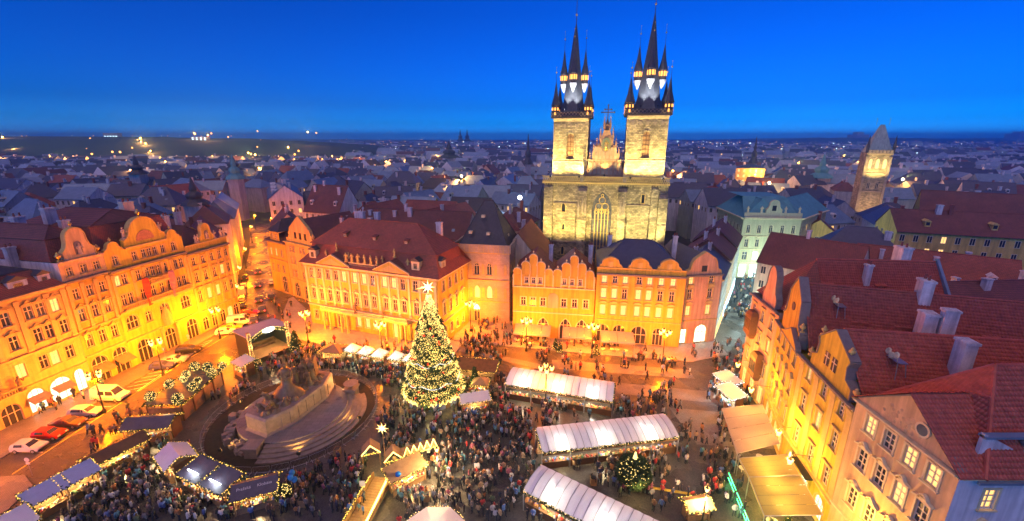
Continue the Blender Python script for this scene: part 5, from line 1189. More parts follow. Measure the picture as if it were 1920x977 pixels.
# gothic gate tower
b = Bd('gate_tower', 'blackened gothic gate tower with steep roof, lit yellow under its parapet', (160.5,200.5), (169.2,196.8), 36.5, 8.5, 'stone', 'stone_d', cat='tower')
W = b.W
b.front([(.2, 8.5, 4.2, [W/2], 2, None, None), (20.5, 3.4, 1.2, [W/2-1.6, W/2+1.6], 2, None, None), (29.5, 4.5, 1.3, [W/2-2.6, W/2, W/2+2.6], 2, None, {0: 'lit', 1: 'lit', 2: 'lit'})]); b.sides('lrb')
for z in (12, 19, 27): b.course(z, .6, .5)
b.pil([.5, W-.5], 0, 35, 1.0, .4); b.course(35.6, .9, .9)
for i in range(7): MB().box(-.5,-.9,0,.5,-.4,1.3).build('merlon', MT['stone_d'], b.root, loc=(.8+i*(W-1.6)/6, 0, 36.5))
b.hip(36.6, 48.6, 3.8, 'pl_green', -.2, axis='x')
for x in (0, W): 
    MB().lathe([(.6,0), (.6,2.2), (.75,2.3), (.06,7.5)], 8).build('corner_turret', MT['slate'], b.root, loc=(x, 0, 36.5)); MB().cyl((0,0,0), (0,0,3), .06).build('finial', MT['gold'], b.root, loc=(x*.5+W*.25, 4.2, 48.6))
tw = b
floodlight('floodlight under the parapet of the gothic gate tower', b.W2(W/2, -7, 24), b.W2(W/2, 0, 38), 11000, (1,.72,.24), 115)
floodlight('floodlight in the street before the gothic gate tower', b.W2(W/2, -9, 12), b.W2(W/2, 0, 16), 2500, (1,.6,.3), 120)

# small spires of the skyline
def spire(label, x, y, zb, h, r, m='copper', n=8):
    t = thing('church_spire', label, 'spire', (x, y, 0))
    MB().lathe([(r*1.2,0), (r*1.2,zb)], 4, (0,0,0), 0, 1, 1, PI/4).build('tower_shaft', MT['pl_grey'], t)
    MB().lathe([(r*1.5,zb), (r*1.3,zb+h*.1), (r*.7,zb+h*.22), (r*.85,zb+h*.32), (r*.8,zb+h*.4), (r*.35,zb+h*.5), (r*.4,zb+h*.58), (.1,zb+h)], n).build('spire_roof', MT[m], t)
spire('green copper onion spire left of the car street', -147, 232, 22, 13, 3.2)
spire('dark onion-topped tower above the orange corner building', -93.5, 127, 24.0, 8, 2.6, 'slate')
spire('dark spire on the roofs far left', -205, 240, 24, 10, 3.4, 'slate')
spire('dark domed turret beside the far left spire', -190, 300, 22, 10, 4.6, 'slate')
spire('thin dark spire between church and car street', 12, 330, 24, 22, 2.6, 'slate')
spire('pointed dark roof in the middle distance', -68, 480, 22, 18, 8, 'slate', 4)
spire('thin dark spire right of the church', 186, 340, 24, 20, 2.4, 'slate')
spire('green domed lantern left of the gate tower', 185, 262, 20, 14, 4.4, 'copper')
spire('left one of two twin spires on the horizon', -150, 1300, 34, 34, 7, 'slate'); spire('right one of two twin spires on the horizon', -130, 1300, 34, 34, 7, 'slate')

# bright white lamp on a roof in the middle distance
t = thing('roof_floodlight', 'dazzling white floodlight on a roof left of the church', 'floodlight', (2.9, 158, 0))
MB().cyl((0,0,14), (0,0,21.5), .12).build('mast', MT['steel'], t); MB().sph((0,-.3,22), .75, 10, 7).build('lamp_glass', MT['lamp_white'], t); light('roof_lamp', (0,-1.2,22.6), 2600, (.8,.9,1), t, .5)
# bright hotel front
house(152, 280, R(-28), 16, 12, 25, 27, 4, 3, True, 1, 'tall orange-lit facade covered with lights right of the church', lit=.8, rows=5)

# hills on the horizon
MT['hill'] = mat('wooded_hill', (.022,.030,.026), .95, .4, .02)
def hill(name, label, prof, y0, y1, m='hill'):
    """prof: (x, crest height) along the ridge at depth y1; foot at y0"""
    q = MB(); n = len(prof)
    rng = random.Random(len(prof)); cols = 6*(n-1)
    P = []
    for i in range(cols+1):
        t = i/cols*(n-1); k = min(n-2, int(t)); f = t-k; x = prof[k][0]*(1-f)+prof[k+1][0]*f; h = prof[k][1]*(1-f)+prof[k+1][1]*f + rng.uniform(-.9, .9)*(1 if y1 < 1500 else 3)
        P.append([(x*(y0/y1), y0, -1), (x*(.35+.65*y0/y1), y0+(y1-y0)*.35, h*.45), (x*(.7+.3*y0/y1), y0+(y1-y0)*.7, h*.88), (x, y1, h), (x*1.2, y1*1.25, h*.96), (x*1.4, y1*1.6, -1)])
    for a, c in zip(P[:-1], P[1:]):
        for j in range(5): q.poly([a[j], c[j], c[j+1], a[j+1]])
    o = q.build(name, MT[m], None, True); tag(o, label, 'hill'); o['kind'] = 'structure'; return o
hill('hill', 'dark wooded plateau at the left horizon', [(-1500,46), (-1030,46), (-700,45), (-520,42), (-400,36), (-300,29), (-200,16), (-120,3)], 560, 860)
hill('hill', 'low far ridge behind the town', [(-4000,50), (-2600,40), (-1500,34), (-700,26), (230,22), (1100,24), (1900,42), (2400,47), (2900,40), (4000,44)], 2620, 3150)
hill('hill', 'wooded hill right of the gate tower', [(900,14), (1120,26), (1450,42), (1700,45), (2050,36), (2500,30)], 1700, 2100)
# tall blocks and masts on the skyline
for lb, x, y, w, h in (('square tower block on the right hill', 1660, 2150, 60, 58), ('slim tower block at the far right horizon', 3050, 2700, 80, 68)):
    t = thing('tower_block', lb, 'tower', (x, y, 0)); MB().box(-w/2,-w/2,0,w/2,w/2,h).box(-w/4,-w/4,h,w/4,w/4,h+12).build('block', MT['pl_grey'], t)

# lights of the far town
MT['far_o'] = nosample(mat('far_sodium_lamp', (1,.6,.2), .3, 0, 1, emit=2.5, ecol=(1,.40,.07)))
MT['far_w'] = nosample(mat('far_white_lamp', (1,1,1), .3, 0, 1, emit=2.2, ecol=(.8,.92,1)))
def far_lamp_mesh(m):
    k = ('far', m)
    if k not in _WC: _WC[k] = MB().cyl((0,0,-6), (0,0,0), .1, .1, 5).mesh('lamp_post', MT['iron']); _WC[k, 1] = MB().sph((0,0,0), .5, 8, 5).mesh('lamp_glass', MT[m])
    return _WC[k], _WC[k, 1]
def far_lamp(x, y, z, r, m, label, group, e_=0):
    t = thing('street_lamp', label, 'street lamp', (x, y, z), 0, group); p_, g__ = far_lamp_mesh(m)
    inst('lamp_post', p_, t); inst('lamp_glass', g__, t, sc=r*2)
    if e_: light('lamp_light', (0, -1.5, 1.5), e_, (1,.42,.10), t, .8)
for i in range(64):       # along the embankment and the plateau road
    if i < 16: x, y, z, r = -640+i*34, 545+random.uniform(-4, 4), 8+random.uniform(0, 2), 1.3
    else:
        y = random.uniform(600, 820); x = -random.uniform(.42, 1.18)*y; f_ = (y-560)/300; hc = 46 if x < -700 else 46+(x+700)*.055; z = hc*(f_*1.28 if f_ < .35 else .45+(f_-.35)*1.23)*.86+2; r = random.uniform(.9, 1.5)
    far_lamp(x, y, z, r, 'far_o', 'orange street lamp on the embankment below the plateau' if i < 16 else 'orange street lamp on the slope of the dark plateau', 'lamps along the embankment' if i < 16 else 'lamps on the plateau slope', 60000 if i < 16 else 25000 if i % 3 == 0 else 0)
for i, (x, y, m_) in enumerate(((-190,330,'far_o'), (-120,420,'far_o'), (-60,330,'far_o'), (40,420,'far_w'), (-30,260,'far_w'), (110,300,'far_o'), (150,270,'far_o'), (230,330,'far_o'), (260,400,'far_o'), (330,420,'far_o'), (215,240,'far_w'), (130,220,'far_w'), (-260,300,'far_o'), (-330,420,'far_o'), (300,300,'far_w'), (-95,560,'far_o'), (90,520,'far_o'), (420,560,'far_o'))):
    far_lamp(x, y, 21, .7, m_, '%s lamp glowing among the middle-distance roofs, %s' % ('orange' if m_ == 'far_o' else 'white', ['left of the onion spire', 'right of the onion spire', 'behind the rococo palace', 'left of the church, far back', 'left of the church, nearer', 'right of the church', 'by the lit hotel front', 'left of the green dome', 'behind the green dome', 'left of the gate tower, far back', 'left of the gate tower', 'behind the bank', 'far left', 'far left, farther back', 'right of the gate tower', 'below the plateau end', 'right of the church, farthest', 'far right'][i]), 'lamps among the roofs', 9000)
P_, S2 = [], []
for i in range(620):
    y = random.uniform(700, 3000); x = random.uniform(-1.2, 1.2)*y
    z = random.uniform(17, 30) if y < 2600 else random.uniform(20, 36)
    if x/y < -.45:
        if random.random() < .72: continue
        y = random.uniform(640, 1000); x = random.uniform(-1.2, -.5)*y; z = 47 if y > 860 else 4+42*(y-560)/300*.9
    P_.append((x, y, z)); S2.append(y*random.uniform(.0004, .0009))
h_ = len(P_)*4//10
o = scatter(OCT_V, OCT_F, mats_of(P_[:h_], S2[:h_]), 'town_lights', MT['far_w']); tag(o, 'countless small white lights of the distant town', 'lights', kind='stuff')
o = scatter(OCT_V, OCT_F, mats_of(P_[h_:], S2[h_:]), 'town_lights', MT['far_o']); tag(o, 'countless small orange lights of the distant town', 'lights', kind='stuff')
# lit office blocks on the plateau
for lb, x, y, z, n, m_ in (('row of lit white windows on the plateau at far left', -775, 865, 47, 5, 'far_w'), ('lit glass block on the plateau', -560, 800, 40, 4, 'far_w')):
    t = thing('office_block', lb, 'building', (x, y, z-8)); MB().box(-14,0,0,14,10,13).build('wall', MT['pl_grey'], t)
    for i in range(n):
        for j in range(1 if n == 5 else 4): MB().box(-1.3,-.3,0,1.3,0,1.6 if n == 4 else 3.6).build('window', MT['lit_b'], t, loc=(-11+i*22/(n-1), 0, 1+j*3 if n == 4 else 4))
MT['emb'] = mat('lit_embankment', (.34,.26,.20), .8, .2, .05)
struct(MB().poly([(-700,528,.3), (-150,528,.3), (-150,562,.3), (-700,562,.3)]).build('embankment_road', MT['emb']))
# ------------------------------------------------------------------ street lamps
def lantern_mesh():
    if 'lantern' not in _WC:
        _WC['lantern'] = MB().lathe([(.10,0), (.22,.5), (.26,.56), (.12,.74), (.04,.9)], 6).mesh('lantern_frame', MT['iron'])
        _WC['lglass'] = MB().lathe([(.13,.06), (.26,.5)], 8).mesh('lantern_glass', MT['lamp_glow'])
        _WC['lpole'] = MB().lathe([(.28,0), (.26,.5), (.14,.8), (.10,1.6), (.085,6.2), (.12,6.3), (.05,7.6)], 8).mesh('lamp_post', MT['iron'])
        q = MB()
        for k in range(4):
            a = k*PI/2; q.tube([(0,0,6.3), (.5*math.cos(a),.5*math.sin(a),6.05), (.85*math.cos(a),.85*math.sin(a),6.2), (.9*math.cos(a),.9*math.sin(a),6.45)], .04, 5)
        _WC['larm'] = q.mesh('lamp_arms', MT['iron'])
def street_lamp(x, y, energy, label, n=4, col=SOD, h=1.0, rad=.35):
    lantern_mesh()
    t = thing('street_lamp', label, 'street lamp', (x, y, 0.0), 0, 'lanterns on posts around the square')
    inst('lamp_post', _WC['lpole'], t, sc=(1, 1, h)); inst('lamp_arms', _WC['larm'], t, (0, 0, 6.3*(h-1))) if n > 1 else None
    for k in range(n):
        a = k*PI/2; f = inst('lantern', _WC['lantern'], t, (.9*math.cos(a), .9*math.sin(a), 6.45+6.3*(h-1)) if n > 1 else (0, 0, 7.3*h), sc=1.2 if n > 1 else .9); inst('lantern_glass', _WC['lglass'], f, sc=1.2)
    light('lamp_light', (0, 0, 5.7+6.3*(h-1)), energy*1.15, col, t, .45)
    return t
for x, y, e, lb in ((-66.2,60.5,11000,'four-armed lantern beside the white van'), (-65.6,72.0,12000,'four-armed lantern beside the blue parked car'), (-64.9,87.3,11500,'four-armed lantern at the row of parked cars'), (-44.4,85.4,11500,'four-armed lantern left of the rococo palace'), (-26.5,79.5,9500,'four-armed lantern half hidden by the tall lit fir'), (-9.5,91,6500,'four-armed lantern before the stone tower house'),
                    (3.0,81.6,6500,'four-armed lantern by the arcaded house terrace'), (16.2,78.8,7500,'four-armed lantern between arcaded and mansard houses'), (29.6,76.0,7500,'four-armed lantern before the mansard house'), (5.6,62.6,2200,'four-armed lantern behind the long white tent'), (-71.0,43.0,5500,'four-armed lantern added out of view to light the peach town house')):  # last lantern is added outside the view to light the lower left facade
    street_lamp(x, y, e, lb)
street_lamp(-9.4, 45.2, 2200, 'dazzling lantern between the crowd and the zigzag light arches', 1, WARM, .72)
street_lamp(22.0, 39.6, 1500, 'bright lantern beside the food barrow right of the lit ball tree', 1, WARM, .62)
for i, (x, y, e) in enumerate(((38.4,65.5,1200), (36.6,57.9,1300), (34.9,48.0,1100), (33.2,42.9,900), (32.8,33.0,1300))):  # all but one of these lanterns are added to light the house fronts
    t = thing('facade_fill_lantern', 'wall-bracket lantern of a set mostly added for facade light, %s along the right-hand houses from the street corner' % NUM[i], 'street lamp', (x, y, 5.4), 0, 'bracket lanterns, most added to light the right-hand houses')
    lantern_mesh(); f = inst('lantern', _WC['lantern'], t, sc=1.2); inst('lantern_glass', _WC['lglass'], f, sc=1.2); MB().tube([(0,0,1.05), (.5,0,1.4), (3.0,0,1.0)], .035, 5).build('bracket', MT['iron'], t); light('lamp_light', (-.1,0,1.6), e, (1,.44,.06), t, .3)
# lamps up the car street and in the shopping street
for i, (x, y, e) in enumerate(((-70.5,103,4600), (-79.5,119,4600), (-75.5,130.5,4200), (-91,141,5200), (-91.5,160,5200), (-111,179,5200), (-112.5,198,5200), (-125,206,5200))):
    street_lamp(x, y, e, '%s street lamp up the car street, counted from the square' % NUM[i], 2)
for i, (x, y, e) in enumerate(((53,86,2600), (61,99,2600), (69,111.7,2600), (78,121,5000))):
    t = thing('hanging_lamp', '%s white lamp hung over the shopping street, counted from the square' % NUM[i], 'street lamp', (x, y, 6))
    MB().lathe([(.3,0), (.42,.1), (.1,.4)], 10).cyl((-6,-3,.7), (6,3,.7), .02, .02, 4).cyl((0,0,.4), (0,0,.7), .03).build('lamp_shade', MT['steel'], t); MB().lathe([(.28,-.06), (.3,0)], 10).build('lamp_glass', MT['lamp_white'], t); light('lamp_light', (0,0,-.3), e, (.66,.96,.92), t, .4)

# ------------------------------------------------------------------ vehicles
MT['car_paint'] = mat('car_paint', (.5,.5,.5), .25, .03, 2, objcol=True, spec=.6)
MT['tyre'] = mat('tyre_rubber', (.02,.02,.02), .8, .1, 2); MT['rim'] = mat('wheel_rim', (.45,.45,.46), .3, .05, 2, metal=.6); MT['plastic'] = mat('black_plastic', (.025,.025,.025), .5, .1, 3)
MT['headl'] = mat('headlight_glass', (.7,.7,.7), .1, .05, 2); MT['taill'] = nosample(mat('tail_light_lit', (.6,.03,.02), .3, 0, 2, emit=4, ecol=(1,.05,.03))); MT['taill0'] = mat('tail_light', (.35,.02,.02), .2, 0, 2)
def car_proto(kind):
    """returns list of (name, mesh, loc, sub) with x forward"""
    k = ('car', kind)
    if k in _WC: return _WC[k]
    L, Wd, Ht = {'hatch': (3.9,1.7,1.45), 'estate': (4.5,1.75,1.48), 'sedan': (4.5,1.78,1.42), 'van': (5.4,2.0,2.35)}[kind]
    a = L/2; hw = Wd/2
    if kind == 'van': low = [(-a,.35), (a-.1,.35), (a,.6), (a-.02,.95), (a-.9,1.2), (-a,1.2)]; cab = [(-a+.02,1.2), (a-.9,1.2), (a-1.7,2.2), (a-2.1,2.35), (-a+.1,2.35)]
    elif kind == 'hatch': low = [(-a,.35), (a-.05,.32), (a,.6), (a-.1,.78), (a-1.1,.92), (-a+.05,.95), (-a,.7)]; cab = [(-a+.06,.95), (a-1.1,.92), (a-1.75,1.38), (a-2.3,1.45), (-a+.6,1.42), (-a+.2,1.3)]
    elif kind == 'estate': low = [(-a,.35), (a-.05,.32), (a,.6), (a-.1,.8), (a-1.2,.93), (-a+.05,.95), (-a,.7)]; cab = [(-a+.06,.95), (a-1.2,.93), (a-1.95,1.4), (a-2.5,1.48), (-a+.45,1.45), (-a+.12,1.3)]
    else: low = [(-a,.35), (a-.05,.32), (a,.6), (a-.1,.78), (a-1.2,.92), (-a+.7,.95), (-a+.02,.9), (-a,.7)]; cab = [(-a+.75,.95), (a-1.2,.92), (a-1.95,1.36), (a-2.5,1.42), (-a+1.6,1.40), (-a+1.1,1.2)]
    def loft(prof, wb, wt):
        q = MB(); z0 = min(p[1] for p in prof); z1 = max(p[1] for p in prof); n = len(prof)
        ww = lambda z: wb+(wt-wb)*(z-z0)/(z1-z0)
        v = [(x, -ww(z), z) for x, z in prof] + [(x, ww(z), z) for x, z in prof]
        q.add(v, [tuple(range(n)), tuple(range(2*n-1, n-1, -1))] + [(i, n+i, n+(i+1) % n, (i+1) % n) for i in range(n)]); return q
    parts = [('body', loft(low, hw, hw*.97).mesh('body', MT['car_paint']), (0,0,0), None)]
    parts.append(('cabin', loft(cab, hw*.94, hw*.78).mesh('cabin', MT['car_paint']), (0,0,0), None))
    # windows: thin slabs proud of the cabin
    zc = [z for x, z in cab]; zl, zt = min(zc)+.06, max(zc)-.10; xr_ = min(x for x, z in cab); xf = max(x for x, z in cab)
    sl_ = MB(); 
    if kind == 'van': segs = [(a-2.6, a-1.25, 1.25, 1.95), (a-3.9, a-2.8, 1.3, 1.95)]
    else: segs = [(xr_+.55, -.12, zl, zt), (.0, xf-.75, zl, zt)]
    for x0, x1, z0, z1 in segs:
        for s in (-1, 1):
            def Y(z): return s*((hw*.94+(hw*.78-hw*.94)*(z-min(zc))/(max(zc)-min(zc)))+.012)
            q = MB().add([(x0,Y(z0),z0), (x1,Y(z0),z0), (x1-.12 if x1 > 0 else x1,Y(z1),z1), (x0+(.1 if x0 < -.5 else 0),Y(z1),z1)], [(0,1,2,3)])
            parts.append(('side_window', q.mesh('side_window', MT['glass']), (0,0,0), None))
    # windscreen and rear window on the lofted slopes
    f0, f1 = cab[1], cab[2]
    def slab(p, q_, fr=.1):
        ax, az = p[0]+(q_[0]-p[0])*fr, p[1]+(q_[1]-p[1])*fr; bx, bz = p[0]+(q_[0]-p[0])*(1-fr*.4), p[1]+(q_[1]-p[1])*(1-fr*.4)
        dx, dz = q_[0]-p[0], q_[1]-p[1]; L_ = math.hypot(dx, dz); nx, nz = (dz/L_*.015, -dx/L_*.015)
        if nz < 0: nx, nz = -nx, -nz
        return MB().add([(ax+nx,-hw*.82,az+nz), (ax+nx,hw*.82,az+nz), (bx+nx,hw*.70,bz+nz), (bx+nx,-hw*.70,bz+nz)], [(0,1,2,3)])
    parts.append(('windscreen', slab(f0, f1).mesh('windscreen', MT['glass']), (0,0,0), None))
    if kind != 'van': parts.append(('rear_window', slab(cab[0], cab[-1]).mesh('rear_window', MT['glass']), (0,0,0), None))
    parts.append(('bumper', MB().box(a-.12,-hw*.95,.3,a+.05,hw*.95,.5).mesh('bumper', MT['plastic']), (0,0,0), None)); parts.append(('bumper', MB().box(-a-.05,-hw*.95,.3,-a+.12,hw*.95,.52).mesh('bumper', MT['plastic']), (0,0,0), None))
    hl = MB().box(-.05,-.2,-.08,.05,.2,.08).mesh('headlight', MT['headl']); tl = MB().box(-.04,-.14,-.12,.04,.14,.12).mesh('tail_light', MT['taill0'])
    for s in (-1, 1): parts += [('headlight', hl, (a-.04, s*hw*.68, .66), None), ('tail_light', tl, (-a, s*hw*.78, .74), None)]
    ty = MB().cyl((0,-.1,0), (0,.1,0), .31, .31, 14).mesh('wheel', MT['tyre']); rm_ = MB().cyl((0,-.115,0), (0,.115,0), .2, .2, 10).mesh('rim', MT['rim'])
    for sx in (-1, 1):
        for s in (-1, 1): parts.append(('wheel', ty, (sx*a*.62, s*(hw-.06), .31), ('rim', rm_)))
    _WC[k] = parts; return parts
def car(kind, x, y, rz, col, label, name='parked_car', cat='car', lit=False, z=.012):
    t = thing(name, label, cat, (x, y, z), rz, 'vehicles in the street')
    for nm, me, lc, sub in car_proto(kind):
        o = inst(nm, me, t, lc)
        if nm in ('body', 'cabin'): o.color = (*col, 1)
        if nm == 'tail_light' and lit: o.material_slots[0].link = 'OBJECT'; o.material_slots[0].material = MT['taill']
        if sub: inst(sub[0], sub[1], o)
    return t
SIL, WHT, BLK, RED, BLU, BRN, YEL = (.45,.46,.48), (.75,.74,.72), (.02,.02,.022), (.5,.015,.012), (.05,.06,.25), (.12,.05,.025), (.75,.42,.02)
car('hatch', -69.0, 51.9, R(2), (.5,.52,.58), 'silver blue hatchback, lowest of the parked row at the kerb')
car('hatch', -68.9, 54.6, R(2), RED, 'bright red parked car beside the silver blue hatchback')
car('sedan', -68.8, 57.3, R(2), BRN, 'dark brown parked car between red car and silver estate')
car('estate', -68.6, 60.0, R(2), SIL, 'silver estate car parked at the end of the row below the van')
v_ = car('van', -68.6, 64.4, R(-2), WHT, 'white delivery van with checkered stripe parked before the shop fronts', 'delivery_van', 'van')
for s in (-1, 1):
    for i in range(12): MB().box(-2.4+i*.36,-.02,.62,-2.4+i*.36+.18,.02,.78).build('stripe_block', MT['paint_y'], v_, loc=(0, s*1.0, 0))
car('hatch', -67.7, 74.6, R(12), BLU, 'dark blue hatchback parked by the kerb before the palace')
car('sedan', -67.2, 77.0, R(12), SIL, 'silver sedan parked behind the dark blue hatchback')
car('estate', -67.3, 81.2, R(15), BLK, 'black estate car parked alone near the palace portal')
for i, (x, y, k_, c_, lb) in enumerate(((-65.2,89.8,'hatch',WHT,'white hatchback first in the line of cars at the street mouth'), (-65.4,92.4,'sedan',YEL,'yellow taxi second in the line of cars at the street mouth'), (-65.0,95.2,'van',WHT,'white van in the line of cars at the street mouth'), (-65.6,98.2,'sedan',YEL,'yellow taxi after the white van at the street mouth'), (-66.2,100.8,'hatch',RED,'red car last in the line at the street mouth'), (-71.2,106.0,'sedan',BLK,'black car parked along the left of the car street'), (-74.2,110.8,'hatch',SIL,'silver car parked along the left of the car street'), (-77.0,115.6,'van',WHT,'white van parked along the left of the car street'), (-80.2,121.5,'sedan',SIL,'far silver car parked along the car street'), (-84.6,129.6,'sedan',BLK,'far black car parked along the car street'), (-67.0,112.6,'hatch',BLK,'black car parked along the right of the car street'), (-73.6,125.0,'sedan',SIL,'silver car parked along the right of the car street'))):
    car(k_, x, y, R(20) if i < 5 else R(120), c_, lb)
for x, y, lb in ((-76.5,122.5,'fourth car with red tail lights driving up the street'), (-84,136,'fifth car with red tail lights far up the street'), (-62.6,96.5,'dark car with glowing red tail lights entering the street'), (-64.6,103.5,'second car with red tail lights driving up the street'), (-69.4,110.5,'third car with red tail lights driving up the street')):
    car('sedan', x, y, R(118), (.08,.08,.09), lb, 'driving_car', lit=True)

# ------------------------------------------------------------------ traffic signs, bollards, bins
def sign(x, y, label, kind):
    t = thing('traffic_sign', label, 'sign', (x, y, 0)); MB().cyl((0,0,0), (0,0,2.7), .035, .035, 6).build('post', MT['steel'], t)
    if kind == 'P':
        o = MB().box(-.28,-.02,2.1,.28,.02,2.75).build('plate', mat('sign_blue', (.03,.08,.45), .4, 0, 1) if 'sb' not in MT else MT['sb'], t)
        MB().box(-.14,-.035,2.2,-.05,-.02,2.66).box(-.05,-.034,2.58,.12,-.02,2.66).box(-.05,-.034,2.38,.12,-.02,2.46).box(.08,-.033,2.46,.16,-.02,2.58).build('letter_p', MT['paint'], o)
    else:
        o = MB().cyl((0,-.02,2.5), (0,.02,2.5), .32, .32, 16).build('plate', MT['paint'], t); MB().box(-.26,-.03,1.8,.26,.02,2.1).build('lower_plate', MT['paint'], t)
for x, y, lb, k_ in ((-72.0,49.5,'blue parking sign by the arched portal at lower left','P'), (-63.5,47.0,'round sign on a post in the road before the food huts',''), (-71.2,60.8,'round sign beside the white van',''), (-69.6,77.8,'blue parking sign behind the dark blue hatchback','P'), (-68.9,83.6,'round sign near the black estate car','')): sign(x, y, lb, k_)
for i, (x, y) in enumerate(((-10.5,43.0), (10.5,45.6), (21.3,37.6), (-25.4,42.2), (-24.6,51.0))):
    lbs = ['wooden bin in the crowd before the white parasol', 'wooden bin left of the lit ball tree', 'wooden bin beside the food barrow', 'wooden bin near the blue balloons', 'wooden bin by the monument barrier']
    t = thing('litter_bin', lbs[i], 'bin', (x, y, 0)); MB().frustum(-.36,-.36,.36,.36,0,1.0,-.05).build('bin_body', MT['wood_l'], t); MB().box(-.34,-.34,1.0,.34,.34,1.02).build('bin_opening', MT['plastic'], t)
# white cross-shaped stands
for i, (x, y) in enumerate(((-18.6,43.8), (-4.6,46.8))):
    t = thing('folding_stand', ['white cross-footed stand on the ground at bottom centre', 'white cross-footed stand in the crowd left of the tents'][i], 'stand', (x, y, .02))
    for a in range(3): o = MB().box(-.9,-.05,0,.9,.05,.08).build('foot_bar', MT['paint'], t, loc=(0,0,.09*a)); o.rotation_euler = (0, 0, a*PI/3)
    MB().cyl((0,0,.1), (0,0,1.7), .04).build('post', MT['paint'], t); MB().box(-.35,-.03,1.3,.35,.03,2.1).build('board', MT['paint'], t)
MT['ball_b'] = mat('balloon_blue', (.03,.25,.7), .2, .02, 1, trans=.3)
for i, (x, y, z) in enumerate(((-27.6,44.6,2.6), (-27.0,43.9,2.2), (-27.2,43.5,2.9), (-14.2,44.3,2.6))):
    t = thing('balloon', ['upper left blue balloon above the vendor by the barrier', 'lower blue balloon above the vendor by the barrier', 'right blue balloon above the vendor by the barrier', 'single blue balloon above the crowd by the orange stall'][i], 'balloon', (x, y, z), 0, 'blue balloons'); MB().lathe([(.03,-.5), (.2,-.32), (.36,-.02), (.34,.2), (.2,.38), (.04,.44)], 12).build('envelope', MT['ball_b'], t, True); MB().cyl((0,0,-.5), (.1,.05,-1.7), .008, .008, 4).build('string', MT['paint'], t)
# ------------------------------------------------------------------ market stalls
def bulbs(pts, name, m, parent, step=.26, r=.07, sag=0., jit=.05):
    """bulbs along polylines: list of point lists"""
    P = []
    for pl in pts:
        for a, b in zip(pl[:-1], pl[1:]):
            a, b = np.array(a, float), np.array(b, float); L = np.linalg.norm(b-a); n = max(1, int(L/step))
            for i in range(n):
                f = (i+.5)/n; p = a+(b-a)*f; p[2] -= sag*4*f*(1-f); P.append(p+RNG.normal(0, jit, 3))
    S_ = RNG.uniform(.75, 1.3, len(P))*r
    o = scatter(OCT_V, OCT_F, mats_of(P, S_), name, MT[m], parent); o['kind'] = 'stuff'; return o
def greens(pts, parent, step=.10, r=.16):
    P = []
    for pl in pts:
        for a, b in zip(pl[:-1], pl[1:]):
            a, b = np.array(a, float), np.array(b, float); n = max(1, int(np.linalg.norm(b-a)/step))
            for i in range(n): P.append(a+(b-a)*(i+.5)/n+RNG.normal(0, .05, 3))
    o = scatter([(-.5,0,0), (.5,0,0), (0,0,1), (0,.6,.3)], [(0,1,2), (0,1,3)], mats_of(P, np.full(len(P), r*1.6), rnd=True), 'fir_garland', MT['green'], parent); o['kind'] = 'stuff'; return o
MT['tarp'] = mat('white_tent_fabric', (.84,.85,.90), .55, .05, .8, .15, 2, trans=.28)
MT['tarp_b'] = mat('sky_tinted_roofing', (.42,.50,.66), .35, .10, 1., .1, 3)  # blue of the reflected sky is put into the roofing colour
MT['tarp_d'] = mat('dark_roofing_felt', (.085,.075,.10), .45, .25, 1.2, .2, 5)
MT['tarp_y'] = mat('cream_awning_fabric', (.40,.33,.15), .7, .08, .8, .1, 2, trans=.42)
MT['tarp_p'] = mat('beige_awning_fabric', (.44,.35,.30), .7, .06, .8, .1, 2, trans=.20)
MT['goods'] = mat('stall_goods', (.5,.3,.15), .6, .8, 6, .6, 8)
MT['goods2'] = mat('stall_crafts', (.45,.2,.12), .6, .9, 9, .6, 9)
def goods(parent, x0, x1, y0, y1, z, n=40):
    P = [(random.uniform(x0, x1), random.uniform(y0, y1), z+.06) for _ in range(n)]
    cols = [random.choice([(.5,.04,.03), (.6,.4,.1), (.55,.5,.4), (.1,.2,.08), (.3,.15,.06), (.6,.25,.05), (.1,.15,.4)]) for _ in P]
    if 'goodsv' not in MT: MT['goodsv'] = mat('goods_on_display', (.5,.5,.5), .6, .2, 4, vcol=True)
    o = scatter([(-.5,-.5,-.3), (.5,-.5,-.3), (.5,.5,-.3), (-.5,.5,-.3), (-.35,-.35,.5), (.35,-.35,.5), (.35,.35,.5), (-.35,.35,.5)], [(0,1,5,4), (1,2,6,5), (2,3,7,6), (3,0,4,7), (4,5,6,7)], mats_of(P, RNG.uniform(.14, .32, n), RNG.uniform(0, 6, n)), 'goods', MT['goodsv'], parent, colors=cols); o['kind'] = 'stuff'
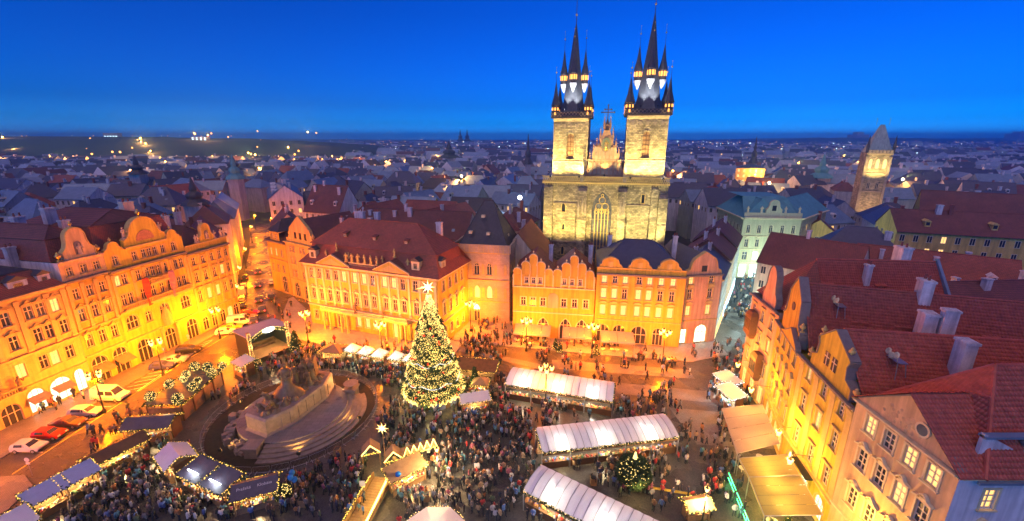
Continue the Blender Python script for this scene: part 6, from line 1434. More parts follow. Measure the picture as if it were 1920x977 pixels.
def long_tent(label, A, B, w, zf, zb, n, ilights, bend=.35, e=150):
    """white market tent: A -> B is the front edge, the tent goes w deep behind it"""
    L = math.hypot(B[0]-A[0], B[1]-A[1]); rz = math.atan2(B[1]-A[1], B[0]-A[0])
    t = thing('market_tent', label, 'market tent', (A[0], A[1], 0), rz, 'long white market tents')
    pw = L/n; q = MB(); prof = [(0, zf-.12), (.05, zf)] + [(w*f, zf+(zb-zf)*f+bend*math.sin(PI*f)) for f in (.15, .35, .55, .75, .9)] + [(w, zb)]
    for (ya, za), (yb, zb_) in zip(prof[:-1], prof[1:]): 
        q.poly([(.03,ya,za), (pw/2,ya,za+.05), (pw/2,yb,zb_+.05), (.03,yb,zb_)]); q.poly([(pw/2,ya,za+.05), (pw-.03,ya,za), (pw-.03,yb,zb_), (pw/2,yb,zb_+.05)])
    me = q.mesh('roof_panel', MT['tarp']); me.polygons.foreach_set('use_smooth', [True]*len(me.polygons))
    fr = MB()
    for (ya, za), (yb, zb_) in zip(prof[1:-1], prof[2:]): fr.cyl((0,ya,za+.0), (0,yb,zb_+.0), .045, .045, 4)
    fm = fr.mesh('roof_rib', MT['steel']); pm = MB().box(-.05,-.05,0,.05,.05,zf-.1).mesh('post', MT['steel'])
    for i in range(n): inst('roof_panel', me, t, (i*pw, 0, 0))
    for i in range(n+1):
        inst('roof_rib', fm, t, (i*pw, 0, 0))
        if i % 4 == 0: inst('post', pm, t, (i*pw, .1, 0)); inst('post', pm, t, (i*pw, w-.1, 0), sc=(1, 1, zb/zf))
    MB().box(0,w-.06,0,L,w,zb-.1).build('back_wall', MT['wood_l'], t)
    k = 0
    for i in range(0, n, 4):
        x0, x1 = i*pw+.15, min(L, (i+4)*pw)-.15
        c = MB().box(x0,.35,0,x1,.9,1.0).box(x0-.05,.3,1.0,x1+.05,1.0,1.06).build('counter', MT['wood'], t)
        goods(c, x0, x1, .4, .95, 1.1, 26); MB().box(x0,w-1.0,0,x1,w-.5,1.8).build('shelf', MT['goods'], t); goods(t, x0, x1, w-1.2, w-.9, 1.85, 20)
        MB().box(x0,.0,zf-.55,x1,.05,zf-.2).build('fascia_board', MT['wood_l'], t)
    edge = [[(0,-.05,zf-.12), (L,-.05,zf-.12)], [(0,0,zf), (0,w,zb)], [(L,0,zf), (L,w,zb)]]
    greens(edge, t, .09, .2); bulbs(edge, 'garland_lights', 'bulb_w', t, .22, .075)
    for f in ilights:
        MB().cyl((0,0,0), (0,0,.35), .05).sph((0,0,-.12), .16, 8, 5).build('ceiling_lamp', MT['bulb_w'], t, loc=(L*f, w*.45, zf+.05)); light('tent_light', (L*f, w*.42, zf-.45), e*1.5, (1,.95,.82), t, .25); light('counter_light', (L*f, .25, zf-.5), 240, (1,.72,.34), t, .2)
    return t
long_tent('long white tent farthest back, beside the four-armed lantern', (-1.2,64.2), (15.9,59.2), 4.6, 3.0, 3.7, 16, (.17, .5, .82))
long_tent('long white tent in the middle, before the lit ball tree', (4.0,47.7), (23.3,50.9), 4.3, 3.0, 3.7, 20, (.15, .46, .80))
long_tent('long white tent at the bottom edge running out of the picture', (1.3,41.4), (15.6,31.6), 4.1, 3.0, 3.7, 16, (.2, .55, .85), e=150)

def hut(label, x, y, rz, w, d, h=2.5, rise=.9, roof='tarp_d', style='gable', wall='wood', lamp=1.0, col=WARM, split=False, trim='bulb_y', strip=False, text=None):
    """wooden market hut, open front at local -y"""
    t = thing('market_hut', label, 'market stall', (x, y, 0), rz, 'wooden market huts')
    a, c = w/2, d/2
    MB().box(-a,c-.08,0,a,c,h).build('back_wall', MT[wall], t); 
    for s in (-1, 1): MB().box(s*a-.04,-c+.7,0,s*a+.04,c-.09,h).build('side_wall', MT[wall], t)
    for sx in (-1, 1): MB().box(sx*a-.07,-c-.02,0,sx*a+.07,-c+.12,h).build('post', MT['wood_l'], t)
    ct = MB().box(-a+.1,-c+.1,0,a-.1,-c+.6,.95).box(-a,-c-.1,.95,a,-c+.7,1.02).build('counter', MT['wood_l'], t)
    goods(ct, -a+.1, a-.1, -c, -c+.6, 1.08, int(9*w)); MB().box(-a+.2,c-.5,0,a-.2,c-.1,1.7).build('shelf', MT['goods'], t)
    e = .4
    if style == 'gable':
        for s in (-1, 1):
            q = MB().add([(-a-e,s*(c+e),h-.15), (a+e,s*(c+e),h-.15), (a+e,0,h+rise), (-a-e,0,h+rise), (-a-e,s*(c+e),h-.07), (a+e,s*(c+e),h-.07), (a+e,0,h+rise+.08), (-a-e,0,h+rise+.08)], [(0,1,2,3), (4,5,6,7), (0,1,5,4), (1,2,6,5), (2,3,7,6), (3,0,4,7)])
            q.build('roof_slope', MT[roof], t)
        for s in (-1, 1): MB().add([(s*a,-c,h-.1), (s*a,c,h-.1), (s*a,0,h+rise)], [(0,1,2)]).build('gable_board', MT[wall], t)
        edge = [[(-a-e,-c-e,h-.12), (a+e,-c-e,h-.12), (a+e,0,h+rise+.05), (a+e,c+e,h-.12), (-a-e,c+e,h-.12), (-a-e,0,h+rise+.05), (-a-e,-c-e,h-.12)]]
    elif style == 'pyramid':
        q = MB(); cn = [(-a-e,-c-e,h-.1), (a+e,-c-e,h-.1), (a+e,c+e,h-.1), (-a-e,c+e,h-.1)]
        for i in range(4): MB().poly([cn[i], cn[(i+1) % 4], (0,0,h+rise)]).build('roof_slope', MT[roof], t)
        edge = [cn + [cn[0]]] if trim else []
    else:   # shed: low front, high back
        MB().add([(-a-e,-c-e,h), (a+e,-c-e,h), (a+e,c+e,h+rise), (-a-e,c+e,h+rise), (-a-e,-c-e,h+.09), (a+e,-c-e,h+.09), (a+e,c+e,h+rise+.09), (-a-e,c+e,h+rise+.09)], [(0,1,2,3), (4,5,6,7), (0,1,5,4), (1,2,6,5), (2,3,7,6), (3,0,4,7)]).build('roof', MT[roof], t)
        n = int(w/.9)
        for i in range(1, n): MB().box(-.02,-.01,0,.02,.01,.03).build('roof_seam', MT['steel'], t, loc=(-a-e+i*(w+2*e)/n, -c-e+.02, h+.1)).scale = (1, 1, 1)
        edge = [[(-a-e,-c-e,h+.02), (a+e,-c-e,h+.02), (a+e,c+e,h+rise+.05), (-a-e,c+e,h+rise+.05), (-a-e,-c-e,h+.02)]]
    if trim: greens(edge, t, .13, .17); bulbs(edge, 'garland_lights', trim, t, .2, .075)
    if strip:
        MB().box(-1.0,-.07,0,1.0,.07,.1).build('strip_lamp', MT['lamp_white'], t, loc=(0, -c*.55, h+rise*.52+.12)); light('strip_light', (0, -c*.55-.2, h+rise*.6+.6), 60, (.85,.95,1), t, .3)
    if text:
        for i, s_ in enumerate(text):
            fc = bpy.data.curves.new('lettering', 'FONT'); fc.body = s_; fc.size = .5; fc.align_x = 'CENTER'; fc.extrude = .005
            o0 = bpy.data.objects.new('l', fc); COL.objects.link(o0); me_ = bpy.data.meshes.new_from_object(o0.evaluated_get(bpy.context.evaluated_depsgraph_get())); bpy.data.objects.remove(o0); me_.materials.clear(); me_.materials.append(MT['paint'])
            o = inst('lettering', me_, t); ang = math.atan2(rise, c+e); o.location = ((-.25+.5*i)*w, -c*.62, h+rise*(1-.62*c/(c+e))+.09); o.rotation_euler = (ang, 0, 0)
    light('stall_light', (0, -c*.2, h-.35), 420*lamp, col, t, .2); MB().sph((0,0,0), .12, 8, 5).cyl((0,0,.1), (0,0,.4), .02).build('stall_lamp', MT['bulb_w'], t, loc=(0, -c*.1, h-.25))
    return t
hut('wooden hut with purple-grey roof and garland below the wreath pergola', -53.4, 54.8, R(6), 6.0, 2.9, 2.6, .8)
hut('brown-roofed long hut with yellow counter beside the road', -53.9, 49.2, R(62), 6.0, 2.6, 2.4, .7, 'wood', 'gable', 'wood_l', 1.6, (1,.8,.3))
hut('first stall with roof coloured as reflected sky at the lower left road edge', -54.2, 44.3, R(64), 3.0, 2.3, 2.5, .5, 'tarp_b', 'shed', 'wood_l')
hut('second stall with roof coloured as reflected sky at the lower left road edge', -55.4, 41.6, R(64), 3.0, 2.3, 2.5, .5, 'tarp_b', 'shed', 'wood_l')
hut('stall with two roof slopes coloured as reflected sky next to the monument barrier', -44.4, 47.6, R(-38), 3.6, 3.0, 2.6, 1.0, 'tarp_b')
hut('dark-roofed hut with white strip lamp left of the monument barrier', -39.4, 44.9, R(-24), 3.6, 2.5, 2.6, .5, 'tarp_d', 'shed', strip=True)
hut('dark-roofed hut with white strip lamp next to the lettered hut', -35.6, 43.3, R(-24), 3.6, 2.5, 2.6, .5, 'tarp_d', 'shed', strip=True)
hut('dark-roofed hut with white lettering on its roof at the barrier', -31.0, 42.6, R(22), 4.4, 2.6, 2.5, .8, 'tarp_d', 'gable', text=['Pražská', 'Klobása'])
hut('small white striped stall to the right of the tall lit fir', -6.0, 60.8, R(14), 4.2, 1.7, 2.5, .35, 'tarp', 'shed', 'wood_l', .8)
hut('tiny brown-roofed kiosk behind the tall lit fir', -5.4, 66.2, R(-6), 2.2, 2.0, 2.3, .9, 'wood_l', 'pyramid', 'wood_l', .6)
hut('wide brown flat-roofed stall behind the tall lit fir', -6.5, 70.6, R(-10), 7.0, 3.2, 2.8, .4, 'wood', 'shed', 'wood', .8)
hut('brown-roofed kiosk with garlands between stage and white tents', -35.6, 78.0, R(-8), 4.2, 3.2, 2.5, 1.0, 'wood_l', 'pyramid', 'wood_l', 1.6)
for i, (x, y) in enumerate(((-32.0,78.0), (-28.9,77.0), (-25.9,76.0), (-22.4,74.9), (-19.4,74.2))):
    hut('%s small peaked white stall in the row before the palace, from the left' % NUM[i], x, y, R(-16), 2.0, 2.0, 2.4, 1.3, 'tarp', 'pyramid', 'wood_l', .45, (.95,1,.6), trim='bulb_w')
hut('open orange craft stall below the zigzag light arches', -13.6, 45.6, R(40), 4.4, 2.0, 2.4, .4, 'wood_l', 'shed', 'wood_l', 2.2, (1,.6,.2))
hut('stall with roof coloured as reflected sky by the stage corner', -50.4, 72.4, R(-30), 3.0, 2.2, 2.6, .4, 'tarp_b', 'shed', 'wood')
hut('small food barrow with garlands beside the bright lantern', 21.6, 40.6, R(10), 2.6, 1.4, 2.0, .5, 'wood_l', 'gable', 'wood_l', .9)

hut('white-roofed stall at the bottom left corner of the picture', -54.6, 36.4, R(64), 4.2, 3.0, 2.6, .5, 'tarp', 'shed', 'wood_l')
for lb, a_, b_ in (('yellow cable cover on the ground beside the lit ball tree', (17.6,45.0), (22.6,43.9)), ('short yellow cable cover between middle tent and lit ball tree', (17.2,47.0), (17.1,48.6))):
    a_, b_ = Vector((*a_, 0)), Vector((*b_, 0)); L = (b_-a_).length; n = int(L/.9)
    t = thing('cable_cover', lb, 'cable cover', a_, math.atan2((b_-a_).y, (b_-a_).x))
    for k in range(n): MB().prism([(-.22,0), (.22,0), (.12,.07), (-.12,.07)], 'x', k*L/n, (k+1)*L/n-.02).build('cover_segment', MT['paint_y'], t)
# pergola with light balls
t = thing('market_pergola', 'long dark-roofed wooden pergola edged with garlands beside the road', 'pergola', (-54.6, 63.6, 0), R(3))
for sx in (-1, 1):
    for k in range(5): MB().box(-.1,-.1,0,.1,.1,2.9).build('post', MT['wood'], t, loc=(sx*2.6, -5.2+k*2.6, 0))
for k in range(6): MB().box(-3.0,0,2.95,3.0,1.74,3.02).build('roof_panel', MT['tarp_d'], t, loc=(0, -5.4+k*1.8, .02*(k % 2)))
MB().box(2.5,-5.2,0,2.58,5.2,2.4).build('board_wall', MT['wood_l'], t); MB().box(-2.6,-5.26,0,2.6,-5.18,2.4).build('board_wall', MT['wood_l'], t)
ed = [[(-3,-5.4,3), (3,-5.4,3), (3,5.4,3), (-3,5.4,3), (-3,-5.4,3)]]; greens(ed, t, .1, .2); bulbs(ed, 'garland_lights', 'bulb_y', t, .2, .075)
light('pergola_light', (2.2,0,2.3), 160, WARM, t, .2); light('pergola_light', (-1,-3,2.3), 100, WARM, t, .2)
def light_ball(label, x, y, z, r, group='light balls on the pergola', n=150, m='bulb_w', rb=.07):
    t = thing('light_ball', label, 'light ball', (x, y, z), 0, group)
    u = RNG.normal(size=(n*5, 3)); u /= np.linalg.norm(u, axis=1)[:, None]
    o = scatter([(-.5,0,0), (.5,0,0), (0,0,1), (0,.6,.3)], [(0,1,2), (0,1,3)], mats_of(u*r*.93+[0,0,r], np.full(len(u), r*.30), rnd=True), 'fir_twigs', MT['green'], t); o['kind'] = 'stuff'
    u = u[:n]; o = scatter(OCT_V, OCT_F, mats_of(u*r+[0,0,r], RNG.uniform(.8, 1.2, n)*rb), 'bulbs', MT[m], t); o['kind'] = 'stuff'
    MB().cyl((0,0,-.1), (0,0,r), .06, .06, 6).build('stem', MT['wood'], t)
    return t
for i, (x, y, r) in enumerate(((-57,59.4,.75), (-52.3,58.8,.8), (-56.8,63.0,.75), (-52.4,62.2,.75), (-53.0,64.2,.6), (-56.4,66.2,.65), (-52.2,66.6,.75), (-56.6,68.6,.8), (-54.2,68.4,.8), (-55.8,64.8,.55), (-51.9,69.0,.7))):
    light_ball('glowing garland ball on the pergola roof, %s counting from the lower left' % NUM[i], x, y, 3.05, r)
t = light_ball('big round fir ball covered in warm lights between the white tents', 15.4, 45.0, .45, 2.0, 'big light ball', 520, 'bulb_w', .075)
light('ball_glow', (0,-2.6,2.0), 120, (1,.75,.25), t, .6); MB().lathe([(.5,0), (.35,.5)], 8).build('tub', MT['wood'], t, loc=(0,0,-.45)); MB().lathe([(.3,0), (.1,.9)], 6).build('top_lamp', MT['bulb_w'], t, loc=(0,0,4.0))
light_ball('round fir bush with lights beside the lettered hut', -28.2, 43.0, .1, 1.0, 'fir bush with lights', 160)
light_ball('round fir bush with lights at the near corner of the stage', -49.4, 74.6, .1, .95, 'fir bush with lights', 130)

# stage
A_, B_ = (-51.6,76.6), (-47.2,82.4); rz = math.atan2(B_[1]-A_[1], B_[0]-A_[0]); W = math.hypot(B_[0]-A_[0], B_[1]-A_[1])
t = thing('concert_stage', 'covered black stage with blue-grey roof and lit front arch', 'stage', (*A_, 0), rz)
MB().box(0,-1.4,0,W,6,1.1).build('stage_floor', MT['wood_l'], t); MB().box(0,-1.5,.1,W,-1.4,1.0).build('stage_skirt', MT['wood'], t)
for x in (-.1, W+.02): MB().box(x,.05,0,x+.08,6,5.4).build('side_curtain', MT['plastic'], t)
MB().box(-.1,6.0,0,W+.1,6.1,5.4).build('back_curtain', MT['plastic'], t)
MB().add([(-.5,-.6,5.7), (W+.5,-.6,5.7), (W+.5,6.5,5.2), (-.5,6.5,5.2), (-.5,-.6,5.85), (W+.5,-.6,5.85), (W+.5,6.5,5.35), (-.5,6.5,5.35)], [(0,1,2,3), (4,5,6,7), (0,1,5,4), (1,2,6,5), (2,3,7,6), (3,0,4,7)]).build('roof', mat('stage_roof', (.30,.30,.42), .5, .08, 1), t)
for x in (0, W):
    MB().box(x-.25,-.6,0,x+.25,-.1,6.6).build('truss_tower', MT['wood_l'], t)
    bulbs([[(x-.25,-.65,.5), (x-.25,-.65,6.4), (x+.25,-.65,6.4), (x+.25,-.65,.5)]], 'tower_lights', 'bulb_w', t, .12, .06)
    for z in (1.6, 4.2): bulbs([[(x,-.75,z), (x-.35,-.75,z-.8), (x+.35,-.75,z-.8), (x,-.75,z)]], 'bell_lights', 'bulb_w', t, .07, .06)
arch = [(W*f, -.7, 5.0+1.5*math.sin(PI*f)) for f in np.linspace(0, 1, 14)]; bulbs([arch, [(x, y, z-.5) for x, y, z in arch]], 'arch_lights', 'bulb_w', t, .09, .075); greens([[(x, y, z-.25) for x, y, z in arch]], t, .05, .3)
MB().prism([(W/2+1.2*math.cos(2*PI*i/14), 6.1+.5*math.sin(2*PI*i/14)) for i in range(14)], 'y', -.95, -.85).build('sign_board', MT['bulb_c'], t)
for k in range(3): MB().box(.6+k*.3,3.2-k*.6+1,1.1,W-.6-k*.3,4.0-k*.6+1,1.5+.0*k+.35*(k == 0)).build('choir_step', MT['wood'], t)
light('stage_light', (W/2, 1.2, 5.0), 420, (1,.62,.25), t, .4); light('stage_arch_light', (W/2, -1.8, 5.6), 260, (1,.75,.35), t, .5)

# garland arches, star and zigzag
def light_arch(label, x, y, rz, w=2.2, h=3.4, d=1.6):
    t = thing('light_arch', label, 'light arch', (x, y, 0), rz, 'house-shaped light arches')
    for sx in (-1, 1): MB().box(sx*w/2-.07,-.07,0,sx*w/2+.07,.07,2.2).build('post', MT['wood_l'], t); MB().box(sx*w/2-.07,d-.07,0,sx*w/2+.07,d+.07,2.2).build('post', MT['wood_l'], t)
    for sx in (-1, 1): MB().add([(sx*w/2*1.1,-.1,2.15), (0,-.1,h), (0,d+.1,h), (sx*w/2*1.1,d+.1,2.15)], [(0,1,2,3)]).build('roof_slope', MT['wood_l'], t)
    MB().tube([(-w/2*1.1,-.15,2.15), (0,-.15,h+.05), (w/2*1.1,-.15,2.15)], .06, 6).build('rope_light', MT['ropelight'], t)
    bulbs([[(-w/2,-.12,2.1), (w/2,-.12,2.1)]], 'icicle_lights', 'bulb_y', t, .1, .07); light('arch_light', (0,.5,2.2), 60, (1,.7,.2), t, .2); return t
light_arch('left house-shaped arch outlined in rope light below the star', -19.0, 48.6, R(18)); light_arch('right house-shaped arch outlined in rope light below the star', -15.6, 47.4, R(18))
t = thing('star_pole', 'pole carrying a glowing many-pointed star above the light arches', 'star', (-16.8, 47.6, 0)); MB().cyl((0,0,0), (0,0,6.4), .06, .05, 6).build('pole', MT['wood'], t)
def star_mesh(R0, R1, n, m):
    q = MB(); v = [(0,-.06,0), (0,.06,0)] + [((R0 if i % 2 == 0 else R1)*math.cos(PI*i/n), 0, (R0 if i % 2 == 0 else R1)*math.sin(PI*i/n)) for i in range(2*n)]
    q.add(v, [(0, 2+i, 2+(i+1) % (2*n)) for i in range(2*n)] + [(1, 2+(i+1) % (2*n), 2+i) for i in range(2*n)]); return q.mesh('star', MT[m])
inst('star', star_mesh(.85, .28, 8, 'bulb_w'), t, (0, -.1, 6.9)); light('star_light', (0,-.6,6.9), 60, WARM, t, .3)
t = thing('zigzag_pavilion', 'wooden pavilion with zigzag crown of lit gables in the crowd', 'pavilion', (-14.3, 47.6, 0), R(28))
for k in range(5):
    MB().add([(k*.9,0,2.6), (k*.9+.9,0,2.6), (k*.9+.45,-.1,3.9)], [(0,1,2)]).build('gable_board', MT['wood_l'], t); MB().tube([(k*.9,-.1,2.6), (k*.9+.45,-.2,3.9), (k*.9+.9,-.1,2.6)], .045, 5).build('rope_light', MT['ropelight'], t)
for x in (0, 2.25, 4.5): MB().box(x-.07,-.07,0,x+.07,.07,2.6).build('post', MT['wood_l'], t); MB().box(x-.07,1.5,0,x+.07,1.64,2.6).build('post', MT['wood_l'], t)
MB().box(-.1,-.1,2.5,4.6,1.7,2.58).build('roof', MT['wood_l'], t); bulbs([[(0,-.15,2.5), (4.5,-.15,2.5)]], 'icicle_lights', 'bulb_y', t, .08, .07); light('pavilion_light', (2.2,.6,2.1), 140, (1,.65,.22), t, .2)
# lit walkway
t = thing('walkway', 'fenced plank walkway with a glowing rope-light handrail at the bottom', 'walkway', (-18.1, 37.2, 0), R(-8))
for k in range(22): MB().box(-1.2,k*.42,.30,1.2,k*.42+.38,.36).build('plank', MT['wood_l'], t)
rail = [(1.35,-.6,1.15), (1.35,2.0,1.2), (1.3,4.6,1.3), (1.2,7.0,1.35), (1.15,9.3,1.5)]
MB().tube(rail, .12, 6).build('rope_light', MT['ropelight'], t)
for x, nm in ((1.35, 'a'), (-1.35, 'b')):
    for k in range(9):
        MB().prism([(-.5,.2), (.5,.2), (.5,.9), (0,1.12), (-.5,.9)], 'x', -.04, .04).build('fence_board', MT['wood_l'], t, loc=(x, .5+k*1.05, 0))
bulbs([[(-1.4,0,1.1), (-1.4,8.5,1.15)]], 'garland_lights', 'bulb_y', t, .14, .07)
for y in (1.5, 5.0, 8.0): light('rail_light', (.9, y, 1.8), 130, (1,.68,.16), t, .3)
# big white parasol at the bottom
t = thing('parasol', 'large white octagonal parasol cut off by the bottom edge', 'parasol', (-8.3, 35.8, 0)); MB().cyl((0,0,0), (0,0,3.9), .08, .06, 8).build('pole', MT['wood_l'], t)
for k in range(8):
    a0, a1 = 2*PI*k/8+PI/8, 2*PI*(k+1)/8+PI/8; r = 3.5
    MB().add([(0,0,3.95), (r*math.cos(a0),r*math.sin(a0),3.0), (r*math.cos(a1),r*math.sin(a1),3.0), (r*1.01*math.cos(a1),r*1.01*math.sin(a1),2.75), (r*1.01*math.cos(a0),r*1.01*math.sin(a0),2.75)], [(0,1,2), (1,4,3,2)]).build('canopy_panel', MT['tarp'], t)
bulbs([[(3.52*math.cos(2*PI*k/24), 3.52*math.sin(2*PI*k/24), 2.85) for k in range(25)]], 'garland_lights', 'bulb_w', t, .25, .07); light('parasol_light', (0,0,2.6), 220, (1,.75,.45), t, .2)

# cafe awnings at the right
def awning(label, pts, z, m, e, col, drop=.35, legs=True):
    """sloping cafe canopy through four ground points: outer-left, outer-right, inner-right, inner-left"""
    cx, cy = sum(p[0] for p in pts)/4, sum(p[1] for p in pts)/4
    t = thing('cafe_awning', label, 'awning', (cx, cy, 0), 0, 'cafe awnings')
    P = [(p[0]-cx, p[1]-cy, z-.25 if i < 2 else z+.5) for i, p in enumerate(pts)]
    n = 4; O, Q, I2, I1 = P
    lp = lambda a, b, f: tuple(a[i]+(b[i]-a[i])*f for i in range(3))
    for k in range(n):
        a, b, c, d = lp(O, Q, k/n+.004), lp(O, Q, (k+1)/n-.004), lp(I1, I2, (k+1)/n-.004), lp(I1, I2, k/n+.004)
        MB().add([a, b, c, d, (a[0], a[1], a[2]-drop), (b[0], b[1], b[2]-drop)], [(0,1,2,3), (4,5,1,0)]).build('fabric_panel', MT[m], t)
    MB().tube([O, Q, I2, I1, O], .05, 5).build('awning_frame', MT['steel'], t)
    for p in (O, Q): MB().cyl((p[0],p[1],0), p, .05, .05, 6).build('post', MT['steel'], t)
    for k in range(6):
        f = random.random(); g2 = random.uniform(.15, .85); q = lp(lp(O, Q, f), lp(I1, I2, f), g2); r_ = .45
        o = MB().cyl((0,0,.7), (0,0,.74), r_, r_, 10).cyl((0,0,0), (0,0,.7), .05, .05, 5).build('cafe_table', MT['paint'], t, loc=(q[0], q[1], 0))
    for f in (.25, .75):
        q = lp(lp(O, Q, f), lp(I1, I2, f), .45); MB().sph((0,0,0), .14, 8, 5).cyl((0,0,.1), (0,0,.4), .02).build('pendant_lamp', MT['bulb_w'], t, loc=(q[0], q[1], z-.45)); light('awning_light', (q[0], q[1], z-.75), e, col, t, .25)
    return t
awning('big beige cafe awning before the orange house at the right', [(32.2,57.2), (29.6,47.4), (35.6,48.4), (38.2,57.2)], 3.4, 'tarp_p', 60, (1,.6,.3))
awning('yellow glowing awning next to the beige cafe awning', [(29.6,46.9), (29.2,43.6), (35.0,43.2), (35.6,46.7)], 3.1, 'tarp_y', 130, (1,.70,.12))
awning('larger yellow glowing awning before the yellow house', [(28.9,43.2), (27.6,37.6), (33.4,37.0), (34.6,42.6)], 3.5, 'tarp_y', 170, (1,.74,.12))
awning('lowest cafe awning cut off by the bottom edge', [(27.4,36.8), (26.4,31.0), (33.0,31.0), (33.4,36.4)], 3.3, 'tarp_p', 160, (1,.78,.3))
for lb, a, c, m_, e_ in (('left sloping terrace awning before the arcaded house', (.3,84.6), (8.0,83.4), 'tarp_p', 240), ('right sloping terrace awning before the arcaded house', (10.6,82.9), (16.6,82.0), 'tarp_p', 220), ('pale terrace awning before the mansard house', (18.4,80.9), (25.0,79.8), 'tarp_p', 200)):
    awning(lb, [a, c, (c[0]+.55, c[1]+3.4), (a[0]+.55, a[1]+3.4)], 2.9, m_, e_, SOD)
MT['led_g'] = nosample(mat('green_led', (.1,.9,.3), .3, 0, 1, emit=5, ecol=(.05,1,.25)))
t = thing('led_fence', 'low cafe fence traced with green light beside the yellow awnings', 'fence', (28.3, 46.6, 0), math.atan2(-15, -2.6))
for k in range(8):
    o = MB().box(0,-.03,0,.06,.03,1.0).build('fence_post', MT['iron'], t, loc=(k*1.8, 0, 0))
    MB().tube([(k*1.8,0,1.0), (k*1.8+1.7,0,1.0), (k*1.8+1.7,0,.3), (k*1.8,0,.3), (k*1.8,0,1.0)], .035, 5).build('green_tube', MT['led_g'], t); light('green_light', (k*1.8+.9, -.4, .8), 14, (.1,1,.35), t, .2) if k % 2 == 0 else None
for i, (x, y, m_) in enumerate(((37.6,66.5,'cool_bulb'), (36.2,62.5,'c'))):
    hut(['souvenir stall with cold lights at the corner of the shopping street', 'souvenir stall with cold lights nearest the beige awning'][i], x, y, R(-80), 3.6, 2.2, 2.5, .5, 'tarp', 'shed', 'wood', 1.2, (.6,.85,1), trim='bulb_c')

# ------------------------------------------------------------------ the Christmas tree
t = thing('christmas_tree', 'towering christmas tree covered in warm lights with star on top', 'christmas tree', (-13.6, 65.9, 0))
TH = 18.5; tr_ = lambda z: 4.9*(1-(z-1.4)/(TH-1.2))**.95+.12
MB().lathe([(.5,0), (.42,2), (.3,9), (.1,17.6), (.04,19.3)], 8).build('trunk', MT['wood'], t)
N = 15000; zz = 1.2+(TH-1.2)*RNG.random(N)**1.55; rr = np.array([tr_(z) for z in zz])
tier = .80+.20*np.abs(np.sin(zz*2.3)); ang = RNG.uniform(0, 2*PI, N); lob = 1+.14*np.sin(ang*9+np.floor(zz*1.4)*2.1)+.08*np.sin(ang*4+zz)
rad = rr*tier*lob*(.45+.55*RNG.random(N)**.4)
P = np.stack([rad*np.cos(ang), rad*np.sin(ang), zz-.10*rad], 1)
# each spray points outward and droops
M4 = np.zeros((N, 4, 4)); M4[:, 3, 3] = 1; out = np.stack([np.cos(ang), np.sin(ang), -.45+RNG.normal(0, .25, N)], 1); out /= np.linalg.norm(out, axis=1)[:, None]
side = np.stack([-np.sin(ang), np.cos(ang), np.zeros(N)], 1)+RNG.normal(0, .25, (N, 3)); up = np.cross(out, side); s_ = (RNG.uniform(.35, .75, N)*np.clip(.35+rad/2.5, .35, 1))[:, None]
M4[:, :3, 0] = out*s_; M4[:, :3, 1] = side*s_*.6; M4[:, :3, 2] = up*s_; M4[:, :3, 3] = P
o = scatter([(0,-.25,0), (0,.25,0), (1,0,-.05), (.55,.42,.05), (.55,-.42,.05), (.3,0,.35)], [(0,2,1), (0,4,2), (1,2,3), (0,5,2)], M4, 'crown', MT['green'], t); o['kind'] = 'stuff'
n = 15000; zz = 1.3+(TH-1.3)*RNG.random(n)**1.35; a = RNG.uniform(0, 2*PI, n); rr = np.array([tr_(z) for z in zz])*(.80+.20*np.abs(np.sin(zz*2.3)))*RNG.uniform(.95, 1.08, n)+.30*np.clip(.5+(TH-zz)/12, .5, 1.2)
o = scatter(OCT_V, OCT_F, mats_of(np.stack([rr*np.cos(a), rr*np.sin(a), zz-.1*rr], 1), RNG.uniform(.035, .07, n)), 'bulbs', MT['bulb_t'], t); o['kind'] = 'stuff'
MT['bauble'] = mat('red_bauble', (.6,.05,.02), .2, .05, 1, emit=.35, ecol=(1,.08,.02))
bm_ = MB().sph((0,0,0), .3, 10, 7).cyl((0,0,.28), (0,0,.4), .06).mesh('bauble', MT['bauble'], True)
for k in range(70):
    z = 1.8+(TH-3)*random.random()**1.4; aa = random.uniform(0, 2*PI); r_ = tr_(z)*1.0; inst('bauble', bm_, t, (r_*math.cos(aa), r_*math.sin(aa), z-.1*r_), sc=random.uniform(.6, 1.05))
MT['rope_c'] = nosample(mat('tree_rope', (.6,.7,.8), .3, 0, 1, emit=.35, ecol=(.6,.84,1)))
for z0, nn in ((4.2, 7), (7.6, 6)):
    pts = []
    for k in range(nn*6+1):
        aa = 2*PI*k/(nn*6); r_ = tr_(z0)*1.07; pts.append((r_*math.cos(aa), r_*math.sin(aa), z0-.6*abs(math.sin(k*PI/6))))
    MB().tube(pts, .06, 5).build('rope_garland', MT['rope_c'], t)
st = inst('tree_star', star_mesh(1.25, .34, 8, 'bulb_w'), t, (0, -.2, 19.8)); MB().add([(-2.2,-.1,-.35), (-.3,0,-.12), (-.3,0,.15)], [(0,1,2), (2,1,0)]).build('star_tail', MT['bulb_w'], st)
light('star_light', (0,-1.2,19.8), 150, (1,.95,.85), t, .4)
for k in range(8):
    aa = 2*PI*k/8; light('tree_glow', (6.0*math.cos(aa), 6.0*math.sin(aa), 2.6), 120, (1,.78,.30), t, .6); 
    if k % 2 == 0: light('tree_glow', (4.2*math.cos(aa+.4), 4.2*math.sin(aa+.4), 9.5), 130, (1,.78,.30), t, .6)
q = thing('tree_fence', 'row of small zigzag lit house boards round the foot of the tall lit fir', 'fence', (-13.6, 65.9, 0))
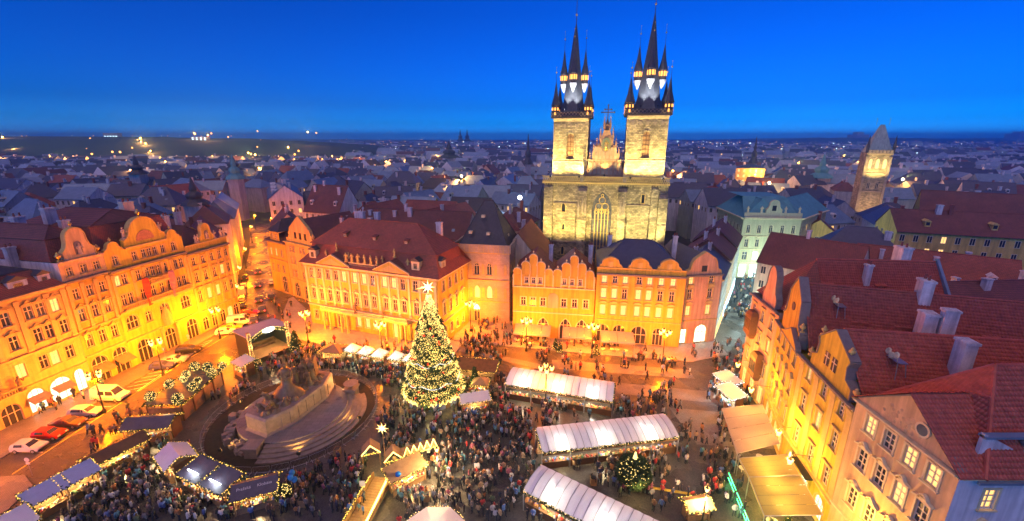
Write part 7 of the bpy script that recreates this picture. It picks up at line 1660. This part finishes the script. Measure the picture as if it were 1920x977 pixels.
for k in range(18):
    aa = PI+PI*k/17; o = MB().prism([(-.45,0), (.45,0), (.45,.8), (0,1.4), (-.45,.8)], 'y', -.05, .05).build('house_board', MT['tarp_b'] if k % 4 else MT['wood_l'], q, loc=(5.0*math.cos(aa), 5.0*math.sin(aa), 0)); o.rotation_euler = (0, 0, aa+PI/2); MB().tube([(-.45,-.08,.8), (0,-.08,1.42), (.45,-.08,.8)], .04, 5).build('rope_light', MT['ropelight'], o)
def fir(label, x, y, h, r, n=900, nb=160):
    t = thing('fir_tree', label, 'fir tree', (x, y, 0), 0, 'small firs'); MB().lathe([(.12,0), (.03,h*.95)], 6).build('trunk', MT['wood'], t)
    z = h*(.08+.9*RNG.random(n)**1.5); a = RNG.uniform(0, 2*PI, n); rr = r*(1-z/h)*(.4+.6*RNG.random(n)**.4)
    o = scatter([(-.5,0,0), (.5,0,0), (0,0,1), (0,.7,.2)], [(0,1,2), (0,1,3)], mats_of(np.stack([rr*np.cos(a), rr*np.sin(a), z], 1), np.full(n, h*.10), rnd=True), 'crown', MT['green'], t); o['kind'] = 'stuff'
    z = h*(.08+.9*RNG.random(nb)**1.4); a = RNG.uniform(0, 2*PI, nb); rr = r*(1-z/h)*1.02
    o = scatter(OCT_V, OCT_F, mats_of(np.stack([rr*np.cos(a), rr*np.sin(a), z], 1), np.full(nb, .06)), 'bulbs', MT['bulb_w'], t); o['kind'] = 'stuff'
fir('small lit fir at the right corner of the stage', -45.4, 82.0, 4.4, 1.5); fir('small lit fir on the kiosk behind the tall fir', -6.6, 67.6, 4.2, 1.1)
for i, (x, y) in enumerate(((9.2,82.6), (9.9,81.2), (17.4,80.0), (31.2,38.6))): fir(['potted fir between the two terrace awnings', 'front potted fir between the two terrace awnings', 'potted fir by the pale terrace awning', 'potted fir under the yellow awning'][i], x, y, 2.4, .8, 350, 40)

# ------------------------------------------------------------------ the monument
MT['lantern_off'] = nosample(mat('floodlight_lens', (.8,.5,.2), .3, 0, 1, emit=.6, ecol=(1,.5,.12)))
MT['granite'] = mat('monument_granite', (.28,.22,.17), .55, .3, 1.2, .3, 6)
MT['granite_b'] = brickmat('monument_paving', (.22,.20,.20), (.17,.16,.16), (.06,.05,.05), 1.1, .8, .4, .3, 'ground', .02, .3, wet=.25)
CX, CY = -34.8, 59.8
struct(MB().lathe([(12.2,.0), (12.2,.02), (0.01,.024)], 48, (CX, CY, 0)).build('planted_bed', MT['soil']))
t = thing('monument', 'huge bronze and granite monument with cloaked figures on a round stepped base', 'monument', (CX, CY, 0))
def fan(r, z0, z1, a0, a1, n=40, cx=0, cy=0):
    pts = [(cx+r*math.cos(a0+(a1-a0)*i/n), cy+r*math.sin(a0+(a1-a0)*i/n)) for i in range(n+1)]; return MB().prism(pts, 'z', z0, z1)
MB().lathe([(8.0,0), (8.0,1.2), (7.9,1.25), (.01,1.26)], 56).build('platform', MT['granite_b'], t)
for k in range(4): MB().prism([((8.0+.72*(4-k))*math.cos(a_), (8.0+.72*(4-k))*math.sin(a_)) for a_ in np.linspace(R(-92), R(34), 34)] + [(7.9*math.cos(a_), 7.9*math.sin(a_)) for a_ in np.linspace(R(34), R(-92), 34)], 'z', .02, .26*(k+1)-.02).build('step', MT['granite'], t)
for k in range(46):   # rough stone blocks banked against the left
    a_ = R(random.uniform(175, 250)); r_ = random.uniform(8.0, 9.6); o = MB().frustum(-.5,-.4,.5,.4,0,random.uniform(.4,1.0),.1).build('rough_block', MT['granite'], t, loc=(r_*math.cos(a_), r_*math.sin(a_), 0)); o.rotation_euler = (0, 0, a_+random.uniform(-.3, .3))
for a_, nm in ((R(-100), 0), (R(38), 1)): MB().box(-.9,-.9,0,.9,.9,1.5).box(-1.1,-1.1,1.5,1.1,1.1,1.75).build('end_pedestal', MT['granite'], t, loc=(9.0*math.cos(a_), 9.0*math.sin(a_), 0))
MB().lathe([(.2,0), (.9,.6), (1.25,.75), (1.2,.8)], 14).build('stone_bowl', MT['granite'], t, loc=(9.0*math.cos(R(38)), 9.0*math.sin(R(38)), 1.75))
pa = R(72)      # long axis of the plinth
def pl(u, v, z): return (u*math.cos(pa)-v*math.sin(pa)-.3, u*math.sin(pa)+v*math.cos(pa)+.6, z)
out_ = [(7.2,-1.6), (7.2,1.5), (3,3.2), (-3,3.3), (-6.6,2.4), (-7.0,-1.8), (-3.2,-3.2), (3.5,-3.2)]
def ring(s, z): return [pl(u*s, v*s, z) for u, v in out_]
q = MB(); rs = [ring(1.06, 1.2), ring(1.0, 1.6), ring(1.0, 3.6), ring(.96, 3.9)]; n = len(out_)
for a_, b_ in zip(rs[:-1], rs[1:]): q.add(a_+b_, [(i, (i+1) % n, n+(i+1) % n, n+i) for i in range(n)])
q.poly(rs[-1]); q.build('plinth', MT['granite'], t)
for k in range(8): MB().box(-.02,-.05,0,.02,.05,2.0).build('plinth_joint', MT['trim_d'], t, loc=pl(-5.5+k*1.6, -3.22, 1.6)).rotation_euler = (0, 0, pa)
def figure(u, v, z, h, wide=.34, lean=(0,0), cloak=1.0, nm='bronze_figure', arms=True, rot=0.):
    q = MB(); n = 12; prof = [(wide*1.5*cloak,0), (wide*1.25*cloak,.12), (wide*.95,.35), (wide*.80,.55), (wide*.85,.70), (wide*.95,.80), (wide*.75,.85), (wide*.25,.875), (wide*.22,.90)]
    for r_, f in prof:
        for i in range(n):
            a_ = 2*PI*i/n; fold = 1+.12*math.sin(a_*5+f*7)*(1-f); q.v.append((r_*h*.5*fold*math.cos(a_)+lean[0]*f*f*h, r_*h*.5*.75*fold*math.sin(a_)+lean[1]*f*f*h, f*h))
    for k in range(len(prof)-1):
        for i in range(n): q.f.append((k*n+i, k*n+(i+1) % n, (k+1)*n+(i+1) % n, (k+1)*n+i)); q.m.append(0)
    hx, hy = lean[0]*h*.92, lean[1]*h*.92; q.sph((hx, hy, h*.945), h*.062, 9, 6, 0, 1.2)
    if arms:
        for s in (-1, 1): q.cyl((hx+s*wide*h*.42, hy, h*.80), (hx+s*wide*h*.55, hy-.08*h, h*.62), h*.045, h*.035, 7); q.cyl((hx+s*wide*h*.55, hy-.08*h, h*.62), (hx+s*wide*h*.2, hy-.2*h, h*.60), h*.035, h*.03, 7)
    return q.build(nm, MT['bronze'], t, True, pl(u, v, z), rot)
figure(-.6, .2, 3.8, 5.4, .34, (.0,.02), 2.0, 'cloaked_preacher')
for u, v, h, ln in ((3.0,.6,4.0,(.05,0)), (3.6,-.6,4.2,(0,.04)), (2.3,1.4,3.6,(-.06,0)), (4.4,.3,4.4,(.02,0)), (4.0,1.3,3.4,(.05,.03)), (2.6,-1.0,2.9,(-.05,-.05))): figure(u, v, 3.8, h, .30, ln, 1.2)
MB().frustum(-.9,-.35,.9,.35,0,3.6,.12).build('flag_slab', MT['bronze'], t, loc=pl(5.3, .2, 3.8), rz=pa+.5)
for u, v, h, ln in ((-4.2,-.6,1.9,(.35,0)), (-5.2,.6,1.6,(-.4,.1)), (-3.2,1.2,2.2,(.3,.2)), (-3.0,-1.4,1.7,(-.3,-.2)), (-5.6,-.8,1.2,(.3,.2))): figure(u, v, 3.7, h, .5, ln, 1.5, 'seated_figure', True, random.uniform(0, 6))
q = MB()
for k in range(34): u, v = random.uniform(-5.9, 5.6), random.uniform(-2.0, 2.0); p_ = pl(u, v, 3.75); q.lathe([(random.uniform(.5,1.0),0), (random.uniform(.4,.8),.25), (random.uniform(.1,.3),random.uniform(.4,.8))], 7, p_)
tag(q.build('bronze_rock', MT['bronze'], t), kind='stuff')
for i, (a_, e_) in enumerate(((R(-125), 420), (R(-62), 380), (R(-8), 420), (R(62), 420), (R(165), 420))):
    q_ = (CX+10.9*math.cos(a_), CY+10.9*math.sin(a_), .8)
    floodlight('low floodlight in the soil ring, ' + ['before the left front of the monument', 'before the steps of the monument', 'at the right of the monument', 'behind the monument', 'at the left of the monument'][i], q_, (CX+2*math.cos(a_), CY+2*math.sin(a_), 5.0), e_, (1,.50,.12), 110, 'lantern_off')
# crowd barriers round the bed
bar = MB(); bar.tube([(-1.05,0,.12), (-1.05,0,1.1), (1.05,0,1.1), (1.05,0,.12), (-1.05,0,.12)], .025, 5)
for k in range(13): bar.cyl((-.9+k*.15,0,.12), (-.9+k*.15,0,1.1), .011, .011, 4)
bm1 = bar.mesh('barrier_frame', MT['steel']); bm2 = MB().box(-.04,-.35,0,.04,.35,.04).mesh('barrier_foot', MT['steel'])
for k in range(34):
    a_ = 2*PI*k/34+.03; o = thing('crowd_barrier', 'grey steel crowd barrier in the ring round the monument', 'barrier', (CX+12.5*math.cos(a_), CY+12.5*math.sin(a_), 0), a_+PI/2, 'ring of crowd barriers'); inst('barrier_frame', bm1, o)
    for s in (-1, 1): inst('barrier_foot', bm2, o, (s*.8, 0, .05))
# ------------------------------------------------------------------ people
MT['coat'] = mat('coat_cloth', (.1,.1,.1), .85, .15, 6, objcol=True); MT['coatv'] = mat('coat_cloth_crowd', (.1,.1,.1), .85, .1, 3, vcol=True)
MT['trousers'] = mat('trousers_cloth', (.025,.028,.04), .9, .2, 5); MT['skin'] = mat('skin', (.50,.30,.21), .55, .05, 4); MT['hair'] = mat('hair_or_cap', (.05,.032,.02), .8, .3, 5)
def person_mesh(pose, name, levels):
    """one continuous body grown over a posed skeleton; 1.75 m tall, facing -y"""
    J = {'pel': (0,0,.95), 'chest': (0,.01,1.28), 'neck': (0,0,1.47), 'head': (0,-.02,1.58), 'crown': (0,-.01,1.70)}
    rad = {'pel': .155, 'chest': .175, 'neck': .062, 'head': .095, 'crown': .075}
    E_ = [('pel','chest'), ('chest','neck'), ('neck','head'), ('head','crown')]
    st = {0: .0, 1: .20, 2: .03, 3: .12, 4: .0}[pose]
    for s, sg in (('L', 1), ('R', -1)):
        f = st*sg
        J['hip'+s] = (.10*sg,0,.88); J['kn'+s] = (.11*sg,-f*.6-.02,.48); J['an'+s] = (.11*sg,-f+(.06 if f < 0 else 0),.09); J['to'+s] = (.125*sg,-f-.16,.045)
        rad['hip'+s] = .105; rad['kn'+s] = .072; rad['an'+s] = .055; rad['to'+s] = .045
        J['sh'+s] = (.19*sg,.01,1.38); rad['sh'+s] = .075
        if pose == 0: el, ha = (.26*sg,.03,1.10), (.25*sg,-.06,.86)
        elif pose == 1: el, ha = (.26*sg,.02+f*.5,1.12), (.25*sg,-.10+f*.9,.92)
        elif pose == 2: el, ha = (.27*sg,.0,1.12), (.10*sg,-.26,1.16)
        elif pose == 3: el, ha = ((.30*sg,-.08,1.16), (.14*sg,-.30,1.42)) if sg > 0 else ((.26*sg,.03,1.10), (.25*sg,-.06,.86))
        else: el, ha = (.27*sg,.02,1.12), (.16*sg,-.16,1.0)
        J['el'+s] = el; J['ha'+s] = ha; rad['el'+s] = .058; rad['ha'+s] = .045
        E_ += [('pel','hip'+s), ('hip'+s,'kn'+s), ('kn'+s,'an'+s), ('an'+s,'to'+s), ('chest','sh'+s), ('sh'+s,'el'+s), ('el'+s,'ha'+s)]
    ks = list(J); me = bpy.data.meshes.new('p'); me.from_pydata([J[k] for k in ks], [(ks.index(a), ks.index(b)) for a, b in E_], [])
    o = bpy.data.objects.new('p', me); COL.objects.link(o); md = o.modifiers.new('s', 'SKIN')
    for i, k in enumerate(ks): v = me.skin_vertices[0].data[i]; v.radius = (rad[k], rad[k]*(.78 if k in ('chest', 'pel') else 1)); v.use_root = (k == 'pel')
    if levels: sb = o.modifiers.new('u', 'SUBSURF'); sb.levels = levels; sb.render_levels = levels
    dg = bpy.context.evaluated_depsgraph_get(); m2 = bpy.data.meshes.new_from_object(o.evaluated_get(dg)); bpy.data.objects.remove(o); m2.name = name
    mi = []
    for p in m2.polygons:
        c = p.center; n = p.normal
        if c.z > 1.49: k = 3 if (n.y > -.25 or c.z > 1.655) else 2
        elif any((c-Vector(J['ha'+s])).length < .075 for s in 'LR'): k = 2
        elif c.z < .80 and abs(c.x) < .24: k = 1
        else: k = 0
        mi.append(k)
    return m2, mi
PM = []
for ps in range(5):
    m2, mi = person_mesh(ps, 'person', 1); m2.materials.clear()
    for k in ('coat', 'trousers', 'skin', 'hair'): m2.materials.append(MT[k])
    m2.polygons.foreach_set('material_index', mi); m2.polygons.foreach_set('use_smooth', [True]*len(mi)); PM.append(m2)
LOWP = []
for ps in (0, 1, 2): m2, mi = person_mesh(ps, 'lp', 0); LOWP.append(([tuple(v.co) for v in m2.vertices], [tuple(p.vertices) for p in m2.polygons], mi)); bpy.data.meshes.remove(m2)
COATS = [((.03,.03,.034), 'black')]*4 + [((.045,.05,.09), 'navy')]*2 + [((.17,.15,.14), 'grey')]*2 + [((.20,.12,.07), 'brown')]*2 + [((.45,.04,.04), 'red'), ((.58,.55,.50), 'white'), ((.10,.18,.38), 'blue'), ((.40,.28,.15), 'tan'), ((.58,.55,.50), 'white'), ((.09,.12,.06), 'green'), ((.35,.10,.14), 'pink'), ((.08,.22,.28), 'turquoise'), ((.42,.17,.05), 'orange'), ((.30,.29,.28), 'pale grey')]
THr = R(15.908)
def G(px, py):
    x, y = (px-960)/807., (py-488)/807.; f = math.cos(THr)-math.sin(THr)*y; u = -(math.sin(THr)+math.cos(THr)*y); t_ = -CAMH/u; return x*t_, f*t_
SOLID = []      # footprints to keep people out of
for o in list(COL.objects):
    if o.parent is None and o.get('category') in ('market tent', 'market stall', 'pergola', 'stage', 'light ball', 'car', 'van'):
        pts = [o.matrix_basis @ (c.matrix_basis @ Vector(v)) for c in o.children if c.type == 'MESH' and not c.get('kind') for v in c.bound_box]
        if pts:
            inv = o.matrix_basis.inverted(); q_ = [inv @ p for p in pts]; SOLID.append((inv, min(p.x for p in q_)+.3, max(p.x for p in q_)-.3, min(p.y for p in q_)+.2, max(p.y for p in q_)-.2))
def free(x, y):
    if math.hypot(x-CX, y-CY) < 12.9 or math.hypot(x+13.6, y-65.9) < 5.4: return False
    for inv, a, b_, c, d in SOLID:
        p = inv @ Vector((x, y, 0))
        if a < p.x < b_ and c < p.y < d: return False
    return x < 36.5-(.25*max(0, 52-y))*.35 if y < 62 else True
ZONES = [([(175,870), (300,815), (420,890), (520,930), (540,977), (120,977)], 200, 'by the huts at lower left'), ([(520,905), (690,850), (660,977), (520,977)], 105, 'in front of the monument barrier'), ([(740,870), (1000,800), (1000,977), (760,977)], 250, 'in the bottom centre crowd'), ([(700,770), (780,740), (1000,780), (990,830), (720,850)], 210, 'below the tall lit fir'),
         ([(860,690), (945,660), (950,770), (880,800)], 90, 'between fir and white tents'), ([(990,750), (1280,740), (1280,785), (1005,800)], 90, 'between the two upper tents'), ([(1010,850), (1290,840), (1290,960), (1060,900)], 70, 'before the middle tent'), ([(1280,800), (1380,780), (1400,977), (1240,977)], 70, 'beside the cafe awnings'),
         ([(490,670), (620,650), (640,700), (480,700)], 80, 'before the stage'), ([(640,690), (760,690), (770,735), (735,735), (700,712)], 75, 'behind the monument barrier'), ([(860,600), (960,600), (1000,650), (880,690)], 110, 'before the stone tower house'), ([(1000,660), (1330,650), (1360,760), (1180,740), (1000,690)], 75, 'before the mansard house'),
         ([(1350,600), (1405,600), (1420,520), (1395,520)], 95, 'in the shopping street'), ([(1330,650), (1412,640), (1408,760), (1350,790)], 85, 'at the shopping street mouth'), ([(590,640), (760,650), (770,690), (600,670)], 40, 'before the rococo palace'), ([(500,570), (590,570), (580,640), (510,640)], 22, 'at the car street corner'), ([(230,760), (150,790), (170,880), (290,790)], 14, 'on the road by the huts'), ([(470,700), (520,690), (430,760), (400,750)], 22, 'beside the pergola'), ([(60,780), (150,735), (260,690), (270,700), (120,775)], 8, 'on the pavement by the lit shops'), ([(970,655), (1180,655), (1170,645), (975,632)], 40, 'at the terrace awnings')]
def inpoly(x, y, P):
    c = False; j = len(P)-1
    for i in range(len(P)):
        if (P[i][1] > y) != (P[j][1] > y) and x < (P[j][0]-P[i][0])*(y-P[i][1])/(P[j][1]-P[i][1])+P[i][0]: c = not c
        j = i
    return c
people = []
for poly, n, zone in ZONES:
    xs = [p[0] for p in poly]; ys = [p[1] for p in poly]; k = 0; tries = 0
    while k < n and tries < n*30:
        tries += 1
        if k > 8 and random.random() < (.12 if 'street' in zone else .5):          # groups and queues: stand next to somebody already there
            q_ = people[-random.randint(1, min(k, 60))]; a_ = random.uniform(0, 2*PI); r_ = random.uniform(.5, .95); x, y = q_[1]+r_*math.cos(a_), q_[2]+r_*math.sin(a_)
        else:
            px, py = random.uniform(min(xs), max(xs)), random.uniform(min(ys), max(ys))
            if not inpoly(px, py, poly): continue
            x, y = G(px, py)
        if not free(x, y): continue
        if any((x-p[1])**2+(y-p[2])**2 < .20 for p in people[-260:]): continue
        people.append((math.hypot(math.hypot(x, y), CAMH), x, y, zone)); k += 1
people.sort(); hi = [(-71,-66.8,44,96), (-57,45,74.2,98)]
mass = []
for i, (d_, x, y, zone) in enumerate(people):
    c_, cn = random.choice(COATS); h = random.uniform(.90, 1.06) if random.random() > .07 else random.uniform(.62, .75); rz = math.atan2(y-52, x-2)+PI/2+random.gauss(0, .9) if random.random() < .5 else random.uniform(0, 2*PI); ps = random.randrange(5)
    z = .02 if not (y > 80 and x > -48) else .115
    if i < 300:
        act = ['standing', 'walking', 'holding a cup', 'raising an arm', 'with hands together'][ps]
        o = inst('person', PM[ps], None, (x, y, z), rz, sc=h*1.08); o.color = (*c_, 1)
        tag(o, '%s in %s coat %s %s' % ('person' if h > .8 else 'child', cn, act, zone), 'person', 'people at the market')
    else: mass.append((x, y, z, rz, h*1.08, c_, ps % 3))
for k in range(3):
    sel = [m_ for m_ in mass if m_[6] == k]
    o = scatter(LOWP[k][0], LOWP[k][1], mats_of([m_[:3] for m_ in sel], [m_[4] for m_ in sel], [m_[3] for m_ in sel]), 'crowd', [MT['coatv'], MT['trousers'], MT['skin'], MT['hair']], None, [m_[5] for m_ in sel], True, LOWP[k][2])
    tag(o, ['standing people of the farther crowd across the square', 'walking people of the farther crowd across the square', 'people of the farther crowd holding cups'][k], 'crowd', kind='stuff')
# ------------------------------------------------------------------ evening haze
m = bpy.data.materials.new('evening_haze'); m.use_nodes = True; n_ = m.node_tree.nodes; n_.remove(n_['Principled BSDF'])
vo = n_.new('ShaderNodeVolumePrincipled'); vo.inputs['Color'].default_value = (.22,.66,1,1); vo.inputs['Density'].default_value = .00044; vo.inputs['Anisotropy'].default_value = .72
m.node_tree.links.new(vo.outputs[0], n_['Material Output'].inputs['Volume']); m.cycles.homogeneous_volume = True
o = MB().box(-6800,-60,-3,6800,5250,86).build('haze', m); o['kind'] = 'stuff'; o['label'] = 'thin blue evening haze over the town'; o['category'] = 'haze'
